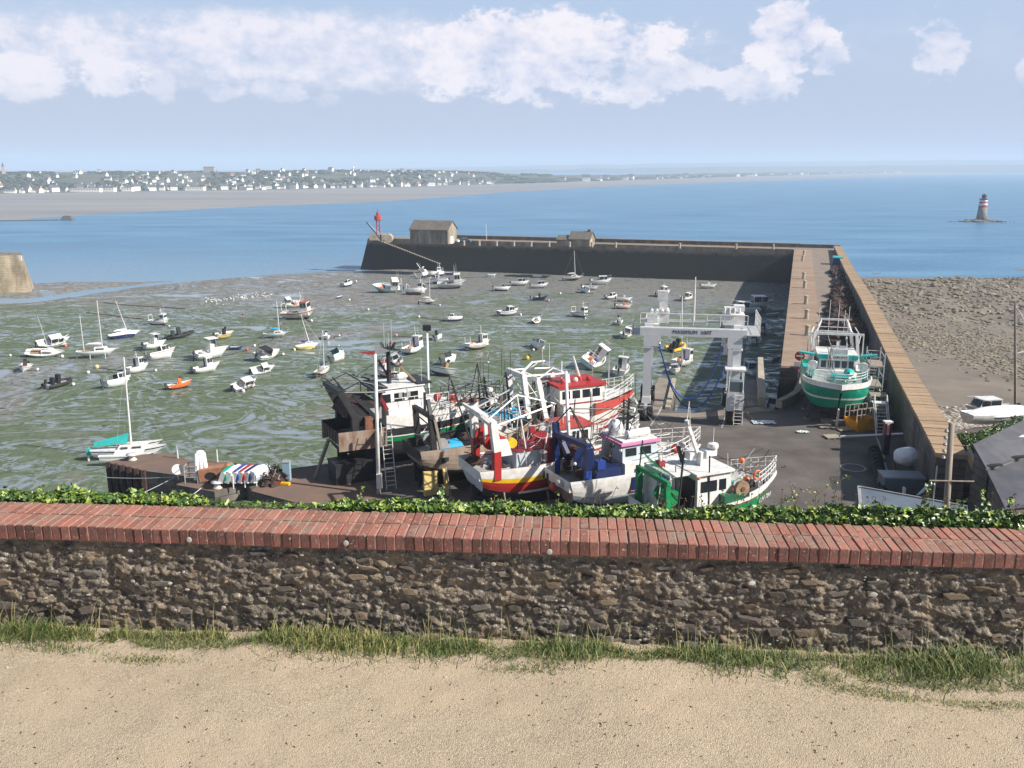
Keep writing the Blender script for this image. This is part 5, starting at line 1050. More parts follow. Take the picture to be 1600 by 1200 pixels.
# px, py(foot), kind, heading deg, roll deg, length m, colours, lean of bow, label, category
BOATS = [
 (84, 541, 'cruiser', 20, -22, 5.6, (gelcoat, skyblue, navy), 'white cabin boat with two dark side windows behind the grey leaning mast', 'motorboat'),
 (73, 556, 'sail', 8, -26, 7.2, (gelcoat, navy, blacksteel), 'white sailing boat at far left with a thin dark mast leaning left', 'sailboat'),
 (38, 579, 'open', -75, 8, 4.0, (gelcoat, gelcoat, brown), 'small white bow-on boat farthest left on the mud', 'motorboat'),
 (155, 558, 'ketch', 15, 0, 7.8, (gelcoat, paleblue, gelcoat), 'white two masted sailing boat standing on props at left', 'sailboat'),
 (197, 527, 'sail', 38, 36, 7.0, (gelcoat, navy, gelcoat), 'white sailing boat heeled towards the viewer showing its dark bottom', 'sailboat'),
 (250, 506, 'fisher', -10, 0, 4.6, (gelcoat, navy, white), 'white boat with dark lower hull farthest back at left', 'motorboat'),
 (283, 527, 'rib', 18, 0, 5.2, (rubber, paleblue, blacksteel), 'black inflatable with pale hull behind the T-top boats', 'inflatable boat'),
 (242, 544, 'ttop', 35, -4, 4.8, A_, 'white console boat with flat canopy left of the black inflatable', 'motorboat'),
 (256, 560, 'cabin', 28, 16, 5.4, (gelcoat, gelcoat, redorange), 'white cabin boat with a red lifebuoy facing the viewer', 'motorboat'),
 (216, 582, 'pilot', 42, 4, 4.6, A_, 'white pilot boat with dark engine between two cabin boats', 'motorboat'),
 (187, 603, 'cabin', 60, 14, 4.8, A_, 'white cabin boat tilted beside the tall catamaran mast', 'motorboat'),
 (92, 603, 'rib', 48, -6, 4.6, (rubber, alu, blacksteel), 'black boat with dark seat and a white outboard, nearest at far left', 'inflatable boat'),
 (283, 606, 'open', 12, 4, 3.7, (orange, navy, orange), 'orange open boat on the mud', 'motorboat'),
 (332, 560, 'ttop', 22, -4, 6.2, A_, 'largest white boat with a flat canopy, in the middle left', 'motorboat'),
 (325, 581, 'pilot', 20, 2, 4.6, A_, 'white boat just below the large flat canopy boat', 'motorboat'),
 (350, 528, 'open', 32, -6, 4.4, (paleyellow, yellow, blacksteel), 'yellow open boat with a black console', 'motorboat'),
 (370, 547, 'skiff', 0, 0, 2.8, (blue, blue), 'small blue dinghy lying on the mud', 'dinghy'),
 (416, 561, 'canopy', 40, -20, 5.4, (gelcoat, green, blacksteel), 'white boat with green bottom and a dark canopy frame', 'motorboat'),
 (410, 582, 'cabin', 15, -28, 3.9, A_, 'small boxy white boat tilted over in front of the green bottomed one', 'motorboat'),
 (381, 607, 'cruiser', 30, -22, 4.2, (brown, brown, gelcoat), 'dark brown boat with a white striped cabin heeled over', 'motorboat'),
 (433, 528, 'sail', 10, 0, 5.6, (gelcoat, paleblue, skyblue), 'white sailing boat with a bright blue sail cover and upright mast', 'sailboat'),
 (455, 480, 'fisher', 215, 20, 5.2, (dirtywhite, brown, white), 'weathered white fishing boat heeled behind the red and white one', 'fishing boat'),
 (469, 499, 'fisher', -8, 0, 7.6, (dirtywhite, netdark, redorange), 'fishing boat with a red roofed wheelhouse and many aerials', 'fishing boat'),
 (482, 545, 'sail', 35, 30, 5.6, (gelcoat, paleyellow, navy), 'sailing boat heeled over with a yellow bottom and dark blue cover', 'sailboat'),
 (511, 530, 'open', -70, 0, 3.2, A_, 'tiny white boat right of the yellow bottomed sailing boat', 'motorboat'),
 (532, 562, 'canopy', 70, 28, 4.8, (gelcoat, gelcoat, teal), 'white boat tipped on its side with teal canopy windows', 'motorboat'),
 (505, 586, 'sail', 80, 0, 5.6, (gelcoat, rust, navy), 'white sailing boat seen from astern above the black gantry', 'sailboat'),
 (545, 447, 'cabin', 35, 20, 4.4, (gelcoat, navy, skyblue), 'white and navy cabin boat alone near the end of the pier', 'motorboat'),
 (604, 456, 'fisher_aft', 195, 24, 8.0, (seagreen, navy, white), 'large blue and white fishing boat heeled over below the red beacon', 'fishing boat'),
 (650, 461, 'fisher', -20, 24, 6.0, (gelcoat, rust, white), 'white fishing boat heeled over with a rusty bottom', 'fishing boat'),
 (665, 434, 'fisher', 75, 30, 6.4, (gelcoat, navy, white), 'white fishing boat with a big square cabin window tilted near the pier wall', 'fishing boat'),
 (680, 432, 'fisher_aft', 200, -20, 5.4, (gelcoat, navy, white), 'cluttered white boat right behind the square windowed one', 'fishing boat'),
 (685, 444, 'cabin', 170, -22, 5.6, (gelcoat, navy, navy), 'white motor cruiser with dark stripes lying bow up to the left', 'motorboat'),
 (707, 451, 'fisher', 3, 0, 8.0, (grey, netdark, white), 'long low grey fishing boat loaded with gear near the pier', 'fishing boat'),
 (669, 475, 'sail', 5, 0, 5.0, (dirtywhite, netdark, gelcoat), 'small grey white sailing boat with a tall pale mast in the middle of the mud', 'sailboat'),
 (708, 502, 'cabin', 200, -20, 4.0, (gelcoat, navy, gelcoat), 'small white cabin boat alone below the tall sailing boat', 'motorboat'),
 (687, 530, 'open', 50, 24, 3.6, (gelcoat, gelcoat, blacksteel), 'small white open boat with black seats behind the lamp post', 'motorboat'),
 (648, 550, 'fisher', 65, 0, 5.8, (gelcoat, navy, white), 'fishing boat seen from astern with navy hull and red lifebuoy', 'fishing boat'),
 (748, 545, 'fisher', 15, 4, 5.4, (dirtywhite, rust, white), 'white fishing boat with tall wheelhouse and rusty waterline', 'fishing boat'),
 (704, 566, 'canopy', 60, 16, 4.6, (gelcoat, gelcoat, deckgrey), 'white boat with a square grey back window behind the brown edged one', 'motorboat'),
 (693, 586, 'open', -35, 20, 5.2, (gelcoat, brown, wooddeck), 'white open boat with brown edge tilted towards the viewer', 'motorboat'),
 (622, 566, 'cabin', 110, 20, 4.2, (gelcoat, redorange, redorange), 'white and red boat behind the black trawler mast, the upper of two', 'motorboat'),
 (603, 588, 'fisher', 150, 0, 4.4, (gelcoat, redorange, redorange), 'white and red boat behind the black trawler mast, the lower of two', 'motorboat'),
 (785, 455, 'cabin', 0, 10, 4.6, (gelcoat, navy, gelcoat), 'white cabin boat at the top of the leaning mast', 'motorboat'),
 (813, 446, 'cruiser', 2, 0, 5.2, (gelcoat, grey, gelcoat), 'white motor cruiser left of two near the pier wall', 'motorboat'),
 (844, 450, 'cruiser', 0, 4, 4.8, (gelcoat, grey, gelcoat), 'white rounded motor cruiser right of two near the pier wall', 'motorboat'),
 (844, 469, 'open', 4, 0, 4.2, (navy, navy, blacksteel), 'small navy open boat below the two white cruisers', 'motorboat'),
 (795, 492, 'cabin', 6, 0, 5.2, (gelcoat, navy, navy), 'white cabin boat on an upright navy hull', 'motorboat'),
 (836, 503, 'sail', 70, -32, 5.0, (navy, navy, gelcoat), 'navy sailing boat heeled over with a long mast leaning left', 'sailboat'),
 (896, 438, 'sail', 2, 0, 6.8, (dirtywhite, netdark, gelcoat), 'sailing boat with a tall mast right against the dark pier wall', 'sailboat'),
 (940, 444, 'cruiser', 2, 0, 6.0, A_, 'white motor cruiser right of the sailing boat by the pier wall', 'motorboat'),
 (923, 453, 'open', -10, -8, 4.4, (gelcoat, navy, gelcoat), 'white open boat just below the cruiser by the pier', 'motorboat'),
 (914, 458, 'cabin', -70, 14, 4.2, (gelcoat, paleblue, gelcoat), 'white boat seen bow-on in front of an open boat near the pier', 'motorboat'),
 (956, 467, 'cabin', 10, 0, 3.9, (gelcoat, navy, white), 'small white boat on a dark navy hull, left of a pair of open boats', 'motorboat'),
 (976, 471, 'open', -6, 0, 4.0, (gelcoat, grey, gelcoat), 'small white open boat, the farther of a pair', 'motorboat'),
 (975, 481, 'open', 4, 0, 3.9, (gelcoat, navy, orange), 'small white open boat, the nearer of a pair', 'motorboat'),
 (907, 494, 'fisher', -40, 0, 4.6, (gelcoat, navy, white), 'white fishing boat with cabin facing the viewer, alone mid harbour', 'fishing boat'),
 (969, 506, 'open', 50, 12, 3.6, (gelcoat, gelcoat, gelcoat), 'little white open boat left of the boat lift platform', 'motorboat'),
 (979, 527, 'cabin', 40, -10, 4.6, A_, 'white boat with black outboard just left of the boat lift', 'motorboat'),
 (838, 545, 'cabin', -68, 24, 4.6, A_, 'white boat lying bow towards the viewer with plain rounded deck', 'motorboat'),
 (923, 571, 'fisher', 40, -28, 7.2, (gelcoat, seagreen, white), 'white fishing boat heeled far over with a sea green bottom', 'fishing boat'),
 (971, 585, 'pilot', 48, 0, 5.4, (gelcoat, gelcoat, gelcoat), 'white and pale blue pilot boat with black outboard beside the lift', 'motorboat'),
 (1036, 463, 'pilot', 10, -6, 4.8, (gelcoat, red, gelcoat), 'white boat with a red patch under its stern behind the lift', 'motorboat'),
 (1073, 469, 'cabin', 22, -6, 4.6, A_, 'white boat behind the thin white mast of the lift', 'motorboat'),
 (1108, 450, 'open', 0, 0, 4.4, (gelcoat, netdark, gelcoat), 'small white workboat at the corner where the shadow starts', 'motorboat'),
 (1181, 484, 'cruiser', 5, 0, 8.4, (gelcoat, gelcoat, gelcoat), 'long white motor yacht moored in the shade, the farther of two', 'motorboat'),
 (1162, 490, 'cruiser', 185, 0, 7.0, (gelcoat, gelcoat, gelcoat), 'white motor yacht moored in the shade, the nearer of two', 'motorboat'),
 (1217, 486, 'skiff', 5, 0, 3.4, A_, 'white dinghy by the shaded foot of the pier, the farther one', 'dinghy'),
 (1209, 494, 'skiff', -8, 0, 3.4, (grey, grey), 'grey dinghy by the shaded foot of the pier', 'dinghy'),
 (1056, 546, 'rib', 30, -14, 5.4, (yellow, rubber, blacksteel), 'yellow and black inflatable seen under the lift beam', 'inflatable boat'),
 (1068, 572, 'fisher', 30, 0, 5.6, (dirtywhite, navy, white), 'white boat with tall white mast seen inside the lift frame', 'fishing boat'),
 (1055, 584, 'cabin', -100, 0, 4.0, (gelcoat, paleblue, orange), 'rounded white boat behind the blue slings of the lift', 'motorboat'),
 (1188, 520, 'canopy', 90, 0, 5.6, (gelcoat, grey, navy), 'boat with a dark canopy in the shade right of the lift platform', 'motorboat'),
 (1178, 536, 'cabin', 85, 0, 5.0, (gelcoat, grey, gelcoat), 'white boat in the shade right of the lift leg', 'motorboat'),
 (1173, 584, 'cabin', 100, 0, 5.0, (gelcoat, paleblue, gelcoat), 'pale boat in the deep shade beside the right finger jetty', 'motorboat'),
 (1211, 562, 'skiff', 40, 0, 3.4, A_, 'white dinghy lying in the shade close to the pier wall', 'dinghy'),
 (1206, 640, 'cruiser', 60, 0, 4.6, (gelcoat, gelcoat, gelcoat), 'white boat low in the dark slip beside the curved wall', 'motorboat'),
 (769, 431, 'skiff', 0, 0, 3.0, A_, 'small white skiff at the foot of the dark pier wall, the left one', 'dinghy'),
 (841, 433, 'skiff', 0, 0, 3.8, A_, 'small white skiff at the foot of the dark pier wall, the right one', 'dinghy'),
 (704, 429, 'skiff', 0, 0, 3.6, (blue, blue), 'small blue boat at the foot of the pier wall behind the grey fishing boat', 'dinghy'),
 (531, 465, 'skiff', 60, 0, 2.2, (blue, navy), 'tiny blue tender near the end of the pier', 'dinghy'),
 (120, 0, None, 0, 0, 0, 0, '', ''),
]
for px, py, kind, hd_, roll, L, cols, label, cat in BOATS:
    if not kind: continue
    q = P(px, py, -10.2); z = mud_z(q.x, q.y) if py < 630 else -10.2
    if kind in ('cabin', 'pilot', 'ttop', 'canopy', 'open', 'rib', 'cruiser', 'fisher'):
        if 5 <= hd_ <= 50 and px < 1100: hd_ = hd_ + 24
        if roll == 0 and py > 440: roll = random.Random(px).uniform(-7, 7)
    roll *= 1.15
    B_ = L * .36; lift_ = abs(math.sin(R(roll))) * B_ * .22
    t = thing({'inflatable boat': 'inflatable_boat', 'fishing boat': 'fishing_boat'}.get(cat, cat), label, cat, (q.x, q.y, max(z, -10.55) - .06 + lift_ * .2 + (.30 if kind in ('sail', 'ketch') and abs(roll) < 5 else 0)), (R(-roll), R(random.Random(px + 1).uniform(-4, 3)), R(hd_)), None, 1.20 if kind not in ('sail', 'ketch', 'skiff') else 1.08)
    small_boat(kind, L, cols, t)
    if kind == 'ketch':
        part('prop', ('kp',), lambda mb: [mb.tube((x, y, .7), (x, y * 1.05, -.5), .07, paleblue, 6) for x in (-1.2, 1.2) for y in (-1.2, 1.2)], t)
# mooring buoys
bw = MB().ball((0, 0, .28), .32, white, 10, 6).ball((0, 0, .62), .07, galv, 6, 4).mesh('buoy', True)
def buoy_me(m): return MB().ball((0, 0, .3), .34, m, 10, 6).ball((0, 0, .66), .07, galv, 6, 4).mesh('buoy', True)
BMS = {'w': buoy_me(white), 'o': buoy_me(orange), 'r': buoy_me(redorange), 't': buoy_me(paleyellow), 'p': buoy_me(pink), 'y': buoy_me(yellow), 'b': buoy_me(blue)}
CN = {'w': 'white', 'o': 'orange', 'r': 'red', 't': 'tan', 'p': 'pink', 'y': 'yellow', 'b': 'blue'}
BU = [('o', 102, 541, 1, 'right of the cabin boats at far left'), ('w', 97, 558, 1.1, 'beside the bow of the leaning mast sailing boat'), ('w', 58, 578, .9, 'right of the bow-on boat'), ('t', 151, 575, 1.4, 'below the two masted boat'), ('w', 138, 583, 1, 'left of the tan buoy'),
      ('w', 114, 602, 1, 'right of the black boat'), ('w', 17, 556, .8, 'at the far left edge of the mud'), ('w', 264, 509, .7, 'beside the farthest left boat'), ('w', 244, 580, .8, 'between pilot boat and canopy boat'), ('r', 381, 492, 1.1, 'far out on the green mud left of the blue covered sailing boat'),
      ('r', 386, 549, 1.1, 'just right of the blue dinghy'), ('w', 397, 542, 1, 'above the red buoy by the blue dinghy'), ('w', 442, 555, 1, 'left of the heeled yellow bottomed sailboat'), ('w', 487, 503, 1.1, 'under the red roofed fishing boat'), ('w', 530, 525, .8, 'right of the tiny white boat'),
      ('w', 557, 440, 1, 'beside the lone boat near the pier end'), ('w', 546, 469, 1.1, 'right of the tiny blue tender'), ('w', 576, 485, 1, 'alone amid rippled mud right of the fishing boats'), ('w', 529, 541, .6, 'above the teal windowed boat'), ('p', 620, 525, 1.1, 'left of the navy hulled fishing boat'), ('r', 612, 536, 1.0, 'behind the aerials of the black trawler'),
      ('w', 654, 496, 1.1, 'alone in the middle of the green mud'), ('w', 687, 477, .8, 'right of the small grey sailing boat'), ('r', 755, 466, .8, 'small one mid mud left of the small navy boat'), ('o', 619, 457, 1.2, 'under the big heeled blue boat'), ('p', 857, 471, 1.2, 'right of the small navy open boat'), ('w', 875, 460, 1.1, 'between the cruisers and the bow-on boat'),
      ('r', 927, 460, .9, 'right of the bow-on white boat'), ('w', 814, 492, 1, 'right of the navy hulled cabin boat'), ('y', 823, 561, 1.5, 'bright one behind the white trawler gantry'), ('w', 834, 548, .9, 'under the plain rounded white boat'), ('w', 915, 497, .8, 'under the lone fishing boat'), ('w', 986, 472, .9, 'right of the pair of open boats'),
      ('w', 512, 601, .8, 'left of the black gantry'), ('w', 507, 605, .7, 'lowest left of the black gantry'), ('w', 381, 612, 1, 'under the brown boat'), ('w', 395, 604, .8, 'right of the brown boat'), ('w', 704, 451, .7, 'in front of the grey fishing boat'), ('w', 762, 566, .8, 'right of the tall wheelhouse boat'), ('b', 845, 491, .6, 'tiny one by the leaning mast')]
BPOS = [o.location.copy() for o in COL.objects if o.get('category') in ('motorboat', 'sailboat', 'fishing boat', 'inflatable boat')]
for c, px, py, s, wh in BU:
    q = P(px, py, -10.2); o = bpy.data.objects.new('mooring_buoy', BMS[c]); COL.objects.link(o); o.location = (q.x, q.y, mud_z(q.x, q.y) - .05); o.scale = (s * .85,) * 3; o.rotation_euler = (.3, .2, px)
    near = min(BPOS, key=lambda p: (p - o.location).length)
    if (near - o.location).length < 12:
        pts = []
        for k in range(9): p = o.location.lerp(near, k / 8); x_ = p.x + .5 * math.sin(k * 1.3 + px); pts.append((x_, p.y, mud_z(x_, p.y) + .05))
        ch = MB().path(pts, .06, netdark, 4).build('chain'); ch.parent = o; bpy.context.view_layer.update(); ch.matrix_parent_inverse = o.matrix_world.inverted()
    tag(o, CN[c] + ' mooring buoy ' + wh, 'buoy', 'mooring buoys on the mud')
rr = random.Random(9)
gull = MB().ball((0, 0, .15), .16, white, 6, 4, (1.6, 1, 1)).mesh('gull')
mb = MB()
for _ in range(90):
    px = rr.uniform(320, 425); py = 470 - (px - 320) * .11 + rr.gauss(0, 2.5); q = P(px, py, -10.1); mb.ball((q.x, q.y, mud_z(q.x, q.y) + .12), .14, white, 5, 3, (1.6, 1, 1))
tag(mb.build('gulls'), 'scattered flock of white gulls resting on the mud bank', 'gulls', kind='stuff')
# mooring chains lying on the mud
def chain(pts, label):
    ps = [P(a, b, -10.2) for a, b in pts]; t = []
    for p in ps: t.append((p.x, p.y, mud_z(p.x, p.y) + .06))
    mb = MB(); mb.path(t, .09, netdark, 5); tag(mb.build('mooring_chain'), label, 'chain')
chain([(162, 473), (185, 476), (215, 478), (250, 480), (290, 483)], 'dark ground chain running right across the grey mud at upper left')
chain([(135, 489), (165, 492), (190, 495), (225, 498)], 'dark ground chain leading to the farthest left boat')
# ================================================================= travel lift
Q0 = Vector((13.1, 84.7, 0)); LR = R(-10)
t = thing('boat_lift', 'white four legged travelling boat lift with blue slings and MAXIMUM 100T on its beam', 'boat lift', Q0, LR)
Wd, Dp, Hh = 8.35, 6.6, 8.75
lg = lightgrey = mat('lift_white_paint', (0.66, 0.67, 0.68), .4, .05, 1)
for x, y in ((0, 0), (Wd, 0), (0, Dp), (Wd, Dp)):
    mb = MB(); mb.box((x, y, 4.6), (.76, .72, 6.6), lg); mb.box((x + (.25 if x == 0 else -.25), y, 7.9), (1.35, .84, 1.0), lg); mb.box((x, y, 7.25), (1.0, .92, .1), lg); mb.box((x, y, 1.35), (1.1, 1.5, .5), lg); mb.box((x, y, 1.9), (.95, 1.1, .9), lg, taper=.85)
    mb.build('leg', t)
def wheel(x, y, r, w):
    o = MB().lathe([(r * .55, -w / 2), (r * .92, -w / 2), (r, -w / 3), (r, w / 3), (r * .92, w / 2), (r * .55, w / 2)], rubber, 22).lathe([(r * .55, -w / 2 - .01), (r * .3, -w / 2 + .06)], white, 16).build('wheel', t)
    o.location = (x, y, r); o.rotation_euler = (0, math.pi / 2, 0)
    rim = MB().lathe([(r * .5, -w / 2 - .03), (r * .5, w / 2 + .03)], galv, 16).build('rim', o)
for y in (0, Dp):
    for x in (-.42, .42, Wd - .42, Wd + .42): wheel(x, y, .95, .62)
MB().box((Wd / 2, 0, 8.8), (Wd + 1.6, .75, .74), lg).build('front_beam', t)
for x in (0, Wd): MB().box((x, Dp / 2 + .4, 9.0), (.8, Dp + .0, .9), lg).build('side_beam', t)
for x in (0, Wd): MB().bar((x, .3, 1.35), (x, Dp - .3, 1.35), .5, .5, lg).build('lower_beam', t)
text_part('MAXIMUM  100T', .5, blacksteel, t, Matrix.Translation((4.1, -.385, 8.83)) @ Matrix.Rotation(math.pi / 2, 4, 'X'))
mb = MB()
for x in lin(-.8, Wd + .8, 9): mb.tube((x, -.3, 9.5), (x, -.3, 10.55), .035, white, 5)
mb.tube((-.8, -.3, 10.55), (Wd + .8, -.3, 10.55), .045, white, 5); mb.tube((-.8, -.3, 10.0), (Wd + .8, -.3, 10.0), .03, white, 5); mb.build('handrail', t)
mb = MB(); mb.box((.9, 2.2, 9.9), (2.0, 2.2, 1.0), white); mb.box((.3, 1.2, 9.9), (1.0, .8, .8), white)
for k in range(4): mb.tube((.2 + k * .5, 1.0, 10.5), (.2 + k * .5, 3.0, 10.5), .14, white, 8)
mb.build('winch_unit', t)
MB().box((1.3, 2.6, 10.9), (.8, .8, 1.4), white, taper=.95).build('hydraulic_tank', t); MB().box((1.2, 2.6, 11.9), (1.0, .8, .9), white).build('hydraulic_tank', t)
mb = MB(); mb.tube((.9, 2.6, 12.3), (.9, 2.6, 12.7), .05, red, 5); mb.tube((1.6, 2.6, 12.3), (1.6, 2.6, 12.6), .05, galv, 5); mb.build('warning_light', t)
mb = MB(); mb.box((Wd - .4, 1.8, 9.95), (2.0, 2.2, 1.0), white); mb.box((Wd - .9, 1.0, 10.9), (.9, .8, .5), white); mb.box((Wd + .1, 2.0, 10.95), (1.0, 1.2, .5), lg)
for k in range(4): mb.tube((Wd - 1.3 + k * .45, .6, 10.6), (Wd - 1.3 + k * .45, .6, 11.1), .11, white, 8)
mb.build('engine_housing', t)
mb = MB(); mb.box((Wd + 1.35, 2.2, 8.7), (1.3, 5.6, .08), galv)
for y in lin(-.4, 4.8, 6):
    mb.tube((Wd + 1.95, y, 8.7), (Wd + 1.95, y, 10.4), .035, white, 5)
for z in (9.3, 9.9, 10.4): mb.tube((Wd + 1.95, -.4, z), (Wd + 1.95, 4.8, z), .03, white, 5)
mb.build('side_walkway', t)
mb = MB(); mb.box((-1.1, 2.4, 8.3), (1.1, 3.4, .08), galv)
for y in lin(.8, 4.0, 4): mb.tube((-1.6, y, 8.3), (-1.6, y, 9.6), .03, galv, 5)
for z in (8.9, 9.6): mb.tube((-1.6, .8, z), (-1.6, 4.0, z), .025, galv, 5)
mb.build('side_walkway', t)
MB().tube((4.3, 3.0, 9.4), (4.25, 3.0, 13.7), .09, white, 8, .05).build('aerial_mast', t)
MB().bar((0, 3.0, 9.3), (Wd, 3.0, 9.3), .12, .12, lg).build('cable_tray', t)
# operator cab on the right front leg
mb = MB(); mb.box((Wd - .1, -.75, 5.55), (1.9, 1.5, .16), white); mb.build('cab_roof', t)
MB().box((Wd, -.7, 2.5), (1.5, 1.3, 1.9), lg).build('cab_base', t)
mb = MB(); mb.box((Wd, -.75, 3.95), (1.3, 1.2, .9), mat('cab_window', (.10, .13, .15), .1)); mb.build('cab_window', t)
mb = MB()
for x, y in ((-.65, -1.35), (.65, -1.35), (-.65, -.15), (.65, -.15)): mb.tube((Wd + x, y, 3.4), (Wd + x, y, 5.5), .05, white, 5)
mb.build('cab_frame', t)
mb = MB()
for x in (Wd - .05, Wd + .75): mb.tube((x, -1.5, .25), (x, -1.42, 3.3), .035, white, 5)
for k in range(9): mb.tube((Wd - .05, -1.5 + k * .009, .4 + k * .34), (Wd + .75, -1.5 + k * .009, .4 + k * .34), .03, white, 5)
mb.build('ladder', t)
MB().path([(Wd + .5, -1.4, 2.5), (Wd + .9, -1.6, 2.9), (Wd + 1.1, -1.5, 2.2), (Wd + .7, -1.45, 1.6), (Wd, -1.5, 1.7)], .05, rubber, 6).build('hose', t)
# slings
for y0, lo, dx in ((.9, 1.15, .75), (5.0, 1.0, .95)):
    for s in (-.13, .13):
        pts = []
        for k in range(25):
            u = k / 24; x = dx + (Wd - 1.0 - dx) * u; a = abs(u * 2 - 1 - (.12 if y0 < 2 else 0)); z = lo + (5.9) * min(1.0, a) ** 2.3; pts.append((x, y0 + s, z))
        MB().path(pts, .055, sling, 5).build('sling', t)
    for x in (dx, Wd - 1.0):
        mb = MB(); mb.tube((x, y0, 6.9), (x, y0, 8.9), .06, galv, 5); mb.box((x, y0, 7.3), (.36, .42, .9), white); mb.ball((x, y0, 6.7), .22, white, 8, 5); mb.build('pulley_block', t)

# ================================================================= boats laid up in the yard
def stands(t, L, B, key, z=1.0, base=0.0):
    for x in (-L * .3, L * .05, L * .3):
        for s in (-1, 1):
            part('prop', None, lambda mb: (mb.tube((x, s * B * .62, base), (x, s * B * .36, z + .6), .07, timber, 6), mb.box((x, s * B * .62, base + .04), (.4, .4, .08), timber)), t)
    for x in (-L * .35, 0, L * .3): part('keel_block', None, lambda mb: mb.box((x, 0, base + .25), (.5, .9, .5), timber), t)
def railing(t, pts, h, m, r=.025, rows=2, name='railing'):
    def fn(mb):
        for p in pts: mb.tube(p, (p[0], p[1], p[2] + h), r, m, 5)
        for k in range(rows):
            f = (k + 1) / rows; mb.path([(p[0], p[1], p[2] + h * f) for p in pts], r, m, 5)
    return part(name, None, fn, t)
def tubes(t, name, m, segs, n=6):
    if name == 'foremast':
        for a, b, r in segs: part('foremast_spar', None, lambda mb: mb.tube(a, b, r, m, n), t)
        return
    return part(name, None, lambda mb: [mb.tube(a, b, r, m, n) for a, b, r in segs], t)
def bars(t, name, m, segs):
    if name.endswith(('leg', 'post')):
        for a, b, w, h in segs: part(name, None, lambda mb: mb.bar(a, b, w, h, m), t)
        return
    return part(name, None, lambda mb: [mb.bar(a, b, w, h, m) for a, b, w, h in segs], t)
def drum(t, x, y0, y1, z, r, m, core=None, name='net_drum'):
    def fn(mb):
        mb.tube((x, y0, z), (x, y1, z), r * .55, core or netdark, 14)
        for y in (y0, y1): mb.tube((x, y - .05, z), (x, y + .05, z), r, m, 18)
    return part(name, None, fn, t)
def wheelhouse(t, x0, x1, w, z0, z1, body, roof, nf=4, ns=3, fr=.3, over=.2, rt=.14, aft=.0, wz=None):
    part('wheelhouse', None, lambda mb: house_box(mb, x0, x1, w, z0, z1, body, None, fr, .94, 0, aft), t)
    part('roof', None, lambda mb: mb.box(((x0 + aft + x1 - fr) / 2, 0, z1 + rt / 2 + .002), (x1 - fr - x0 - aft + 2 * over, w * .94 + 2 * over, rt), roof), t)
    a0, a1 = wz or (z0 + (z1 - z0) * .48, z1 - .25)
    def fx(z): return x1 - fr * (z - z0) / (z1 - z0)
    def wy(z): return w / 2 * (1 - .06 * (z - z0) / (z1 - z0))
    ww = w * .92
    for k in range(nf):
        y = -ww / 2 + ww * (k + .5) / nf; d = ww / nf * .36
        def fn(mb):
            e = .035
            p = [(fx(a0) - .02, y - d, a0), (fx(a0) + e, y - d, a0), (fx(a0) + e, y + d, a0), (fx(a0) - .02, y + d, a0), (fx(a1) - .02, y - d, a1), (fx(a1) + e, y - d, a1), (fx(a1) + e, y + d, a1), (fx(a1) - .02, y + d, a1)]
            mb.hexa(p, glass)
        part('window', None, fn, t)
    for s in (-1, 1):
        for k in range(ns):
            a = x0 + aft + .25 + (x1 - fr - x0 - aft - .35) * k / ns; b = a + (x1 - fr - x0 - aft - .35) / ns * .72
            def fn(mb):
                e = .035 * s
                mb.hexa([(a, s * wy(a0) - e * .5, a0), (b, s * wy(a0) - e * .5, a0), (b, s * wy(a0) + e, a0), (a, s * wy(a0) + e, a0), (a, s * wy(a1) - e * .5, a1), (b, s * wy(a1) - e * .5, a1), (b, s * wy(a1) + e, a1), (a, s * wy(a1) + e, a1)], glass)
            part('window', None, fn, t)
    part('door', None, lambda mb: mb.box((x0 - .02, w * .18, (z0 + z1) / 2 - .1), (.06, .7, (z1 - z0) * .78), grey), t)
def mastrig(t, x, z, h, m, lean=0.0, radar=True, arms=2):
    def fn(mb):
        mb.tube((x, 0, z), (x + lean, 0, z + h), .13, m, 8, .07)
        for k in range(arms): f = .55 + .35 * k / max(1, arms - 1); mb.tube((x + lean * f, -.9 + .25 * k, z + h * f), (x + lean * f, .9 - .25 * k, z + h * f), .04, m, 5)
        for k, (dx, dy, hh) in enumerate(((-.3, .5, 1.8), (.3, -.6, 2.2), (.1, .2, 1.4))): mb.tube((x + lean + dx * .3, dy, z + h * .9), (x + lean + dx * .3, dy, z + h * .9 + hh), .018, m, 4)
    part('mast', None, fn, t)
    if radar:
        r = part('radar', None, lambda mb: mb.lathe([(.3, 0), (.32, .12), (.28, .25), (.05, .3)], white, 12), t); r.location = (x + lean * .6 + .25, 0, z + h * .62)
    tubes(t, 'stay', m, [((x + lean, 0, z + h), (x + 3.2, .0, z - .2), .018), ((x + lean, 0, z + h), (x - 2.2, 1.2, z - 1), .018), ((x + lean, 0, z + h), (x - 2.2, -1.2, z - 1), .018)], 4)
def liferaft(t, x, y, z, m=white): return part('life_raft', None, lambda mb: (mb.tube((x - .45, y, z + .28), (x + .45, y, z + .28), .28, m, 12), mb.box((x, y, z + .06), (.7, .5, .1), galv)), t)
def lifebuoy(t, x, y, z, m=orange):
    def fn(mb):
        pts = [(x + .3 * math.cos(k * math.pi / 6), y, z + .3 * math.sin(k * math.pi / 6)) for k in range(13)]; mb.path(pts, .07, m, 6)
    return part('lifebuoy', None, fn, t)
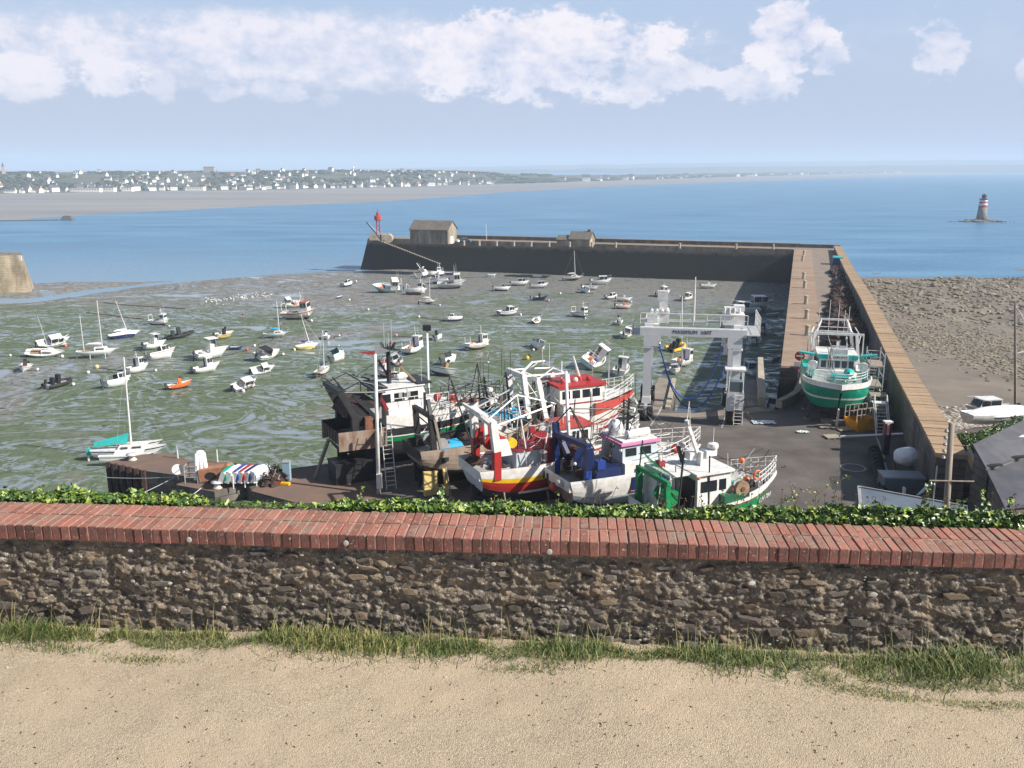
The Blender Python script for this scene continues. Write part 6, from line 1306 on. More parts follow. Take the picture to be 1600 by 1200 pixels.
def clutter(t, n, x0, x1, w, z, cols, seed):
    rr = random.Random(seed)
    for _ in range(n):
        x = rr.uniform(x0, x1); y = rr.uniform(-w / 2, w / 2); m = rr.choice(cols); k = rr.random(); s = rr.uniform(.3, .7)
        if k < .45: part('fish_box', None, lambda mb: mb.box((x, y, z + s * .3), (s * 1.3, s, s * .55), m, rz=rr.uniform(0, 3)), t)
        elif k < .75: part('buoy', None, lambda mb: mb.ball((x, y, z + s * .5), s * .45, m, 8, 6), t, True)
        else: part('rope_coil', None, lambda mb: mb.path([(x + s * .6 * math.cos(a), y + s * .6 * math.sin(a), z + .06 + .02 * a) for a in lin(0, 14, 24)], .045, m, 4), t)

def hw_(s, B, sw=.86): return B / 2 * (1 - max(0, (s - .42) / .58) ** 2.2) * (sw + (1 - sw) * math.sin(min(1, s / .45) * math.pi / 2))
def skin(mb, m, s0, s1, zt0, zb0, off, n, B, Lx, sh, sw=.86, zb1=None, zt1=None, sides=(-1, 1)):
    for sgn in sides:
        vs = []
        for k in range(n + 1):
            f = k / n; s = s0 + (s1 - s0) * f; x = -Lx / 2 + Lx * s; y = hw_(s, B, sw) + off; zt = sh(s) + zt0 + ((zt1 if zt1 is not None else zt0) - zt0) * f; zb = sh(s) + zb0 + ((zb1 if zb1 is not None else zb0) - zb0) * f
            vs += [(x, sgn * y * .985, zb), (x, sgn * y, zt), (x, sgn * (y - .07), zt), (x, sgn * (y - .08), zb)]
        fs = [(0, 1, 2, 3)]
        for k in range(n): o = k * 4; fs += [(o, o + 4, o + 5, o + 1), (o + 1, o + 5, o + 6, o + 2), (o + 2, o + 6, o + 7, o + 3)]
        mb.add(vs, fs, m)
def plating(t, name, *a, **k):
    for sg in (-1, 1): part(name, None, lambda mb: skin(mb, *a, sides=(sg,), **k), t)
def gear(t, L, B, z, top, seed, n=16, m=None):
    r = random.Random(seed)
    for k in range(n):
        x = r.uniform(-L * .42, L * .38); y = r.uniform(-B * .38, B * .38); q = r.random()
        if q < .30: part('pole', None, lambda mb: mb.tube((x, y, z), (x + r.uniform(-.3, .3), y, r.uniform(z + 1.2, top)), r.uniform(.02, .05), r.choice([white, blacksteel, galv, rust]), 5), t)
        elif q < .62:
            a = Vector((x, y, r.uniform(z + .5, top))); b = a + Vector((r.uniform(1.5, 4.5) * r.choice([-1, 1]), r.uniform(-1, 1), 0)); b.x = max(-L * .45, min(L * .42, b.x)); b.z = r.uniform(z + .3, top * .9)
            part('rope', None, lambda mb: mb.path([tuple(a.lerp(b, f) - Vector((0, 0, .35 * math.sin(math.pi * f)))) for f in lin(0, 1, 6)], r.uniform(.015, .035), m or r.choice([blacksteel, netdark, galv, white]), 4), t)
        elif q < .8: part('block', None, lambda mb: mb.ball((x, y, r.uniform(z + .8, top * .8)), r.uniform(.08, .2), r.choice([blacksteel, orange, white, rust]), 7, 5), t)
        else: part('net_bundle', None, lambda mb: mb.ball((x, y, z + .2), r.uniform(.3, .6), r.choice([netdark, netred, tealblue, netdark]), 9, 6, (1.3, .9, .7)), t)
def trawler(label, L, B, hdg, stern=None, bow=None, base=.9):
    h = R(hdg); c, s_ = math.cos(h), math.sin(h)
    x, y = (stern[0] + c * L / 2, stern[1] + s_ * L / 2) if stern else (bow.x - c * L / 2, bow.y - s_ * L / 2)
    t = thing('trawler', label, 'trawler', (x, y, base), h); stands(t, L, B, '', 1.0, -base)
    part('keel', None, lambda mb: mb.box((-L * .06, 0, .05), (L * .78, .42, 1.2), antifoul), t); part('rudder', None, lambda mb: mb.box((-L * .44, 0, .7), (.8, .14, 1.5), antifoul), t); gear(t, L, B, 2.6, 6.0, int(L * 10), 30)
    return t
def sheerf(D, ds, db): return lambda s: D + ds * (1 - s) ** 2 + db * s ** 2.6
def rail2(t, L, B, sh, s0, s1, dz, h, m, rows=3, sw=.86, n=7):
    railing(t, [(-L / 2 + L * s, -hw_(s, B, sw) + .12, sh(s) + dz) for s in lin(s0, s1, n)] + [(L / 2 - .15, 0, sh(1) + dz)] + [(-L / 2 + L * s, hw_(s, B, sw) - .12, sh(s) + dz) for s in lin(s1, s0, n)], h, m, .028, rows)

# --- A: big black, white and green trawler with a rusty stern
L, B = 15.4, 5.0; t = trawler('largest trawler, black and white with a green stripe and a rusty stern ramp', L, B, 29, (-14.4, 68.0)); A_t = t
sh = sheerf(3.1, .1, .75)
part('hull', None, lambda mb: hull(mb, L, B, 3.1, [(.36, antifoul), (.60, antifoul), (.73, green), (.76, white), (1.0, blacksteel)], db=.75, ds=.1, bulw=.95, deckm=deckgrey, inner=blacksteel, rake=.3, sternw=.86, full=.30, srise=.42, bowv=.45, tr=[(.25, antifoul), (.62, dirtywhite), (1, rust)]), t)
plating(t, 'rusty_plating', rustwhite, 0.0, .25, .03, -1.5, .03, 6, B, L, sh)
plating(t, 'white_bulwark', white, .25, .97, 1.0, -.12, .035, 14, B, L, sh, zb1=-.30, zt1=.35)
tubes(t, 'weld_seam', rust, [((-L / 2 - .02, y, 2.2), (-L / 2 - .05, y, 3.2), .035) for y in (-1.4, -.7, 0, .7, 1.4)], 4)
part('deck_house', None, lambda mb: house_box(mb, -3.4, 2.6, 3.7, 2.9, 4.35, white, None, .3, .97), t)
wheelhouse(t, -3.3, .3, 3.1, 4.35, 6.05, white, white, 4, 3, .6, .14, .10, -.9, (5.0, 5.65))
part('visor', None, lambda mb: mb.box((-.15, 0, 6.22), (1.2, 3.2, .12), blacksteel), t); part('aft_trim', None, lambda mb: (mb.bar((-3.42, -1.6, 4.4), (-4.25, -1.5, 6.1), .1, .25, darkred), mb.box((-3.8, 0, 6.2), (.9, 3.2, .14), blacksteel)), t)
drum(t, -5.5, -1.7, -.05, 4.4, 1.05, blacksteel, netdark); drum(t, -5.5, .05, 1.7, 4.4, 1.05, blacksteel, netdark)
part('drum_cover', None, lambda mb: mb.add([(-6.4, -1.7, 5.3), (-6.4, 1.7, 5.3), (-4.3, 1.6, 5.2), (-4.3, -1.6, 5.2), (-6.9, -1.8, 4.2), (-6.9, 1.8, 4.2), (-4.2, -1.7, 4.1), (-4.2, 1.7, 4.1)], [(0, 1, 2, 3), (0, 3, 6, 4), (1, 5, 7, 2), (0, 4, 5, 1)], netdark), t)
bars(t, 'gantry', blacksteel, [(b, c, .42, .5) for s in (-1, 1) for b, c in (((-6.3, s * 2.0, 2.6), (-6.3, s * 1.9, 4.4)), ((-6.3, s * 1.9, 4.3), (-7.3, s * 1.8, 6.4)))] + [((-7.3, -1.9, 6.3), (-7.3, 1.9, 6.3), .4, .4)] + [((-6.3, s * 1.8, 6.0), (-4.4, s * 1.75, 3.9), .26, .26) for s in (-1, 1)])
tubes(t, 'gantry_brace', blacksteel, [((-7.2, s * 1.8, 6.3), (-3.6, s * 1.7, 5.9), .09) for s in (-1, 1)] + [((-7.2, s * 1.7, 6.4), (-5.6, s * 1.7, 7.0), .05) for s in (-1, 1)] + [((-5.6, s * 1.7, 7.0), (-3.4, s * 1.5, 6.2), .07) for s in (-1, 1)] + [((-5.6, -1.7, 7.0), (-5.6, 1.7, 7.0), .05), ((-5.6, -1.7, 7.0), (-5.6, -1.7, 6.1), .05), ((-4.4, -1.7, 6.0), (-4.4, 1.7, 6.0), .07), ((-3.9, -1.7, 5.9), (-4.4, -1.9, 4.2), .08), ((-6.9, -1.2, 6.4), (-6.9, 1.2, 6.9), .06)])
part('chute', None, lambda mb: mb.box((-5.2, -1.9, 3.4), (.7, .6, 1.5), rust, taper=.8), t); part('hopper', None, lambda mb: mb.box((-4.5, -1.3, 4.3), (1.0, 1.0, .9), grey), t)
part('mast', None, lambda mb: (mb.tube((-2.6, 0, 6.1), (-2.6, 0, 8.9), .2, blacksteel, 10, .17), mb.box((-2.6, 0, 9.0), (1.0, 1.3, .1), blacksteel), mb.bar((-2.7, 0, 6.8), (-3.3, .4, 8.1), .16, .16, blacksteel), mb.tube((-2.6, -.6, 7.6), (-1.9, -.6, 7.6), .05, blacksteel, 5), mb.tube((-2.6, 0, 6.9), (-1.7, 0, 6.9), .07, blacksteel, 5),
     [mb.tube((-2.6 + .35 * math.cos(a), .5 * math.sin(a), 9.0), (-2.6 + .6 * math.cos(a), .8 * math.sin(a), 9.5), .045, blacksteel, 5) for a in lin(0, 5.6, 9)], [mb.tube((x, y, 9.0), (x, y, 10.2 + h), .02, white, 4) for x, y, h in ((-2.8, .3, .8), (-2.4, -.3, 1.2), (-2.4, .4, 0))]), t)
bars(t, 'chute_frame', wooddeck, [((-1.9, -.5, 7.6), (-.7, -.9, 6.3), .35, .12)]); tubes(t, 'whip_aerial', white, [((-.2, -1.0, 6.2), (-.2, -1.0, 8.2), .025), ((.6, -.8, 6.2), (.6, -.8, 8.0), .025)], 4)
tubes(t, 'foremast', blacksteel, [((2.0, -1.2, 4.2), (2.8, 0, 6.2), .06), ((3.9, 1.0, 4.2), (2.8, 0, 6.2), .05), ((2.8, 0, 6.2), (5.4, 0, 5.4), .05), ((2.8, 0, 6.2), (3.4, -1.6, 2.4), .05), ((5.4, -.5, 3.6), (5.4, 0, 7.0), .05), ((6.2, .3, 3.6), (5.4, 0, 7.0), .04), ((4.8, .4, 3.6), (5.4, 0, 7.0), .04), ((-2.6, 0, 8.6), (-5.6, 0, 6.9), .025), ((1.2, -.9, 3.9), (5.2, -.5, 5.2), .06), ((1.2, .6, 3.9), (5.2, .5, 5.2), .06), ((2.2, -1.4, 3.7), (4.8, .4, 4.2), .05)])
rail2(t, L, B, sh, .55, .95, .45, .95, blacksteel, 3)
lifebuoy(t, 2.2, -1.75, 4.7, redorange); part('oilskin', None, lambda mb: mb.ball((.9, -1.6, 4.9), .36, redorange, 8, 6, (1, .7, 1.1)), t); part('buoy', None, lambda mb: mb.ball((2.6, -1.2, 4.5), .34, redorange, 10, 6), t, True); liferaft(t, -1.2, .8, 6.2)
clutter(t, 8, 3.4, 6.2, 1.4, 3.3, [rust, orange, netdark, white], 1); clutter(t, 5, -7.2, -6.4, 3.4, 2.2, [rust, netdark], 31)
part('deck_railing', None, lambda mb: (mb.path([(-3.2, -1.85, 5.3), (1.8, -1.85, 5.3)], .03, white, 5), [mb.tube((x, -1.85, 4.35), (x, -1.85, 5.3), .025, white, 5) for x in lin(-3.2, 1.8, 6)]), t)
for x in (-2.3, -1.6): part('vent', None, lambda mb: mb.box((x, -1.62, 5.5), (.3, .06, .4), grey), t)
tk = thing('fuel_tank', 'black tank standing on the quay under the stern of the largest trawler', 'tank', (-12.6, 67.4, 0), R(29))
MB().box((0, 0, .8), (3.4, 2.0, 1.6), blacksteel).build('tank', tk); MB().box((0, 0, 1.64), (3.5, 2.1, .08), blacksteel).build('lid', tk)

# --- B: tan hulled trawler with a blue cover
L, B = 10.5, 4.2; t = trawler('worn tan trawler with black gantry and blue cover, second from the left', L, B, 28, (-7.6, 64.3)); sh = sheerf(2.75, .1, .8)
part('hull', None, lambda mb: hull(mb, L, B, 2.75, [(.3, antifoul), (.97, rusttan), (1.0, rusttan)], db=.8, ds=.1, bulw=.8, deckm=deckgrey, inner=blacksteel, rake=.3, sternw=.88, full=.30, srise=.4, tr=[(.25, antifoul), (1, rustwhite)]), t)
bars(t, 'gantry', blacksteel, [((-4.0, s * 1.6, 2.2), (-4.2, s * 1.5, 5.2), .34, .4) for s in (-1, 1)] + [((-4.2, -1.8, 5.3), (-4.2, 1.8, 5.3), .34, .3), ((-4.2, -1.4, 5.4), (-4.2, -1.0, 6.5), .3, .25), ((-4.2, -.4, 5.4), (-4.2, -.4, 6.9), .16, .16)])
bars(t, 'wooden_post', timber, [((-3.5, -1.75, 2.5), (-4.0, -1.7, 5.1), .2, .2)])
tubes(t, 'gantry_brace', blacksteel, [((-4.2, -1.4, 5.3), (-1.9, 0, 7.6), .05), ((-1.9, 0, 7.6), (-.9, -1.5, 2.6), .06), ((-1.9, 0, 7.6), (2.6, 0, 6.4), .035), ((-4.0, 1.4, 4.6), (-2.6, -1.2, 3.0), .05), ((2.6, 0, 6.6), (2.3, -.8, 3.4), .06), ((2.6, 0, 6.6), (3.4, .6, 3.4), .05), ((-3.9, -1.2, 5.2), (2.3, -.3, 5.2), .035)])
part('cover', None, lambda mb: mb.box((-2.3, -.6, 2.7), (1.9, 1.2, .35), skyblue, taper=.8, rx=.08), t); part('hatch_mark', None, lambda mb: mb.box((-3.4, -1.97, 2.0), (.7, .14, .3), blacksteel), t)
clutter(t, 12, -4.6, -1.2, 2.6, 2.05, [white, netdark, grey, alu], 2); drum(t, -3.2, -1.1, 1.1, 2.8, .6, grey)
part('deck_house', None, lambda mb: house_box(mb, .6, 2.6, 2.2, 2.4, 3.9, dirtywhite, grey, .2, .95, .1), t); mastrig(t, 3.4, 3.4, 4.2, blacksteel, -.6, False, 3)
part('stern_prop', None, lambda mb: mb.box((-L / 2 + 1.0, -1.3, .1), (1.1, .25, 1.9), paleyellow), t); part('yellow_post', None, lambda mb: mb.bar((-L / 2 + 2.1, -1.9, -.9), (-L / 2 + 1.9, -1.7, 1.2), .18, .18, paleyellow), t)

# --- C: white, yellow and red hulled trawler with red net drums
L, B = 9.4, 4.4; t = trawler('white hulled trawler with yellow and red stripes and two red net drums', L, B, 25, (-3.0, 58.8), None, 1.1); sh = sheerf(2.95, .1, .1)
part('hull', None, lambda mb: hull(mb, L, B, 2.95, [(.36, antifoul), (.52, red), (.62, red), (.74, yellow), (1.0, white)], db=.1, ds=.1, bulw=.7, deckm=deckgrey, inner=white, rake=.35, sternw=.90, full=.27, srise=.38, bowv=.4, rim=redorange, tr=[(.12, antifoul), (1, paleblue)]), t)
plating(t, 'white_line', white, .30, .8, -1.75, -1.9, .02, 6, B * .985, L, sh, .9)
bars(t, 'gantry_leg', red, [((-3.4, s * 1.85, 2.3), (-3.4, s * 1.85, 4.3), .5, .5) for s in (-1, 1)])
bars(t, 'gantry', white, [((-3.4, s * 1.85, 4.3), (-3.6, s * 1.75, 6.2), .45, .5) for s in (-1, 1)] + [((-3.6, -1.9, 6.2), (-3.6, 1.9, 6.4), .42, .42), ((-3.4, -.1, 4.4), (-3.5, -.1, 6.2), .24, .24)] + [((-3.6, s * 1.75, 6.2), (-4.4, s * 1.6, 6.9), .22, .22) for s in (-1, 1)] + [((-4.4, -1.6, 6.9), (-4.4, 1.6, 6.9), .18, .18)])
part('gantry_foot', None, lambda mb: mb.box((-2.9, -1.8, 4.5), (1.2, .45, 1.1), white, taper=.5), t)
drum(t, -2.9, .1, 1.4, 4.5, .72, red, red); drum(t, -2.9, -1.3, -.2, 4.5, .66, red, red); drum(t, -2.2, -1.8, -1.6, 4.7, .34, yellow, white, 'warp_guide')
tubes(t, 'boom', white, [((-3.9, -1.4, 6.4), (-1.3, -.6, 7.7), .055), ((-3.9, 1.4, 6.4), (-1.3, .6, 7.8), .055), ((-1.3, -.6, 7.7), (1.6, -.6, 6.8), .05), ((-3.4, -1.6, 6.0), (1.6, -.8, 6.8), .065), ((-1.3, -.6, 7.7), (-.8, -1.0, 3.9), .06), ((1.6, -.6, 6.8), (.9, -1.3, 3.6), .06), ((1.6, -.4, 6.8), (.6, -1.1, 3.6), .05)])
tubes(t, 'boom_foot', red, [((-.8, -1.0, 3.9), (-.7, -1.1, 2.6), .10), ((.9, -1.3, 3.6), (.7, -1.4, 2.6), .10)])
part('deck_locker', None, lambda mb: house_box(mb, -1.6, .4, 2.4, 2.25, 3.8, paleblue, darkred, .1, .98, .1), t); part('door', None, lambda mb: mb.box((-.4, -1.24, 3.1), (.6, .05, .5), white), t)
drum(t, 1.4, -1.5, 1.2, 3.6, .75, darkred, red); bars(t, 'mast_leg', darkred, [((.9, s * 1.5, 2.2), (.9, s * 1.5, 4.6), .3, .4) for s in (-1, 1)])
clutter(t, 10, -3.2, -1.2, 2.8, 2.3, [white, alu, netdark, paleblue], 3)

# --- D: pale grey trawler with a light blue shelter and tall white gantry
L, B = 11.5, 4.4; t = trawler('pale grey trawler with a tall white lattice gantry and light blue shelter roof', L, B, 28, (-2.8, 69.2)); sh = sheerf(2.9, .1, .9)
part('hull', None, lambda mb: hull(mb, L, B, 2.9, [(.3, antifoul), (.45, darkred), (1.0, paleblue)], db=.9, ds=.1, bulw=.7, deckm=deckgrey, inner=paleblue, rake=.3, sternw=.88, full=.3, srise=.4), t)
part('cabin', None, lambda mb: house_box(mb, -4.9, -1.8, 2.6, 2.3, 3.5, lightgrey, None, .1, .98), t); part('shelter_roof', None, lambda mb: mb.box((-3.4, 0, 3.62), (3.6, 3.1, .16), skyblue, taper=.92), t)
for k in range(2): part('window_frame', None, lambda mb: mb.box((-3.0 + k * .85, -1.32, 3.0), (.62, .06, .62), white), t)
for k in range(2): part('window', None, lambda mb: mb.box((-3.0 + k * .85, -1.36, 3.0), (.42, .06, .42), glass), t)
bars(t, 'gantry', white, [((-1.8, s * 1.5, 2.9), (-2.2, s * 1.3, 6.8), .34, .4) for s in (-1, 1)] + [((-.2, s * 1.5, 2.9), (-.9, s * 1.3, 6.4), .36, .4) for s in (-1, 1)] + [((2.3, s * 1.4, 2.6), (1.8, s * 1.2, 6.6), .4, .42) for s in (-1, 1)] + [((-2.2, -1.4, 6.9), (-2.2, 1.4, 6.9), .36, .36), ((-.9, -1.4, 6.5), (-.9, 1.4, 6.5), .3, .3), ((1.8, -1.3, 6.6), (1.8, 1.3, 6.6), .3, .3)])
tubes(t, 'gantry_brace', white, [((-2.2, s * 1.3, 6.9), (1.8, s * 1.2, 6.7), .07) for s in (-1, 1)] + [((-.9, s * 1.3, 6.5), (.6, s * 1.2, 7.3), .06) for s in (-1, 1)] + [((-.7, s * 1.3, 4.4), (1.8, s * 1.2, 6.4), .06) for s in (-1, 1)] + [((-1.9, s * 1.3, 6.4), (-.3, s * 1.4, 4.0), .05) for s in (-1, 1)] + [((.6, -1.2, 7.3), (.6, 1.2, 7.3), .06), ((-2.2, -.8, 7.0), (-.6, .2, 7.6), .09), ((-.6, .2, 7.6), (.8, .6, 7.5), .08), ((.9, 0, 6.9), (.9, 0, 9.0), .025), ((.5, .3, 6.9), (.4, .3, 8.6), .02)])
mastrig(t, -4.6, 3.7, 3.2, blacksteel, -.5, True, 3); drum(t, -.9, -1.2, 1.2, 3.5, .7, blacksteel, netdark); drum(t, 1.0, -1.2, 1.2, 3.5, .7, darkred, netred)
clutter(t, 12, -1.6, 3.8, 2.4, 2.9, [redorange, netdark, wooddeck, white], 5); liferaft(t, 3.4, -.8, 3.1); liferaft(t, 4.0, .5, 3.3)

# --- E: red and white trawler
L, B = 13.0, 4.6; t = trawler('red and white trawler with a red roofed wheelhouse nearest the boat lift', L, B, 24, None, P(991, 613, 5.2)); sh = sheerf(2.9, .1, 1.35)
part('hull', None, lambda mb: hull(mb, L, B, 2.9, [(.3, antifoul), (.62, red), (.68, white), (1.0, dirtywhite)], db=1.35, ds=.1, bulw=.5, deckm=deckgrey, inner=white, rake=.5, sternw=.85, full=.32, srise=.4), t)
plating(t, 'whaleback', redorange, .62, .985, 1.05, -.02, .02, 10, B, L, sh, .85, zt1=.30); part('foredeck', None, lambda mb: mb.add([(1.6, -2.1, 4.3), (4.2, -1.4, 4.6), (6.2, -.2, 4.7), (6.2, .2, 4.7), (4.2, 1.4, 4.6), (1.6, 2.1, 4.3)], [(0, 1, 2, 3, 4, 5)], white), t)
plating(t, 'rubbing_strake', darkred, .02, .98, -.66, -.78, .06, 14, B, L, sh, .85)
part('deck_house', None, lambda mb: house_box(mb, -1.2, 2.4, 3.5, 2.5, 4.4, white, darkred, .2, .98, .04), t)
wheelhouse(t, -1.5, 2.9, 3.3, 4.48, 5.75, white, red, 4, 4, .35, .18, .2, wz=(4.85, 5.5))
for k in range(5): part('life_jacket_bin', None, lambda mb: mb.ball((-.7 + .6 * k, -.5 + .5 * (k % 2), 6.1), .22, (redorange, red, white)[k % 3], 8, 6), t)
part('mast', None, lambda mb: (mb.tube((1.2, 0, 5.9), (.5, 0, 8.0), .13, white, 8, .08), mb.tube((-.4, .3, 5.9), (-.4, .3, 7.6), .06, white, 6), [mb.tube((x, y, 5.0), (x, y, 7.6), .02, white, 4) for x, y in ((3.4, -1.0), (4.0, .2), (4.4, .8), (2.9, 1.0))]), t)
rail2(t, L, B, sh, .7, .97, .75, .95, white, 3, .85)
part('black_cover', None, lambda mb: mb.box((-1.9, .9, 5.8), (1.2, 1.3, .5), blacksteel, taper=.6), t)
part('anchor', None, lambda mb: (mb.bar((6.3, -.35, 3.9), (6.7, -.35, 3.2), .12, .12, white), mb.bar((6.4, -.6, 3.2), (6.7, -.1, 3.3), .1, .14, white)), t)
for k in range(3): part('fender', None, lambda mb: mb.ball((-2.6 + k * 1.3, -2.1, 2.9), .3, white, 10, 6), t, True)
clutter(t, 8, -5.4, -1.8, 2.8, 2.4, [white, netdark, orange, redorange], 6)

# --- F: white and red boat between E and G
L, B = 12.0, 4.0; t = trawler('white trawler with red rail and three cabin windows between two other hulls', L, B, 26, None, P(1000, 662, 3.9)); sh = sheerf(2.1, .1, .9)
part('hull', None, lambda mb: hull(mb, L, B, 2.1, [(.3, antifoul), (.5, red), (.86, white), (.94, redorange), (1.0, white)], db=.9, ds=.1, bulw=.4, deckm=white, inner=white, rake=.4, sternw=.85, full=.34, srise=.4), t)
wheelhouse(t, -2.0, 1.0, 2.6, 2.0, 3.9, white, redorange, 3, 3, .3, .16, .16, wz=(2.9, 3.6)); rail2(t, L, B, sh, .55, .97, 0, .85, white, 2, .85)
mastrig(t, 4.4, 2.6, 2.6, blacksteel, 0, False, 3); clutter(t, 12, 1.6, 5.0, 2.0, 2.1, [white, redorange, white, grey], 7); liferaft(t, 3.0, .2, 2.3); drum(t, -3.4, -1.2, 1.2, 3.0, .8, wooddeck, netred)
part('cowl', None, lambda mb: mb.lathe([(.5, 0), (.6, .4), (.5, .8), (.1, 1.0)], cloth, 12, (4.6, -.4, 2.3)), t, True)

# --- G: white trawler with blue gantry and pink trimmed wheelhouse
L, B = 12.2, 4.7; t = trawler('white trawler with a blue gantry and a pink trimmed wheelhouse roof', L, B, 26, (2.9, 57.5)); sh = sheerf(2.9, .1, .5)
part('hull', None, lambda mb: hull(mb, L, B, 2.9, [(.28, navy), (.5, paleblue), (1.0, white)], db=.5, ds=.1, bulw=.75, deckm=deckgrey, inner=white, rake=.45, sternw=.9, full=.28, srise=.33, bowv=.4, tr=[(.1, antifoul), (1, rustwhite)]), t)
plating(t, 'navy_panel', navy, .38, .66, -.25, -1.2, .03, 8, B, L, sh, .9); plating(t, 'pink_line', pink, .38, .95, -1.2, -1.27, .04, 12, B, L, sh, .9)
plating(t, 'white_bulwark', white, .48, .985, .65, -.1, .03, 12, B, L, sh, .9, zt1=.1)
part('buoy', None, lambda mb: mb.ball((-L / 2 - .15, -.1, 2.1), .32, redorange, 10, 6), t, True); part('fender', None, lambda mb: mb.ball((-L / 2 - .15, -.9, 2.6), .24, dirtywhite, 10, 6, (1, 1.6, 1)), t, True)
for k in range(2): part('freeing_port', None, lambda mb: mb.box((-L / 2 - .02, 1.0 + k * .55, 2.45), (.08, .22, .5), blacksteel), t)
bars(t, 'gantry', navy, [((-5.0, 1.8, 3.4), (-5.1, 1.8, 6.0), .36, .4), ((-4.6, -1.8, 3.6), (-4.6, -1.8, 5.1), .45, .5), ((-5.1, 1.8, 5.2), (-4.6, -1.9, 5.2), .4, .34), ((-5.0, 1.6, 5.2), (-4.8, .6, 4.0), .3, .3)])
bars(t, 'gantry_leg', blue, [((-4.6, -1.8, 2.2), (-4.6, -1.8, 3.6), .36, .42), ((-5.0, 1.8, 2.2), (-5.0, 1.8, 3.4), .38, .42)])
tubes(t, 'gantry_brace', blacksteel, [((-5.1, 1.7, 6.0), (-4.4, 1.0, 7.2), .05), ((-4.6, -1.7, 5.2), (-4.4, 1.0, 7.2), .05), ((-4.4, 1.0, 7.2), (-3.0, 0, 4.2), .05)])
drum(t, -3.9, -.1, 1.6, 3.9, .8, navy, netred); part('winch_box', None, lambda mb: mb.box((-3.5, -1.5, 3.7), (.6, .55, .6), blue), t)
part('dark_cover', None, lambda mb: mb.box((-2.9, -.5, 2.8), (2.2, 2.8, 1.2), navy, taper=.85), t)
part('deck_house', None, lambda mb: house_box(mb, -1.6, 3.4, 3.5, 2.5, 3.5, white, None, .3, .97), t)
wheelhouse(t, -1.6, 1.5, 2.8, 3.3, 4.7, paleblue, pink, 4, 2, .35, .22, .16, wz=(3.9, 4.45)); part('roof_top', None, lambda mb: mb.box((-.2, 0, 4.93), (2.8, 2.7, .1), white), t)
mastrig(t, -.4, 5.0, 2.6, blacksteel, .1, True, 3); part('funnel_cover', None, lambda mb: mb.lathe([(.5, 0), (.55, .5), (.4, .9), (.1, 1.05)], cloth, 12, (-1.0, .5, 5.0)), t, True); liferaft(t, .4, -.7, 5.0); liferaft(t, -.5, -.8, 5.0)
rail2(t, L, B, sh, .6, .97, .35, 1.0, white, 3, .9); part('buoy', None, lambda mb: mb.ball((2.6, -1.5, 3.9), .32, redorange, 10, 6), t, True); clutter(t, 8, 3.2, 5.0, 1.6, 3.1, [white, grey, netdark, redorange], 8)
tubes(t, 'boom', blacksteel, [((-.4, 0, 7.4), (-5.0, 0, 5.4), .03), ((-4.5, 1.0, 7.1), (1.4, .8, 6.4), .045), ((-4.0, -1.7, 3.2), (-2.4, -1.2, 6.2), .045), ((-.4, 0, 7.6), (4.6, 0, 4.2), .025), ((-1.8, -1.4, 3.8), (.2, -.4, 7.2), .04)])

# --- I: green trawler seen from its quarter
L, B = 10.4, 4.3; hdI = 24; t = trawler('white and green trawler lettered CH 784 with a brown net drum', L, B, hdI, None, P(1214, 738, 4.2), .7); sh = sheerf(2.75, .1, .75)
part('hull', None, lambda mb: hull(mb, L, B, 2.75, [(.22, antifoul), (.28, white), (.90, green), (.93, rust), (1.0, white)], db=.75, ds=.1, bulw=.7, deckm=deckgrey, inner=white, rake=.5, sternw=.88, full=.3, srise=.35, rim=dirtywhite, bowv=.3), t)
plating(t, 'white_bulwark', white, .64, .985, .25, -.08, .03, 10, B, L, sh, .88)
wheelhouse(t, -2.2, .6, 2.9, 2.2, 4.75, white, white, 3, 3, .35, .22, .14, wz=(3.6, 4.3))
part('shelter', None, lambda mb: mb.box((-3.0, .5, 4.78), (2.0, 3.0, .12), white), t); part('shelter_wall', None, lambda mb: (mb.box((-3.8, 1.7, 3.4), (.7, .12, 2.7), lightgrey), mb.box((-3.9, 1.1, 3.4), (.12, 1.2, 2.7), white)), t)
part('doorway', None, lambda mb: mb.box((-2.22, -.3, 3.3), (.06, 1.7, 2.1), blacksteel), t); part('green_box', None, lambda mb: mb.box((.2, -1.65, 2.9), (1.5, .7, .9), mat('dark_green', (.01, .12, .06), .5)), t)
part('net_drum', None, lambda mb: (mb.tube((.9, -1.9, 3.6), (.9, -1.65, 3.6), .52, wooddeck, 18), mb.tube((.9, -1.95, 3.6), (.9, -1.6, 3.6), .16, rust, 10)), t)
bars(t, 'mast', white, [((-1.0, 0, 4.8), (-1.0, 0, 5.8), .5, .45), ((-1.2, .1, 5.6), (-2.0, .2, 7.6), .2, .2)])
tubes(t, 'aerial', white, [((-2.0, 0, 7.5), (-2.3, -.3, 8.9), .03), ((-2.0, .4, 7.5), (-1.7, .6, 9.0), .03), ((-1.6, .2, 6.9), (-2.1, -.4, 7.0), .04), ((-2.05, .2, 7.6), (-2.05, .2, 7.9), .2), ((-2.0, .7, 5.6), (-2.0, .7, 7.2), .02)])
part('radar', None, lambda mb: (mb.lathe([(.34, 0), (.36, .12), (.32, .28), (.08, .34)], white, 14, (-.3, -.2, 6.0)), mb.box((-.5, -.1, 5.7), (.8, .6, .4), white), mb.tube((-.3, -.2, 6.3), (-.3, -.2, 7.3), .025, white, 5)), t)
part('exhaust', None, lambda mb: (mb.box((-3.4, 1.0, 5.0), (.42, .42, .4), darkred), mb.tube((-3.4, 1.0, 5.1), (-3.5, 1.0, 5.6), .11, white, 8), mb.tube((-3.5, 1.0, 5.6), (-3.2, 1.0, 5.8), .11, white, 8)), t)
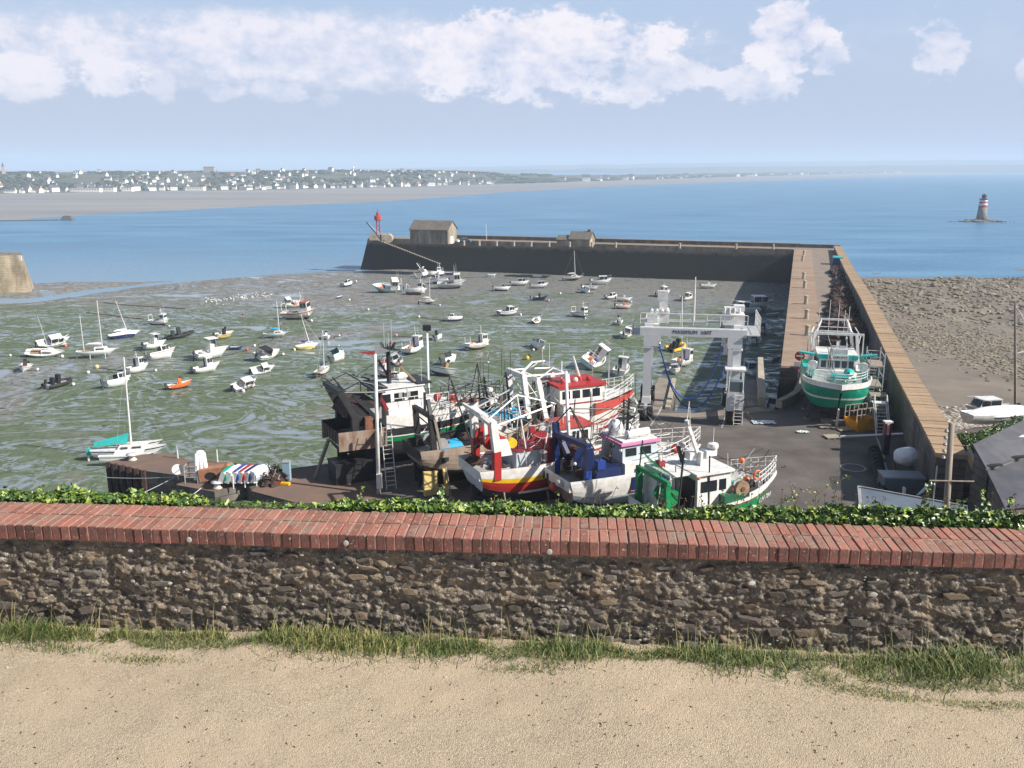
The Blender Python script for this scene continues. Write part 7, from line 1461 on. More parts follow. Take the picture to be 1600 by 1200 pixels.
part('crane', None, lambda mb: (mb.bar((-1.8, .8, 4.8), (-2.2, .9, 6.0), .2, .2, blacksteel), mb.ball((-1.9, .8, 6.1), .22, galv, 8, 5), mb.box((-1.5, .4, 5.5), (.6, .6, .5), white)), t)
rail2(t, L, B, sh, .74, .97, .25, .95, white, 3, .88); lifebuoy(t, 2.9, -.8, 3.9, orange); clutter(t, 6, 2.0, 3.8, 1.6, 3.0, [tealblue, netdark, orange, white], 9)
bars(t, 'gantry', green, [((-4.5, s * 1.7, 1.6), (-4.6, s * 1.6, 4.6), .3, .34) for s in (-1, 1)] + [((-4.6, -1.8, 4.7), (-4.6, 1.8, 4.7), .26, .26), ((-4.5, -1.7, 2.6), (-3.6, -1.7, 1.8), .34, .3), ((-4.5, 1.7, 4.6), (-4.5, 1.7, 2.4), .3, .36)])
drum(t, -3.8, -1.0, .2, 3.4, .55, green, green, 'net_drum'); part('net', None, lambda mb: [mb.tube((-4.6, 1.4 - k * .12, 6.0 - k * .05), (-4.2 + k * .08, .2 - k * .2, 4.7), .022, green, 4) for k in range(9)], t)
tubes(t, 'boom', blacksteel, [((-4.0, -1.9, 2.2), (-3.2, -1.2, 6.4), .07), ((-4.6, 1.7, 5.6), (-3.2, -1.2, 6.4), .025), ((-4.6, 1.6, 4.4), (-4.6, 1.3, 6.6), .05)])
clutter(t, 12, -4.4, -2.4, 3.0, 2.05, [wooddeck, blue, white, netdark], 10)
s_ = .72; x_ = -L / 2 + L * s_; y_ = -hw_(s_, B, .88); s2 = .90; x2 = -L / 2 + L * s2; y2 = -hw_(s2, B, .88); an = math.atan2(y2 - y_, x2 - x_)
text_part('CH 784', .55, white, t, Matrix.Translation(((x_ + x2) / 2 + .03, (y_ + y2) / 2 - .05, 2.45)) @ Matrix.Rotation(an, 4, 'Z') @ Matrix.Rotation(math.pi / 2 + .22, 4, 'X'))

def ladder(loc, rot, h, w, label, m=alu, lean=.25):
    t = thing('ladder', label, 'ladder', loc, rot)
    for x in (-w / 2, w / 2): MB().tube((x, 0, 0), (x, lean * h, h), .035, m, 5).build('rail', t)
    for k in range(1, int(h / .33)): MB().tube((-w / 2, lean * k * .33, k * .33), (w / 2, lean * k * .33, k * .33), .025, m, 5).build('rung', t)
    return t
q = P(612, 765); ladder((q.x, q.y, 0), .35, 5.0, .75, 'long aluminium ladder leaning on the side of the largest trawler', alu, .28)
q = P(928, 793); ladder((q.x, q.y, 0), .2, 3.4, .6, 'aluminium ladder leaning on the white side below the blue gantry', alu, .2)

# --- CHARLEVY, bow on
q = P(1307, 668); t = thing('trawler', 'teal green trawler facing the viewer with CHARLEVY on its wheelhouse', 'trawler'); L, B = 15.5, 6.3; hd_ = R(-104.5)
t.location = (q.x - math.cos(hd_) * (L / 2 - 1.6), q.y - math.sin(hd_) * (L / 2 - 1.6), 0.45); t.rotation_euler = (0, 0, hd_)
part('hull', None, lambda mb: hull(mb, L, B, 3.1, [(.34, antifoul), (.62, teal), (.68, white), (.975, teal), (1.0, blacksteel)], db=.5, ds=.1, bulw=.4, deckm=tealblue, inner=white, rake=.35, sternw=.88, full=.26, srise=.35, n=24, point=4.2, keelup=.3, bowv=.45), t, False)
hc = lambda s: 3.1 + .1 * (1 - s) ** 2 + .5 * s ** 2.6
def hwc(s): return B / 2 * (1 - max(0, (s - .42) / .58) ** 4.2) * (.88 + .12 * math.sin(min(1, s / .45) * math.pi / 2))
def skin2(mb, m, s0, s1, zt, zb, off, n):
    pts = [(-L / 2 + L * s, hwc(s) + off, hc(s)) for s in lin(s0, s1, n)]; pts += [(L / 2 + off, 0.0, hc(1))]; pts += [(x, -y, z) for x, y, z in pts[-2::-1]]
    vs = []
    for x, y, z in pts: vs += [(x, y, z + zb), (x * 1.0 + .03, y * 1.03, z + zt), (x - .05, y * .99, z + zt)]
    fs = []
    for k in range(len(pts) - 1): o = 3 * k; fs += [(o, o + 3, o + 4, o + 1), (o + 1, o + 4, o + 5, o + 2), (o + 2, o + 5, o + 3, o)]
    mb.add(vs, fs, m)
part('white_bulwark', None, lambda mb: skin2(mb, white, .62, .99, .50, -.02, .09, 12), t)
plating(t, 'teal_bulwark', teal, .18, .63, 1.5, .0, .02, 8, B, L, hc, .88, zt1=.75)
part('stem', None, lambda mb: mb.hexa([(L / 2 - 2.0, -.09, -.35), (L / 2 - 1.3, -.09, -.35), (L / 2 - 1.3, .09, -.35), (L / 2 - 2.0, .09, -.35), (L / 2 - 1.3, -.06, 1.5), (L / 2 - .70, -.06, 1.5), (L / 2 - .70, .06, 1.5), (L / 2 - 1.3, .06, 1.5)], dirtywhite), t)
part('deck_house', None, lambda mb: house_box(mb, -2.6, 3.0, 4.6, 3.0, 4.3, white, None, .25, .97), t)
wheelhouse(t, -2.0, 2.2, 3.5, 4.2, 5.6, white, white, 5, 3, .3, .25, .12, wz=(4.5, 5.15))
part('teal_band', None, lambda mb: mb.box((1.96, 0, 5.55), (.5, 3.7, .4), tealblue), t)
part('name_board', None, lambda mb: (mb.box((2.3, 0, 5.52), (.12, 1.9, .5), white), mb.box((2.2, 0, 6.1), (.12, 1.7, .5), white), mb.box((2.2, 0, 6.65), (.1, 1.6, .1), white)), t)
text_part('CHARLEVY', .36, blacksteel, t, Matrix.Translation((2.42, 0, 5.55)) @ Matrix.Rotation(math.pi / 2, 4, 'Z') @ Matrix.Rotation(math.pi / 2, 4, 'X'))
for s in (-1, 1):
    part('floodlight', None, lambda mb: mb.lathe([(.38, 0), (.42, .1), (.4, .5), (.1, .6)], white, 12, (2.5, s * 2.3, 4.6)), t)
    part('wing', None, lambda mb: mb.box((1.6, s * 2.9, 5.75), (.6, 1.5, .16), tealblue, rx=s * .12), t)
    part('ventilator', None, lambda mb: (mb.tube((2.6, s * 2.35, 3.8), (2.6, s * 2.35, 4.7), .3, tealblue, 10), mb.tube((2.9, s * 2.35, 4.8), (2.5, s * 2.35, 4.8), .45, white, 12)), t)
part('life_raft', None, lambda mb: mb.ball((2.9, 1.2, 4.0), .5, paleyellow, 10, 6, (1, 1.3, .8)), t, True)
bars(t, 'gantry', white, [((-1.0, s * 2.3, 4.3), (-1.6, s * 2.0, 7.2), .28, .34) for s in (-1, 1)] + [((-1.6, -2.7, 7.2), (-1.6, 2.7, 7.2), .22, .22), ((-1.5, -2.65, 7.2), (-1.3, -2.65, 5.0), .1, .1), ((-1.5, 2.65, 7.2), (-1.3, 2.65, 5.0), .1, .1), ((1.2, 0, 5.8), (.9, 0, 6.9), .24, .24), ((-1.2, -2.2, 6.2), (-1.2, -2.7, 6.2), .08, .08)])
bars(t, 'upper_gantry', white, [((-4.2, s * 2.2, 4.0), (-4.2, s * 1.7, 7.0), .3, .34) for s in (-1, 1)] + [((-4.2, s * 1.7, 7.0), (-4.6, s * 1.25, 8.2), .18, .2) for s in (-1, 1)] + [((-4.6, -1.4, 8.2), (-4.6, 1.4, 8.2), .2, .2), ((-4.2, -1.9, 7.0), (-4.2, 1.9, 7.0), .16, .16)])
tubes(t, 'aerial', white, [((-3.4, y, 7.0), (-3.4, y, z), .028) for y, z in ((-1.6, 9.6), (-.6, 10.4), (.3, 10.1), (.9, 9.4), (1.3, 9.8))] + [((-3.4, -1.6, 7.6), (-3.4, 1.6, 7.6), .04), ((-1.6, -1.9, 7.2), (-4.2, -1.8, 7.0), .05), ((-1.6, 1.9, 7.2), (-4.2, 1.8, 7.0), .05)])
drum(t, -4.8, -1.4, 1.4, 5.6, .8, white, netdark); tubes(t, 'davit', white, [((-2.0, s * 2.2, 5.6), (-2.0, s * 2.4, 7.0), .06) for s in (-1, 1)] + [((-2.0, s * 2.4, 7.0), (-3.6, s * 2.0, 7.6), .06) for s in (-1, 1)])
railing(t, [(-L / 2 + L * s, hwc(s) - .25, hc(s) + .6) for s in lin(.66, .96, 7)] + [(-L / 2 + L * s, -hwc(s) + .25, hc(s) + .6) for s in lin(.96, .66, 7)], .8, white, .028, 3)
part('windlass', None, lambda mb: (mb.tube((4.6, -.8, 4.2), (4.6, .8, 4.2), .3, tealblue, 10), mb.box((4.6, 0, 3.9), (.8, .5, .6), grey), mb.tube((4.6, -1.1, 4.2), (4.6, -.8, 4.2), .38, galv, 10)), t)
part('anchor_chain', None, lambda mb: (mb.path([(5.2, -1.4, 4.0), (6.2, -.6, 4.2), (6.6, .4, 4.3), (5.6, 1.4, 4.1), (4.8, .6, 4.0)], .06, grey, 5)), t)
clutter(t, 12, 3.2, 5.4, 3.0, 3.6, [tealblue, white, paleyellow, grey], 12); gear(t, L * .8, B, 4.3, 8.4, 5, 22)
for x in (-4.5, 0, 3.8):
    for s in (-1, 1): part('prop', None, lambda mb: (mb.tube((x, s * 2.6, -.45), (x, s * 2.1, 1.2), .08, blacksteel, 6), mb.box((x, s * 2.6, -.4), (.5, .5, .1), timber)), t)
part('keel', None, lambda mb: mb.box((-1.2, 0, -.1), (11, .36, 1.0), antifoul), t)
for x in (-4, 0, 4.6): part('keel_block', None, lambda mb: mb.box((x, 0, -.28), (.7, 2.6, .32), timber), t)
# ================================================================= poles, pier buildings, yard clutter
def pole(name, px, pyb, pyt, pxt, r, m, label, cat, zb=0.0, head=None, n=10, r2=None):
    b = P(px, pyb, zb); zt = zat(pyt, b.y); xt = xat(pxt, b.y, zt); t = thing(name, label, cat, b)
    MB().tube((0, 0, 0), (xt - b.x, 0, zt - zb), r, m, n, r2 or r * .7).build('pole', t, True)
    if head: head(t, xt - b.x, zt - zb)
    return t
def flag(t, x, z):
    MB().add([(x - 1.3, 0, z + .1), (x, 0, z + .25), (x, 0, z - .1)], [(0, 1, 2)], redorange).build('pennant', t)
    MB().add([(x, 0, z + .7), (x + 1.1, .1, z + .2), (x, 0, z - .1)], [(0, 1, 2)], grey).build('flag', t)
    MB().box((x, -.12, 1.1), (.4, .4, 1.1), white).build('cabinet', t)
pole('flag_pole', 592, 772, 553, 586, .16, white, 'white flagpole with a red and grey pennant in front of the largest trawler', 'flagpole', head=flag)
pole('lamp_post', 672, 697, 514, 667, .14, lightgrey, 'thin grey lamp post rising behind the largest trawler', 'lamp post', head=lambda t, x, z: MB().box((x, 0, z + .1), (.7, .4, .5), blacksteel).build('lamp_head', t))
pole('lamp_post', 894, 800, 580, 884, .16, lightgrey, 'pale grey post standing in front of the blue gantry trawler', 'post')
pole('yard_mast', 1065, 585, 462, 1066, .07, white, 'thin white mast standing behind the boat lift', 'mast', -10)
def tele(t, x, z):
    MB().tube((x - 1.3, 0, z - 3.2), (x + 1.7, 0, z - 3.25), .05, timber, 6).build('cross_arm', t)
    for k in range(6): MB().lathe([(.08, 0), (.12, .08), (.06, .2)], galv, 8, (x - .5, -.1, z - .3 - k * .35)).build('insulator', t)
b = P(1480, 806, 0.0)
tp_ = thing('telegraph_pole', 'weathered wooden telegraph pole in front of the sea wall at right', 'telegraph pole', (P(1481, 830, 3).x, P(1481, 830, 3).y, 0))
bx = tp_.location; zt = zat(662, bx.y); xt = xat(1487, bx.y, zt)
MB().tube((0, 0, 0), (xt - bx.x, 0, zt), .21, timber, 12, .16).build('pole', tp_, True)
MB().tube((xt - bx.x - 1.0, -.2, zt - 3.4), (xt - bx.x + 1.6, -.2, zt - 3.45), .05, timber, 6).build('cross_arm', tp_)
for k in range(5): MB().lathe([(.08, 0), (.13, .08), (.06, .2)], grey, 8, (xt - bx.x - .3, -.1, zt - .5 - k * .4)).build('insulator', tp_)
MB().tube((xt - bx.x - .5, .1, zt - 6), (xt - bx.x - .5, .1, zt - 2.6), .05, galv, 6).build('conduit', tp_)
# pier head: red beacon, derrick, round shelter
q = P(592, 375.5, 0); t = thing('beacon', 'red lattice harbour beacon on the end of the pier', 'beacon', (q.x - .4, q.y + 2, 1.9))
MB().tube((-.55, -.5, 0), (-.4, -.4, 5.6), .13, red).build('leg', t); MB().tube((.55, -.5, 0), (.4, -.4, 5.6), .13, red).build('leg', t); MB().tube((.55, .5, 0), (.4, .4, 5.6), .13, red).build('leg', t); MB().tube((-.55, .5, 0), (-.4, .4, 5.6), .13, red).build('leg', t)
MB().lathe([(.9, 4.6), (1.25, 4.8), (1.25, 6.1), (.9, 6.3)], redorange, 14).build('lantern_gallery', t); MB().lathe([(.5, 6.3), (.5, 7.1), (.15, 7.6)], red, 10).build('lantern', t)
for z in (1.5, 3.0): MB().box((0, 0, z), (1.1, 1.0, .12), red).build('brace', t)
MB().tube((0, 0, 7.5), (0, 0, 8.4), .05, blacksteel).build('aerial', t)
t = thing('stone_hut', 'rounded tan stone base below the red harbour beacon', 'building', (q.x, q.y + 2, 0))
MB().box((-.5, 0, .95), (5.4, 4.0, 1.9), conc).build('wall', t); mb = MB(); mb.tube((3.0, -1.6, .5), (3.0, 2.4, .5), 1.5, conc, 18); mb.build('vault', t)
q = P(585, 377, 0); t = thing('derrick', 'dark loading derrick leaning out over the end of the pier', 'crane', (q.x + 1, q.y + 1.2, 0))
MB().bar((1.0, 0, .4), (-3.6, -.6, 6.4), .3, .3, blacksteel).build('jib', t); MB().bar((1.0, 0, 0), (1.0, 0, 2.2), .5, .5, blacksteel).build('post', t); MB().tube((1.0, 0, 2.2), (-3.4, -.6, 6.2), .04, galv, 4).build('stay', t)
# big stone shed
stw = masonry('shed_granite', (.30, .26, .20), (.24, .20, .16), .9, .4, (.36, .32, .25)); slate = mat('slate_roof', (.12, .11, .10), .6, color2=(.19, .16, .13), scale=.6)
fang = math.atan2(-FA.y, -FA.x)
def shed(px0, px1, pyb, L, Wd_, h, rh, label, name='stone_shed', off=0):
    a = P(px0, pyb, .05); t = thing(name, label, 'building', (a.x, a.y, .05), fang)
    x, y = L, Wd_
    MB().add([(0, 0, 0), (x, 0, 0), (x, y, 0), (0, y, 0), (0, 0, h), (x, 0, h), (x, y, h), (0, y, h), (0, y / 2, h + rh), (x, y / 2, h + rh)], [(0, 1, 5, 4), (2, 3, 7, 6), (1, 2, 6, 9, 5), (3, 0, 4, 8, 7)], stw).build('wall', t)
    e = .3; f_ = rh / (y / 2) * e
    MB().add([(-e, -e, h - f_ + .1), (x + e, -e, h - f_ + .1), (x + e, y / 2, h + rh + .1), (-e, y / 2, h + rh + .1), (x + e, y + e, h - f_ + .1), (-e, y + e, h - f_ + .1), (-e, -e, h - f_ - .08), (x + e, -e, h - f_ - .08), (x + e, y + e, h - f_ - .08), (-e, y + e, h - f_ - .08), (-e, y / 2, h + rh - .08), (x + e, y / 2, h + rh - .08)],
             [(0, 1, 2, 3), (3, 2, 4, 5), (7, 1, 0, 6), (5, 4, 8, 9), (1, 7, 11, 2), (2, 11, 8, 4), (6, 0, 3, 10), (10, 3, 5, 9)], slate).build('roof', t)
    return t
t = shed(641, 716, 380.2, 13.2, 8.0, 4.6, 2.6, 'large stone shed with a steep slate roof on the far pier arm')
for k in range(1): MB().box((7.0, -.06, 1.5), (.8, .12, 3.0), conc).build('buttress', t)
MB().box((2.8, -.04, 1.2), (.5, .08, 1.8), slate).build('door', t); MB().box((9.8, -.04, 2.4), (1.0, .08, .9), slate).build('window', t)
MB().box((13.23, 3.4, 1.2), (.08, 2.4, 2.4), white).build('door', t)
t = shed(870, 892, 384, 5.2, 5.5, 2.0, 1.1, 'low lean-to of the small stone hut on the far pier arm, its left half', 'stone_hut')
t = shed(889, 930, 384.6, 6.6, 7.0, 2.3, 2.1, 'small stone hut with a chimney and pale gable on the far pier arm', 'stone_hut')
MB().box((5.6, 3.5, 4.6), (.9, .8, 1.0), stw).build('chimney', t); MB().box((6.63, 2.6, 1.1), (.08, 1.0, 2.0), paleyellow).build('door', t); MB().box((6.63, 4.8, 1.3), (.08, .8, .9), slate).build('window', t)
# car on the pier
def car(px, py, col, rot, label, z=.0, van=False):
    q = P(px, py, z); t = thing('parked_car' if not van else 'parked_van', label, 'van' if van else 'car', (q.x, q.y, z), rot)
    def body(mb):
        y = .85
        prof = [(-2.0, .35), (2.0, .35), (2.05, .75), (1.9, .95), (1.1, 1.02), (.5, 1.48), (-1.2, 1.5), (-1.85, 1.05), (-2.05, .9)] if not van else [(-2.3, .35), (2.3, .35), (2.35, .9), (1.9, 1.2), (1.5, 2.0), (-2.3, 2.05)]
        n = len(prof); mb.add([(x, -y, zz) for x, zz in prof] + [(x, y, zz) for x, zz in prof], [tuple(range(n))[::-1], tuple(range(n, 2 * n))] + [(i, (i + 1) % n, n + (i + 1) % n, n + i) for i in range(n)], col)
    mb = MB(); body(mb); mb.build('body', t)
    if not van:
        for s in (-1, 1): MB().add([(-1.1, s * .87, 1.08), (.85, s * .87, 1.08), (.45, s * .87, 1.4), (-1.05, s * .87, 1.4)], [(0, 1, 2, 3)], glass).build('side_window', t)
        MB().add([(1.12, -.75, 1.06), (1.12, .75, 1.06), (.56, .68, 1.46), (.56, -.68, 1.46)], [(0, 1, 2, 3)], glass).build('windscreen', t)
    else: MB().add([(1.9, -.75, 1.25), (1.9, .75, 1.25), (1.56, .7, 1.9), (1.56, -.7, 1.9)], [(0, 1, 2, 3)], glass).build('windscreen', t)
    for x in (-1.3, 1.3):
        for s in (-1, 1): MB().tube((x, s * .72, .32), (x, s * .92, .32), .32, rubber, 12).build('wheel', t)
car(727, 379, mat('blue_car_paint', (.08, .14, .24), .3), fang, 'dark blue car parked beside the big stone shed on the pier')
car(708, 379.4, white, fang, 'white car parked against the gable of the big stone shed')
q = P(760, 378, 0); t = thing('pier_post', 'tall thin white post on the seaward parapet of the far pier arm', 'post', q); MB().tube((0, 4, 0), (-.3, 4, 5.6), .1, white, 6).build('pole', t)
q = P(1308, 413, 0); t = thing('skip', 'blue covered container against the parapet near the pier bend', 'container', (q.x, q.y, 0), R(-17))
MB().box((0, 0, .9), (2.2, 3.0, 1.8), blue, taper=1.08).build('bin', t); MB().box((0, 0, 1.9), (2.5, 3.3, .3), tealblue, taper=.9).build('cover', t)
# no entry sign
q = P(1247, 590, 0); t = thing('no_entry_sign', 'red and white no entry sign at the start of the pier', 'sign', q, R(-15))
zt = zat(556, q.y); MB().tube((0, 0, 0), (0, 0, zt + .2), .05, galv, 6).build('post', t)
d_ = MB().lathe([(.56, 0), (.56, .04)], red, 28).build('disc', t); d_.location = (0, -.06, zt); d_.rotation_euler = (math.pi / 2, 0, 0)
MB().box((0, -.115, zt), (.8, .03, .17), white).build('bar', t)
for x in (-.32, .32): MB().box((x, -.08, zt - .98), (.5, .03, .5), paleblue).build('information_plate', t)
MB().box((-.1, -.08, zt - 1.45), (.5, .03, .28), red).build('information_plate', t)
# heaped nets along the parapet
rr = random.Random(17)
def net_heap(x, y, rx, ry, h, m, label, seed, z0=0.0):
    bm = bmesh.new(); bmesh.ops.create_icosphere(bm, subdivisions=4, radius=1.0)
    for v in bm.verts:
        n_ = noise.fractal((v.co.x * 2.2 + seed, v.co.y * 2.2, v.co.z * 2.2), .6, 2.1, 5); n3_ = abs(noise.noise((v.co.x * 7 + seed, v.co.y * 7, v.co.z * 5)))
        v.co = Vector((v.co.x * rx, v.co.y * ry, max(v.co.z, -.05) * h)) * (1 + .35 * n_ + .12 * n3_)
    me = bpy.data.meshes.new('net'); bm.to_mesh(me); bm.free(); me.materials.append(m)
    t = thing('net_heap', label, 'fishing nets', (x, y, z0), math.atan2(RA.y, RA.x)); o = bpy.data.objects.new('net', me); COL.objects.link(o); o.parent = t
    r = random.Random(seed); mb = MB()
    for _ in range(26):
        a = r.uniform(0, 6.28); d0 = r.random() ** .5 * .8; p = Vector((math.cos(a) * rx * d0, math.sin(a) * ry * d0, h * math.sqrt(max(.05, 1 - d0 * d0)) + .05)); pts = [tuple(p)]
        for _ in range(4): p = p + Vector((r.uniform(-.5, .5), r.uniform(-.4, .4), r.uniform(-.25, .3))); pts.append(tuple(p))
        mb.path(pts, r.uniform(.02, .05), r.choice([netdark, netred, blacksteel, timber]), 4)
    mb.build('rope', t)
offs = [(150, 'nearest the green trawler', netdark), (143, 'second from the green trawler', netred), (136, 'third along the parapet', netdark), (128, 'fourth along the parapet, with frayed top', netdark), (120, 'fifth along the parapet', netred), (112, 'sixth along the parapet', netdark), (104, 'seventh along the parapet', netdark), (96, 'eighth along the parapet, touched with rust', netred), (88, 'ninth along the parapet', netdark), (79, 'tenth along the parapet, low', netdark), (70, 'eleventh along the parapet, low', netdark), (61, 'last before the blue container', netdark)]
for k, (d, wh, m) in enumerate(offs):
    s = 1.0 if d > 125 else .78 if d > 100 else .55; w = arm(d + rr.uniform(-1, 1), 8.6 + (1 - s) * 3.4 + rr.uniform(-.3, .3)); net_heap(w[0], w[1], 4.4, 2.7 * s, 1.75 * s * rr.uniform(.85, 1.2), m, ('rust brown' if m is netred else 'black') + ' heap of fishing nets on the pier, ' + wh, k + 3)
for k, (px, py, s, m, lb) in enumerate([(186, 9.6, 1.5, netdark, 'dark heap of nets in the shade below the parapet beside the scaffold'), (196, 10.0, 1.1, netdark, 'small dark net pile behind the red pump'), (219, 9.2, 1.5, netdark, 'black net pile against the wall near the telegraph pole'), (222.5, 8.8, 1.3, blacksteel, 'black tarpaulin heap at the end of the yard wall'), (218.5, 10.4, 1.1, netdark, 'dark pile of gear beside the grey crate'), (179, 9.4, 1.5, netred, 'rust red nets behind the scaffold platforms')]):
    q = Vector((*arm(px, py), 0)); net_heap(q.x, q.y, s * 1.3, s, s * .8, m, lb, 40 + k)
# scaffold, stairs, yellow skip beside the green trawler
def scaffold(loc, rot, w, d, h, label, levels):
    t = thing('scaffold', label, 'scaffold', loc, rot)
    for x in (0, w):
        for y in (0, d): MB().tube((x, y, 0), (x, y, h), .05, galv, 5).build('standard', t)
    for z in levels:
        for a, b in (((0, 0), (w, 0)), ((w, 0), (w, d)), ((w, d), (0, d)), ((0, d), (0, 0))): MB().tube((*a, z), (*b, z), .04, galv, 5).build('ledger', t)
    for z in levels[1::2]: MB().box((w / 2, d / 2, z + .04), (w, d, .06), timber).build('platform', t)
    MB().tube((0, 0, .2), (w, 0, levels[-1]), .035, galv, 5).build('brace', t)
    for k in range(int(h / .3)): MB().tube((.1, -.03, .2 + k * .3), (.6, -.03, .2 + k * .3), .025, galv, 4).build('rung', t)
    return t
q = P(1352, 650); scaffold(q, R(-15), 1.3, 3.4, 6.4, 'tall galvanised scaffold tower beside the green trawler', [.3, 1.2, 2.1, 3.0, 4.0, 5.0, 6.0])
q = P(1366, 612); scaffold(q, R(-15), 2.6, 1.6, 3.2, 'low scaffold with a plank platform behind the tall one', [.3, 1.4, 2.2, 3.1])
q = P(1357, 658); scaffold(q, R(-15), 1.5, 1.6, 2.6, 'short scaffold frame in front of the tall tower', [.3, 1.1, 1.9, 2.5])
q = P(1369, 683); t = thing('access_stairs', 'pale mobile access stairs with handrails beside the scaffold', 'stairs', q, R(-12))
for s in (0, 1.1):
    MB().bar((s, 0, .1), (s, 2.6, 2.4), .06, .2, white).build('stringer', t); MB().tube((s, 0, 1.0), (s, 2.6, 3.4), .035, white, 5).build('handrail', t)
    for k in range(4): MB().tube((s, k * .85, .1 + k * .76), (s, k * .85, 1.0 + k * .8), .03, white, 5).build('baluster', t)
    MB().tube((s, 2.7, 0), (s, 2.7, 3.4), .04, galv, 5).build('leg', t)
for k in range(9): MB().box((.55, .15 + k * .3, .25 + k * .26), (1.05, .22, .05), galv).build('tread', t)
MB().box((.55, 3.1, 2.5), (1.2, 1.0, .08), white).build('landing', t)
q = P(1346, 670); t = thing('yellow_basket', 'orange yellow steel work basket with a timber rail beside the green hull', 'skip', q, R(20))
MB().add([(-1, -.7, 0), (1, -.7, 0), (1.2, -.7, 1.1), (-1.4, -.7, 1.1), (-1, .9, 0), (1, .9, 0), (1.2, .9, 1.1), (-1.4, .9, 1.1)], [(0, 1, 2, 3), (5, 4, 7, 6), (1, 5, 6, 2), (4, 0, 3, 7), (4, 5, 1, 0)], mat('orange_yellow_steel', (.66, .30, .02), .5, .2, 2)).build('basket', t)
for x in lin(-1.3, 1.2, 6):
    for y in (-.7, .9): MB().bar((x, y, 1.1), (x, y, 2.2), .08, .08, timber).build('rail_post', t)
for y in (-.7, .9):
    for z in (1.6, 2.2): MB().bar((-1.35, y, z), (1.2, y, z), .08, .06, timber).build('rail', t)
# pallets and scraps under the green bow
for px, py, r_, lb in ((1300, 684, .1, 'pallet on the tarmac in front of the green trawler, nearest to its stem'), (1318, 672, .2, 'pallet right of the green trawler stem'), (1290, 668, 0, 'pallet left of the green trawler stem')):
    q = P(px, py, 0); t = thing('pallet', lb, 'pallet', (q.x, q.y, 0), r_)
    for k in range(5): MB().box((0, -.5 + k * .25, .15), (1.3, .16, .03), conc).build('board', t)
    for k in range(3): MB().box((-.55 + k * .55, 0, .065), (.12, 1.1, .13), timber).build('bearer', t)
for px, py, s, lb, m in ((1193, 661, 1.0, 'crumpled pale blue plastic sheet on the shaded tarmac', paleblue), (1254, 676, .5, 'scrap of pale blue sheet on the tarmac near the green trawler', paleblue)):
    q = P(px, py, 0); bm = bmesh.new(); bmesh.ops.create_grid(bm, x_segments=12, y_segments=8, size=1.0)
    for v in bm.verts: v.co = Vector((v.co.x * 1.1 * s, v.co.y * .6 * s, .12 + .14 * noise.noise((v.co.x * 3, v.co.y * 3, px)))) 
    me = bpy.data.meshes.new('sheet'); bm.to_mesh(me); bm.free(); me.materials.append(m); small('plastic_sheet', me, lb, 'plastic sheet', q)
# things along the shaded yard wall
q = Vector((*arm(205, 9.4), 0)); t = thing('pump', 'red and white pump on a dark stand by the sea wall', 'pump', q)
MB().box((0, 0, .9), (.5, .5, 1.8), blacksteel).build('stand', t); MB().box((0, 0, 2.3), (.55, .5, 1.0), red).build('body', t); MB().box((-.05, -.27, 2.3), (.2, .04, 1.0), white).build('stripe', t); MB().box((0, 0, 2.88), (.7, .6, .14), white).build('cap', t)
q = Vector((*arm(202, 8.6), 0)); t = thing('scrap_beam', 'pale plank propped beside the red pump', 'plank', q, 0); MB().bar((-2.4, 1.4, .2), (2.2, -1.0, 1.2), .35, .1, lightgrey).build('plank', t)
q = Vector((*arm(192, 10.4), 0)); t = thing('outboard_cradle', 'white plank leaning on the sea wall', 'plank', q, 0); MB().bar((0, 0, .1), (-.5, .8, 2.6), .3, .12, white).build('plank', t)
q = Vector((*arm(213, 10.1), 0)); t = thing('covered_dinghy', 'round bundle wrapped in white cover on a rusty stand by the wall', 'covered boat', q, .4)
for x in (-.8, .8): MB().bar((x, -.5, 0), (x, .5, 1.9), .15, .15, rust).build('stand', t)
bm = bmesh.new(); bmesh.ops.create_icosphere(bm, subdivisions=4, radius=1.0)
for v in bm.verts: v.co = Vector((v.co.x * 1.0, v.co.y * .85, v.co.z * .7)) * (1 + .10 * noise.noise(v.co * 1.7) + .02 * noise.noise(v.co * 6)); v.co.z += 2.4
me = bpy.data.meshes.new('cover'); bm.to_mesh(me); bm.free(); me.materials.append(cloth); inst('cover', me, t)
q = Vector((*arm(215.5, 9.6), 0)); t = thing('crate', 'blue grey crate against the sea wall in the shade', 'crate', q, R(-5)); MB().box((0, 0, .8), (2.9, 1.6, 1.6), mat('blue_grey_crate', (.13, .16, .18), .6)).build('box', t); MB().box((0, 0, 1.65), (3.0, 1.7, .12), grey).build('lid', t)
q = Vector((*arm(219, 10.2), 0)); t = thing('plank_frame', 'two white planks crossed against the wall in a V', 'planks', q); MB().bar((-.8, 0, .3), (-.8, .1, 1.9), .35, .1, white).build('plank', t); MB().bar((-.6, 0, .4), (1.2, .3, 2.2), .25, .1, lightgrey).build('plank', t)
q = Vector((*arm(222, 10.8), 0)); t = thing('white_board', 'small white board leaning at the foot of the telegraph pole wall', 'board', q); MB().bar((0, 0, .2), (.1, .5, 1.6), .5, .06, white).build('board', t)
# row of black floats/tyres along the wall foot
for k in range(14):
    q = Vector((*arm(206 + k * 1.05, 8.3), 0)); o = MB().lathe([(.34, 0), (.62, .06), (.66, .2), (.62, .34), (.34, .4)], rubber, 14).build('tyre'); o.location = (q.x, q.y, .34); o.rotation_euler = (1.2, .2, .4)
    tag(o, 'black tyre in the row leaning along the yard side of the sea wall', 'tyre', 'row of black tyres along the sea wall')
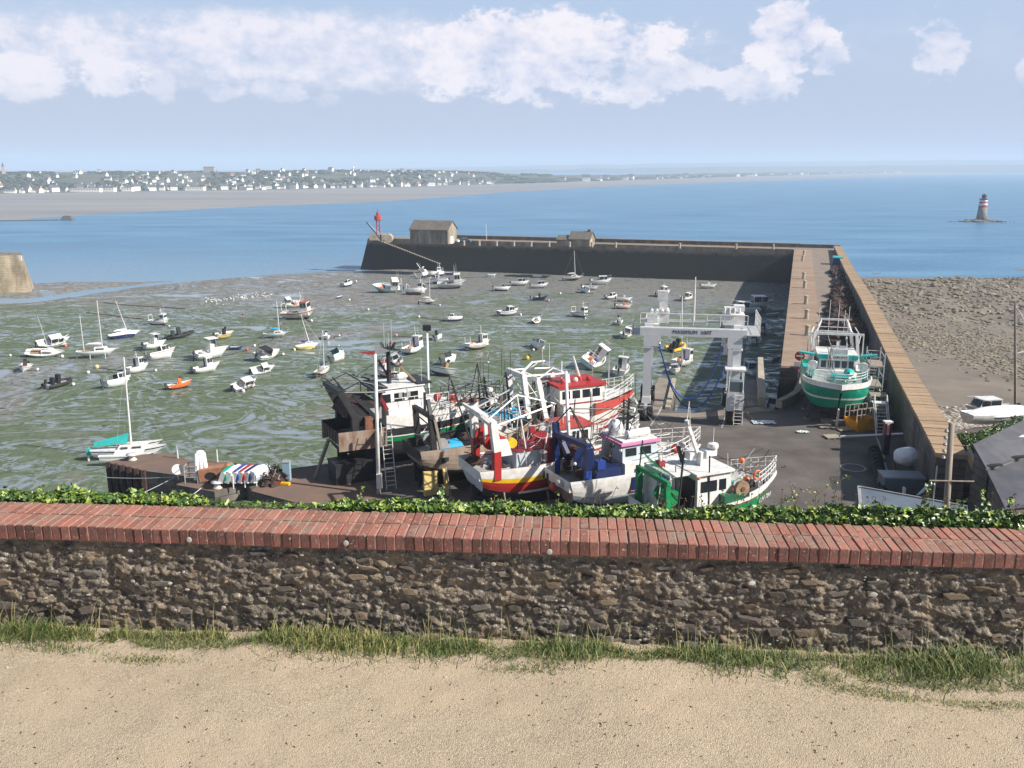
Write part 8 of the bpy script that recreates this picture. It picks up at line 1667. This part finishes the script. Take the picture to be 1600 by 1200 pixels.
# sheet metal roof below the viewpoint
roofm = mat('grey_sheet_roof', (.12, .15, .19), .85, .12, .6, spec=.1)
a, b_, c, d_ = P(1344, 762, 3.2), P(1512, 793, 3.2), P(1520, 850, 3.2), P(1352, 850, 3.2)
t = thing('shed_roof', 'blue grey sheet metal shed roof just below the brick wall at right', 'shed', (0, 0, 0))
MB().prism([(p.x, p.y) for p in (a, d_, c, b_)], 3.0, 3.2, roofm).build('roof', t); e = .3
MB().prism([(a.x + e, a.y - e), (d_.x + e, d_.y + e), (c.x - e, c.y + e), (b_.x - e, b_.y - e)], 0, 2.99, conc).build('wall', t)
MB().bar((a.x - .08, a.y, 3.28), (d_.x - .08, d_.y, 3.28), .22, .12, grey).build('edge_trim', t); MB().bar((a.x, a.y + .06, 3.26), (b_.x, b_.y + .06, 3.26), .10, .08, grey).build('edge_trim', t)
# sheds at the right edge
rf2 = mat('fibre_cement_roof', (.075, .08, .095), .85, spec=.2, color2=(.12, .12, .135), scale=.5, bump=.2, bscale=4)
def mono(pts, zs, label, zw=0.0):
    P4 = [P(px, py, z) for (px, py), z in zip(pts, zs)]; t = thing('boat_shed', label, 'building', (0, 0, 0))
    vs = [tuple(p) for p in P4]; lo = [tuple(p - Vector((0, 0, .2))) for p in P4]; n = 4
    MB().add(vs + lo, [(0, 1, 2, 3), (7, 6, 5, 4)] + [(i, n + i, n + (i + 1) % n, (i + 1) % n) for i in range(n)], rf2).build('roof', t)
    C = sum(P4, Vector()) / 4; w = [C + (p - C) * .96 for p in P4]
    vs = [(p.x, p.y, p.z - .21) for p in w] + [(p.x, p.y, zw) for p in w]; MB().add(vs, [(i, (i + 1) % n, n + (i + 1) % n, n + i) for i in range(n)], wallst).build('wall', t); return t, P4
t, P4 = mono([(1520, 694), (1541, 731), (1700, 676), (1700, 608)], [5.4, 4.4, 4.4, 5.4], 'upper slope of the grey boat shed roof at the right edge')
for k in range(4): p = P4[1].lerp(P4[2], .06 + k * .22); MB().box((p.x, p.y - .05, p.z + .03), (1.2, .3, .12), blacksteel, rz=.2).build('gutter_piece', t)
pp = P(1590, 688, 4.95); MB().bar((pp.x - 1.3, pp.y, 5.0), (pp.x + 1.3, pp.y + .9, 5.05), .3, .1, white).build('roof_patch', t)
t, P4 = mono([(1541, 733), (1570, 792), (1760, 770), (1700, 678)], [4.1, 3.6, 3.6, 4.1], 'lower slope of the grey boat shed roof at the right edge')
q0 = P(1517, 700, 0); q1 = P(1562, 800, 0); t = thing('yard_kerb', 'pale low wall running beside the boat shed', 'wall', (0, 0, 0)); MB().bar((q0.x - .6, q0.y, .4), (q1.x - .6, q1.y, .4), .3, .8, conc).build('wall_body', t)
gp = [P(1490, 690, 0), P(1530, 690, 0), P(1800, 640, 0), P(1900, 900, 0), P(1400, 900, 0)]
tag(sheet('lane', [(p.x, p.y, -.06) for p in (Vector((37.2, 79)), Vector((44, 82)), Vector((75, 88)), Vector((75, 20)), Vector((30, 20)))], [(0, 4, 3, 2, 1)], asphalt, False), kind='structure')
# bushes on the bank beside the boat shed and boats hauled on the shore
def bush(cx, cy, cz, rx, ry, rz_, n, ls, label, seed, mats=(0, 1)):
    r = random.Random(seed); t = thing('bush', label, 'bush', (cx, cy, cz)); mb = MB(); core = MB()
    for _ in range(n):
        a = r.uniform(0, 6.28); b = math.acos(r.uniform(-.1, 1)); k = (.6 + .4 * r.random()) * (1 + .35 * noise.noise((a * 1.5, b * 3, seed)))
        p = Vector((math.cos(a) * math.sin(b) * rx * k, math.sin(a) * math.sin(b) * ry * k, math.cos(b) * rz_ * k)); M = Euler((r.uniform(-1, 1), r.uniform(-1, 1), r.uniform(0, 6.3))).to_matrix(); s = ls * r.uniform(.6, 1.3)
        mb.add([tuple(M @ Vector(q) * s + p) for q in LV], LF, ivm[1] if r.random() < .75 else ivm[0])
    for _ in range(6): core.tube((0, 0, -.3), (r.uniform(-rx, rx) * .5, r.uniform(-ry, ry) * .5, rz_ * .7), .05, stemm, 5)
    core.build('trunk', t); tag(mb.build('foliage', t), kind='stuff')
for k, (px, py, rx, ry, h) in enumerate([(1508, 696, 2.2, 1.8, 1.3), (1532, 694, 2.6, 1.8, 1.2), (1556, 688, 2.8, 1.8, 1.2), (1582, 678, 2.8, 1.8, 1.3), (1608, 668, 2.8, 1.8, 1.4)]):
    q = P(px, py, .6); bush(q.x, q.y, .3, rx, ry, h, 1500, .17, ('dark ivy covered bank nearest the sea wall', 'dark ivy bank just below the covered boat', 'dark ivy bank above the shed roof, middle one', 'dark ivy bank above the shed roof, fourth one', 'dark ivy bank at the right edge of the photo')[k], 60 + k)
q = P(1545, 655, -.8); t = thing('motorboat', 'white cabin motorboat with grey lower hull drawn up on the shore', 'motorboat', (q.x, q.y, -.9), (0, 0, R(188))); small_boat('cruiser', 6.4, (gelcoat, grey, gelcoat), t)
q = P(1560, 668, -.3); t = thing('covered_boat', 'long boat wrapped in a white cover in front of the shore motorboat', 'covered boat', (q.x, q.y, .1), (0, 0, R(14)))
mb = MB(); hull(mb, 7.6, 2.3, 1.15, [(.5, white), (1, white)], db=.3, bulw=.05, deckm=cloth, inner=cloth, full=.5); mb.build('hull', t); bm = bmesh.new(); bmesh.ops.create_icosphere(bm, subdivisions=4, radius=1.0)
for v in bm.verts: v.co = Vector((v.co.x * 3.9, v.co.y * 1.2, max(0, v.co.z) * .75)) * (1 + .06 * noise.noise(v.co * 2)); v.co.z += 1.0
me = bpy.data.meshes.new('cover'); bm.to_mesh(me); bm.free(); me.materials.append(cloth); inst('cover', me, t)
b = P(1587, 640, -1.0); t = thing('timber_mast', 'tall timber mast with a short cross arm standing on the shore at right', 'mast', (b.x, b.y, -1.2)); zt = zat(472, b.y); xt = xat(1586, b.y, zt)
MB().tube((0, 0, 0), (xt - b.x, 0, zt + 1.2), .16, timber, 8, .10).build('pole', t); zc = zat(550, b.y) + 1.2; MB().tube((-.6, 0, zc - .1), (.8, 0, zc + .2), .06, white, 5).build('cross_arm', t)
MB().tube((xt - b.x, 0, zt + 1.0), (2.6, 0, zt - 4.5), .03, white, 4).build('stay', t); MB().tube((xt - b.x, 0, zt + 1.0), (1.9, .2, zt - 4), .03, white, 4).build('stay', t)

# ---- left quay: catamaran, bollards, rails, dinghy rack, dolphin
q = P(205, 722, -9.6); cq = P(203, 716, -10.1)
t = thing('trimaran', 'white trimaran with a turquoise sail cover and a tall mast beside the old jetty', 'sailboat', (cq.x, cq.y, -10.0), (0, R(0), R(12)))
for s, Lh, z in ((0, 8.6, 0), (-1, 6.4, .15), (1, 6.4, .15)):
    mb = MB(); hull(mb, Lh, 1.5 if s == 0 else .7, 1.15 if s == 0 else .9, [(.35, white), (.72, gelcoat), (.84, navy), (1, white)], db=.3, bulw=.05, deckm=white, inner=white, full=.6, rake=.6, sternw=.7)
    o = mb.build('main_hull' if s == 0 else 'float', t); o.location = (.3 * abs(s), s * 2.5, z)
MB().box((.2, 0, 1.0), (3.2, 4.8, .12), cloth).build('trampoline', t); MB().box((.3, 0, 1.35), (3.2, 1.3, .6), white, taper=.8).build('cabin', t); MB().box((1.0, -.66, 1.4), (1.0, .04, .25), glass).build('window', t); MB().box((-.4, -.66, 1.4), (.8, .04, .25), glass).build('window', t)
zt = zat(558, cq.y) + 10.0; xt = xat(193, cq.y, zt - 10) - cq.x; MB().tube((.3, 0, 1.4), (xt * .97, 0, zt), .12, white, 8, .08).build('mast', t)
MB().add([(.2, 0, 3.1), (-.1, -.14, 1.9), (-3.8, -.16, 1.6), (-3.9, 0, 2.1), (-.1, .14, 1.9), (-3.8, .16, 1.6)], [(0, 1, 2, 3), (0, 3, 5, 4), (1, 4, 5, 2)], tealblue).build('sail_cover', t)
MB().bar((.2, 0, 1.85), (-4.0, 0, 1.6), .1, .1, white).build('boom', t)
for a, b_ in (((xt * .95, 0, zt * .95), (4.2, 0, 1.3)), ((xt * .95, 0, zt * .95), (-1, -2.5, 1)), ((xt * .95, 0, zt * .95), (-1, 2.5, 1))): MB().tube(a, b_, .014, galv, 3).build('shroud', t)
o = MB().box((-4.5, 0, 1.0), (.5, .35, .8), tealblue).box((-4.6, 0, .3), (.2, .12, 1.2), white).build('outboard_motor', t); MB().box((-4.4, .4, 1.2), (.3, .3, .5), paleyellow).build('fender', t)
for px, py, lb in ((207, 719, 'white mooring bollard on the old stone jetty'), (340, 763, 'white mooring bollard on the dock block')):
    q = P(px, py, 0); t = thing('mooring_bollard', lb, 'bollard', q); MB().lathe([(.36, 0), (.36, .08), (.24, .14), (.24, .38), (.46, .46), (.48, .56), (.2, .62)], dirtywhite, 16).build('post', t, True)
def rope(a, b, label, sag=.2, r=.03):
    pts = [a.lerp(b, k / 8) - Vector((0, 0, sag * math.sin(math.pi * k / 8))) for k in range(9)]; tag(MB().path([tuple(p) for p in pts], r, galv, 4).build('mooring_rope'), label, 'rope')
rope(P(276, 744, .1), P(172, 790, -1.0), 'taut pale rope from the quay edge down across the dark dock, the upper one', .15); rope(P(276, 745, .1), P(165, 746, -.5), 'thin rope across the jetty wall', .1); rope(P(314, 763, .2), P(270, 795, -.5), 'rope running down the face of the dock block', .05)
q = P(278, 742, .4); t = thing('signal_disc', 'pale disc on a short stand at the dock corner', 'signal', q); MB().tube((0, 0, -.4), (0, 0, .4), .05, galv, 5).build('stand', t); o = MB().lathe([(.42, 0), (.42, .08)], white, 16).build('disc', t); o.rotation_euler = (1.2, 0, .3); o.location = (0, 0, .45)
t = thing('rope_rail', 'white posts with a slack rope at the back of the quay', 'railing', P(278, 716, 0))
for k in range(2): p = P(278 + k * 62, 716 + k * 6, 0) - P(278, 716, 0); MB().tube((p.x, p.y, 0), (p.x, p.y, 1.1), .06, white, 6).build('post', t)
p = P(340, 722, 0) - P(278, 716, 0); MB().path([(p.x * f, p.y * f, 1.1 - .25 * math.sin(math.pi * f)) for f in lin(0, 1, 8)], .025, galv, 4).build('rope', t)
q = P(316, 752, 0); t = thing('upright_boat', 'pale inflatable stood on end on the quay', 'dinghy', q, .3); o = MB()
[o.tube((x, -.1, .2), (x * .5, .1, 2.3), .19, cloth if x else lightgrey, 10) for x in (-.42, 0, .42)]; o.ball((0, .1, 2.3), .3, cloth, 10, 8, (1.2, .7, .8)); o.ball((-.3, -.2, .7), .35, lightgrey, 10, 8, (.8, .5, 1.2)); o.build('hull', t, True); MB().box((.1, -.2, .5), (.6, .5, 1.0), paleblue).build('stand', t)
q = P(303, 752, 0); t = thing('steel_cage', 'small galvanised cage trolley on the quay', 'trolley', q)
for x in (-.5, .5):
    for y in (-.5, .5): MB().tube((x, y, 0), (x, y, 1.4), .04, galv, 5).build('post', t)
for z in (.5, .9, 1.4): MB().path([(-.5, -.5, z), (.5, -.5, z), (.5, .5, z), (-.5, .5, z), (-.5, -.5, z)], .03, galv, 5).build('rail', t)
q = P(338, 752, 0); t = thing('rusty_tank', 'rounded orange rusty tank with an oval hole lying on the quay', 'tank', q, .1); rt = mat('pale_rust', (.42, .20, .11), .85, color2=(.28, .13, .08), scale=3)
mb = MB(); mb.bar((-1.2, 0, .6), (1.0, 0, .85), .9, .95, rt); mb.tube((1.0, -.45, .9), (1.0, .45, .9), .5, rt, 14); mb.build('body', t); o = MB().lathe([(.3, 0), (.3, .02)], blacksteel, 14).build('hole', t); o.location = (-.3, -.46, .62); o.rotation_euler = (math.pi / 2, 0, 0); o.scale = (1.4, 1, 1)
MB().path([(1.0, -.3, 1.4), (1.5, -.3, 1.2), (1.6, -.3, .5)], .09, orange, 6).build('hose', t)
cols = [(teal, 'green dinghy tipped on its side, first in the rack on the quay'), (white, 'white dinghy tipped on its side, second in the rack'), (blue, 'bright blue dinghy tipped on its side in the rack'), (darkred, 'dark red dinghy tipped on its side in the rack'), (navy, 'dark blue dinghy tipped on its side in the rack, after the red one'), (paleblue, 'pale grey blue dinghy lying at the right end of the rack')]
for k, (m, lb) in enumerate(cols):
    q = P(366 + k * 10.2, 757 - k * .4, 0); t = thing('dinghy', lb, 'dinghy', (q.x, q.y + .2, .75), (R(-68 - 3 * k), 0, R(84 - 2 * k)), 'dinghies in the rack on the quay')
    mb = MB(); hull(mb, 2.7, 1.25, .5, [(1, m)], db=.1, bulw=.35, deckm=white, inner=white, full=.5, rim=white); mb.build('hull', t)
    for x in (-.6, .4): MB().box((x, 0, .4), (.2, 1.0, .04), wooddeck).build('thwart', t)
t = thing('dinghy_rack', 'row of thin white posts holding the dinghies', 'rack', P(365, 764, 0))
for k in range(4): p = P(365 + k * 18, 764 - k * 2.2, 0) - P(365, 764, 0); MB().tube((p.x, p.y, 0), (p.x, p.y, 1.1), .05, white, 6).build('post', t)
q = P(428, 752, 0); net_heap(q.x, q.y, 1.3, 1.0, .8, netdark, 'dark net heap on the quay right of the dinghies', 91)
q = P(449, 750, 0); t = thing('blue_pump', 'pale blue dispensing cabinet on the quay', 'cabinet', q); MB().box((0, 0, .75), (.55, .5, 1.5), mat('cabinet_blue', (.25, .38, .48), .5)).build('body', t); MB().box((0, 0, 1.53), (.62, .56, .08), grey).build('cap', t)
q = P(436, 758, 0); t = thing('life_jackets', 'red and yellow buoyancy aids lying on the quay', 'life jackets', q)
MB().box((-.3, 0, .12), (.7, .4, .2), red, rz=.3).build('red_jacket', t); MB().box((.5, 0, .12), (.7, .35, .18), yellow, rz=-.2).build('yellow_jacket', t)
for px, py, lb in ((498, 745, 'dark slanting prop left of the largest trawler'),): 
    q = P(492, 748, 0); t = thing('shore_prop', lb, 'prop', q); MB().bar((0, 0, 0), (1.0, 1.2, 2.9), .22, .22, timber).build('prop', t)
# haze over the bay
hm = bpy.data.materials.new('sea_haze'); hm.use_nodes = True; hn = hm.node_tree; hn.nodes.clear(); ho = hn.nodes.new('ShaderNodeOutputMaterial'); pv = hn.nodes.new('ShaderNodeVolumePrincipled')
pv.inputs['Color'].default_value = (.70, .83, 1.0, 1); pv.inputs['Density'].default_value = 2.0e-4; pv.inputs['Anisotropy'].default_value = .0; hn.links.new(pv.outputs[0], ho.inputs['Volume'])
hz_ = MB().box((0, 5600, 63.5), (34000, 11800, 153), hm).build('haze'); tag(hz_, kind='stuff')
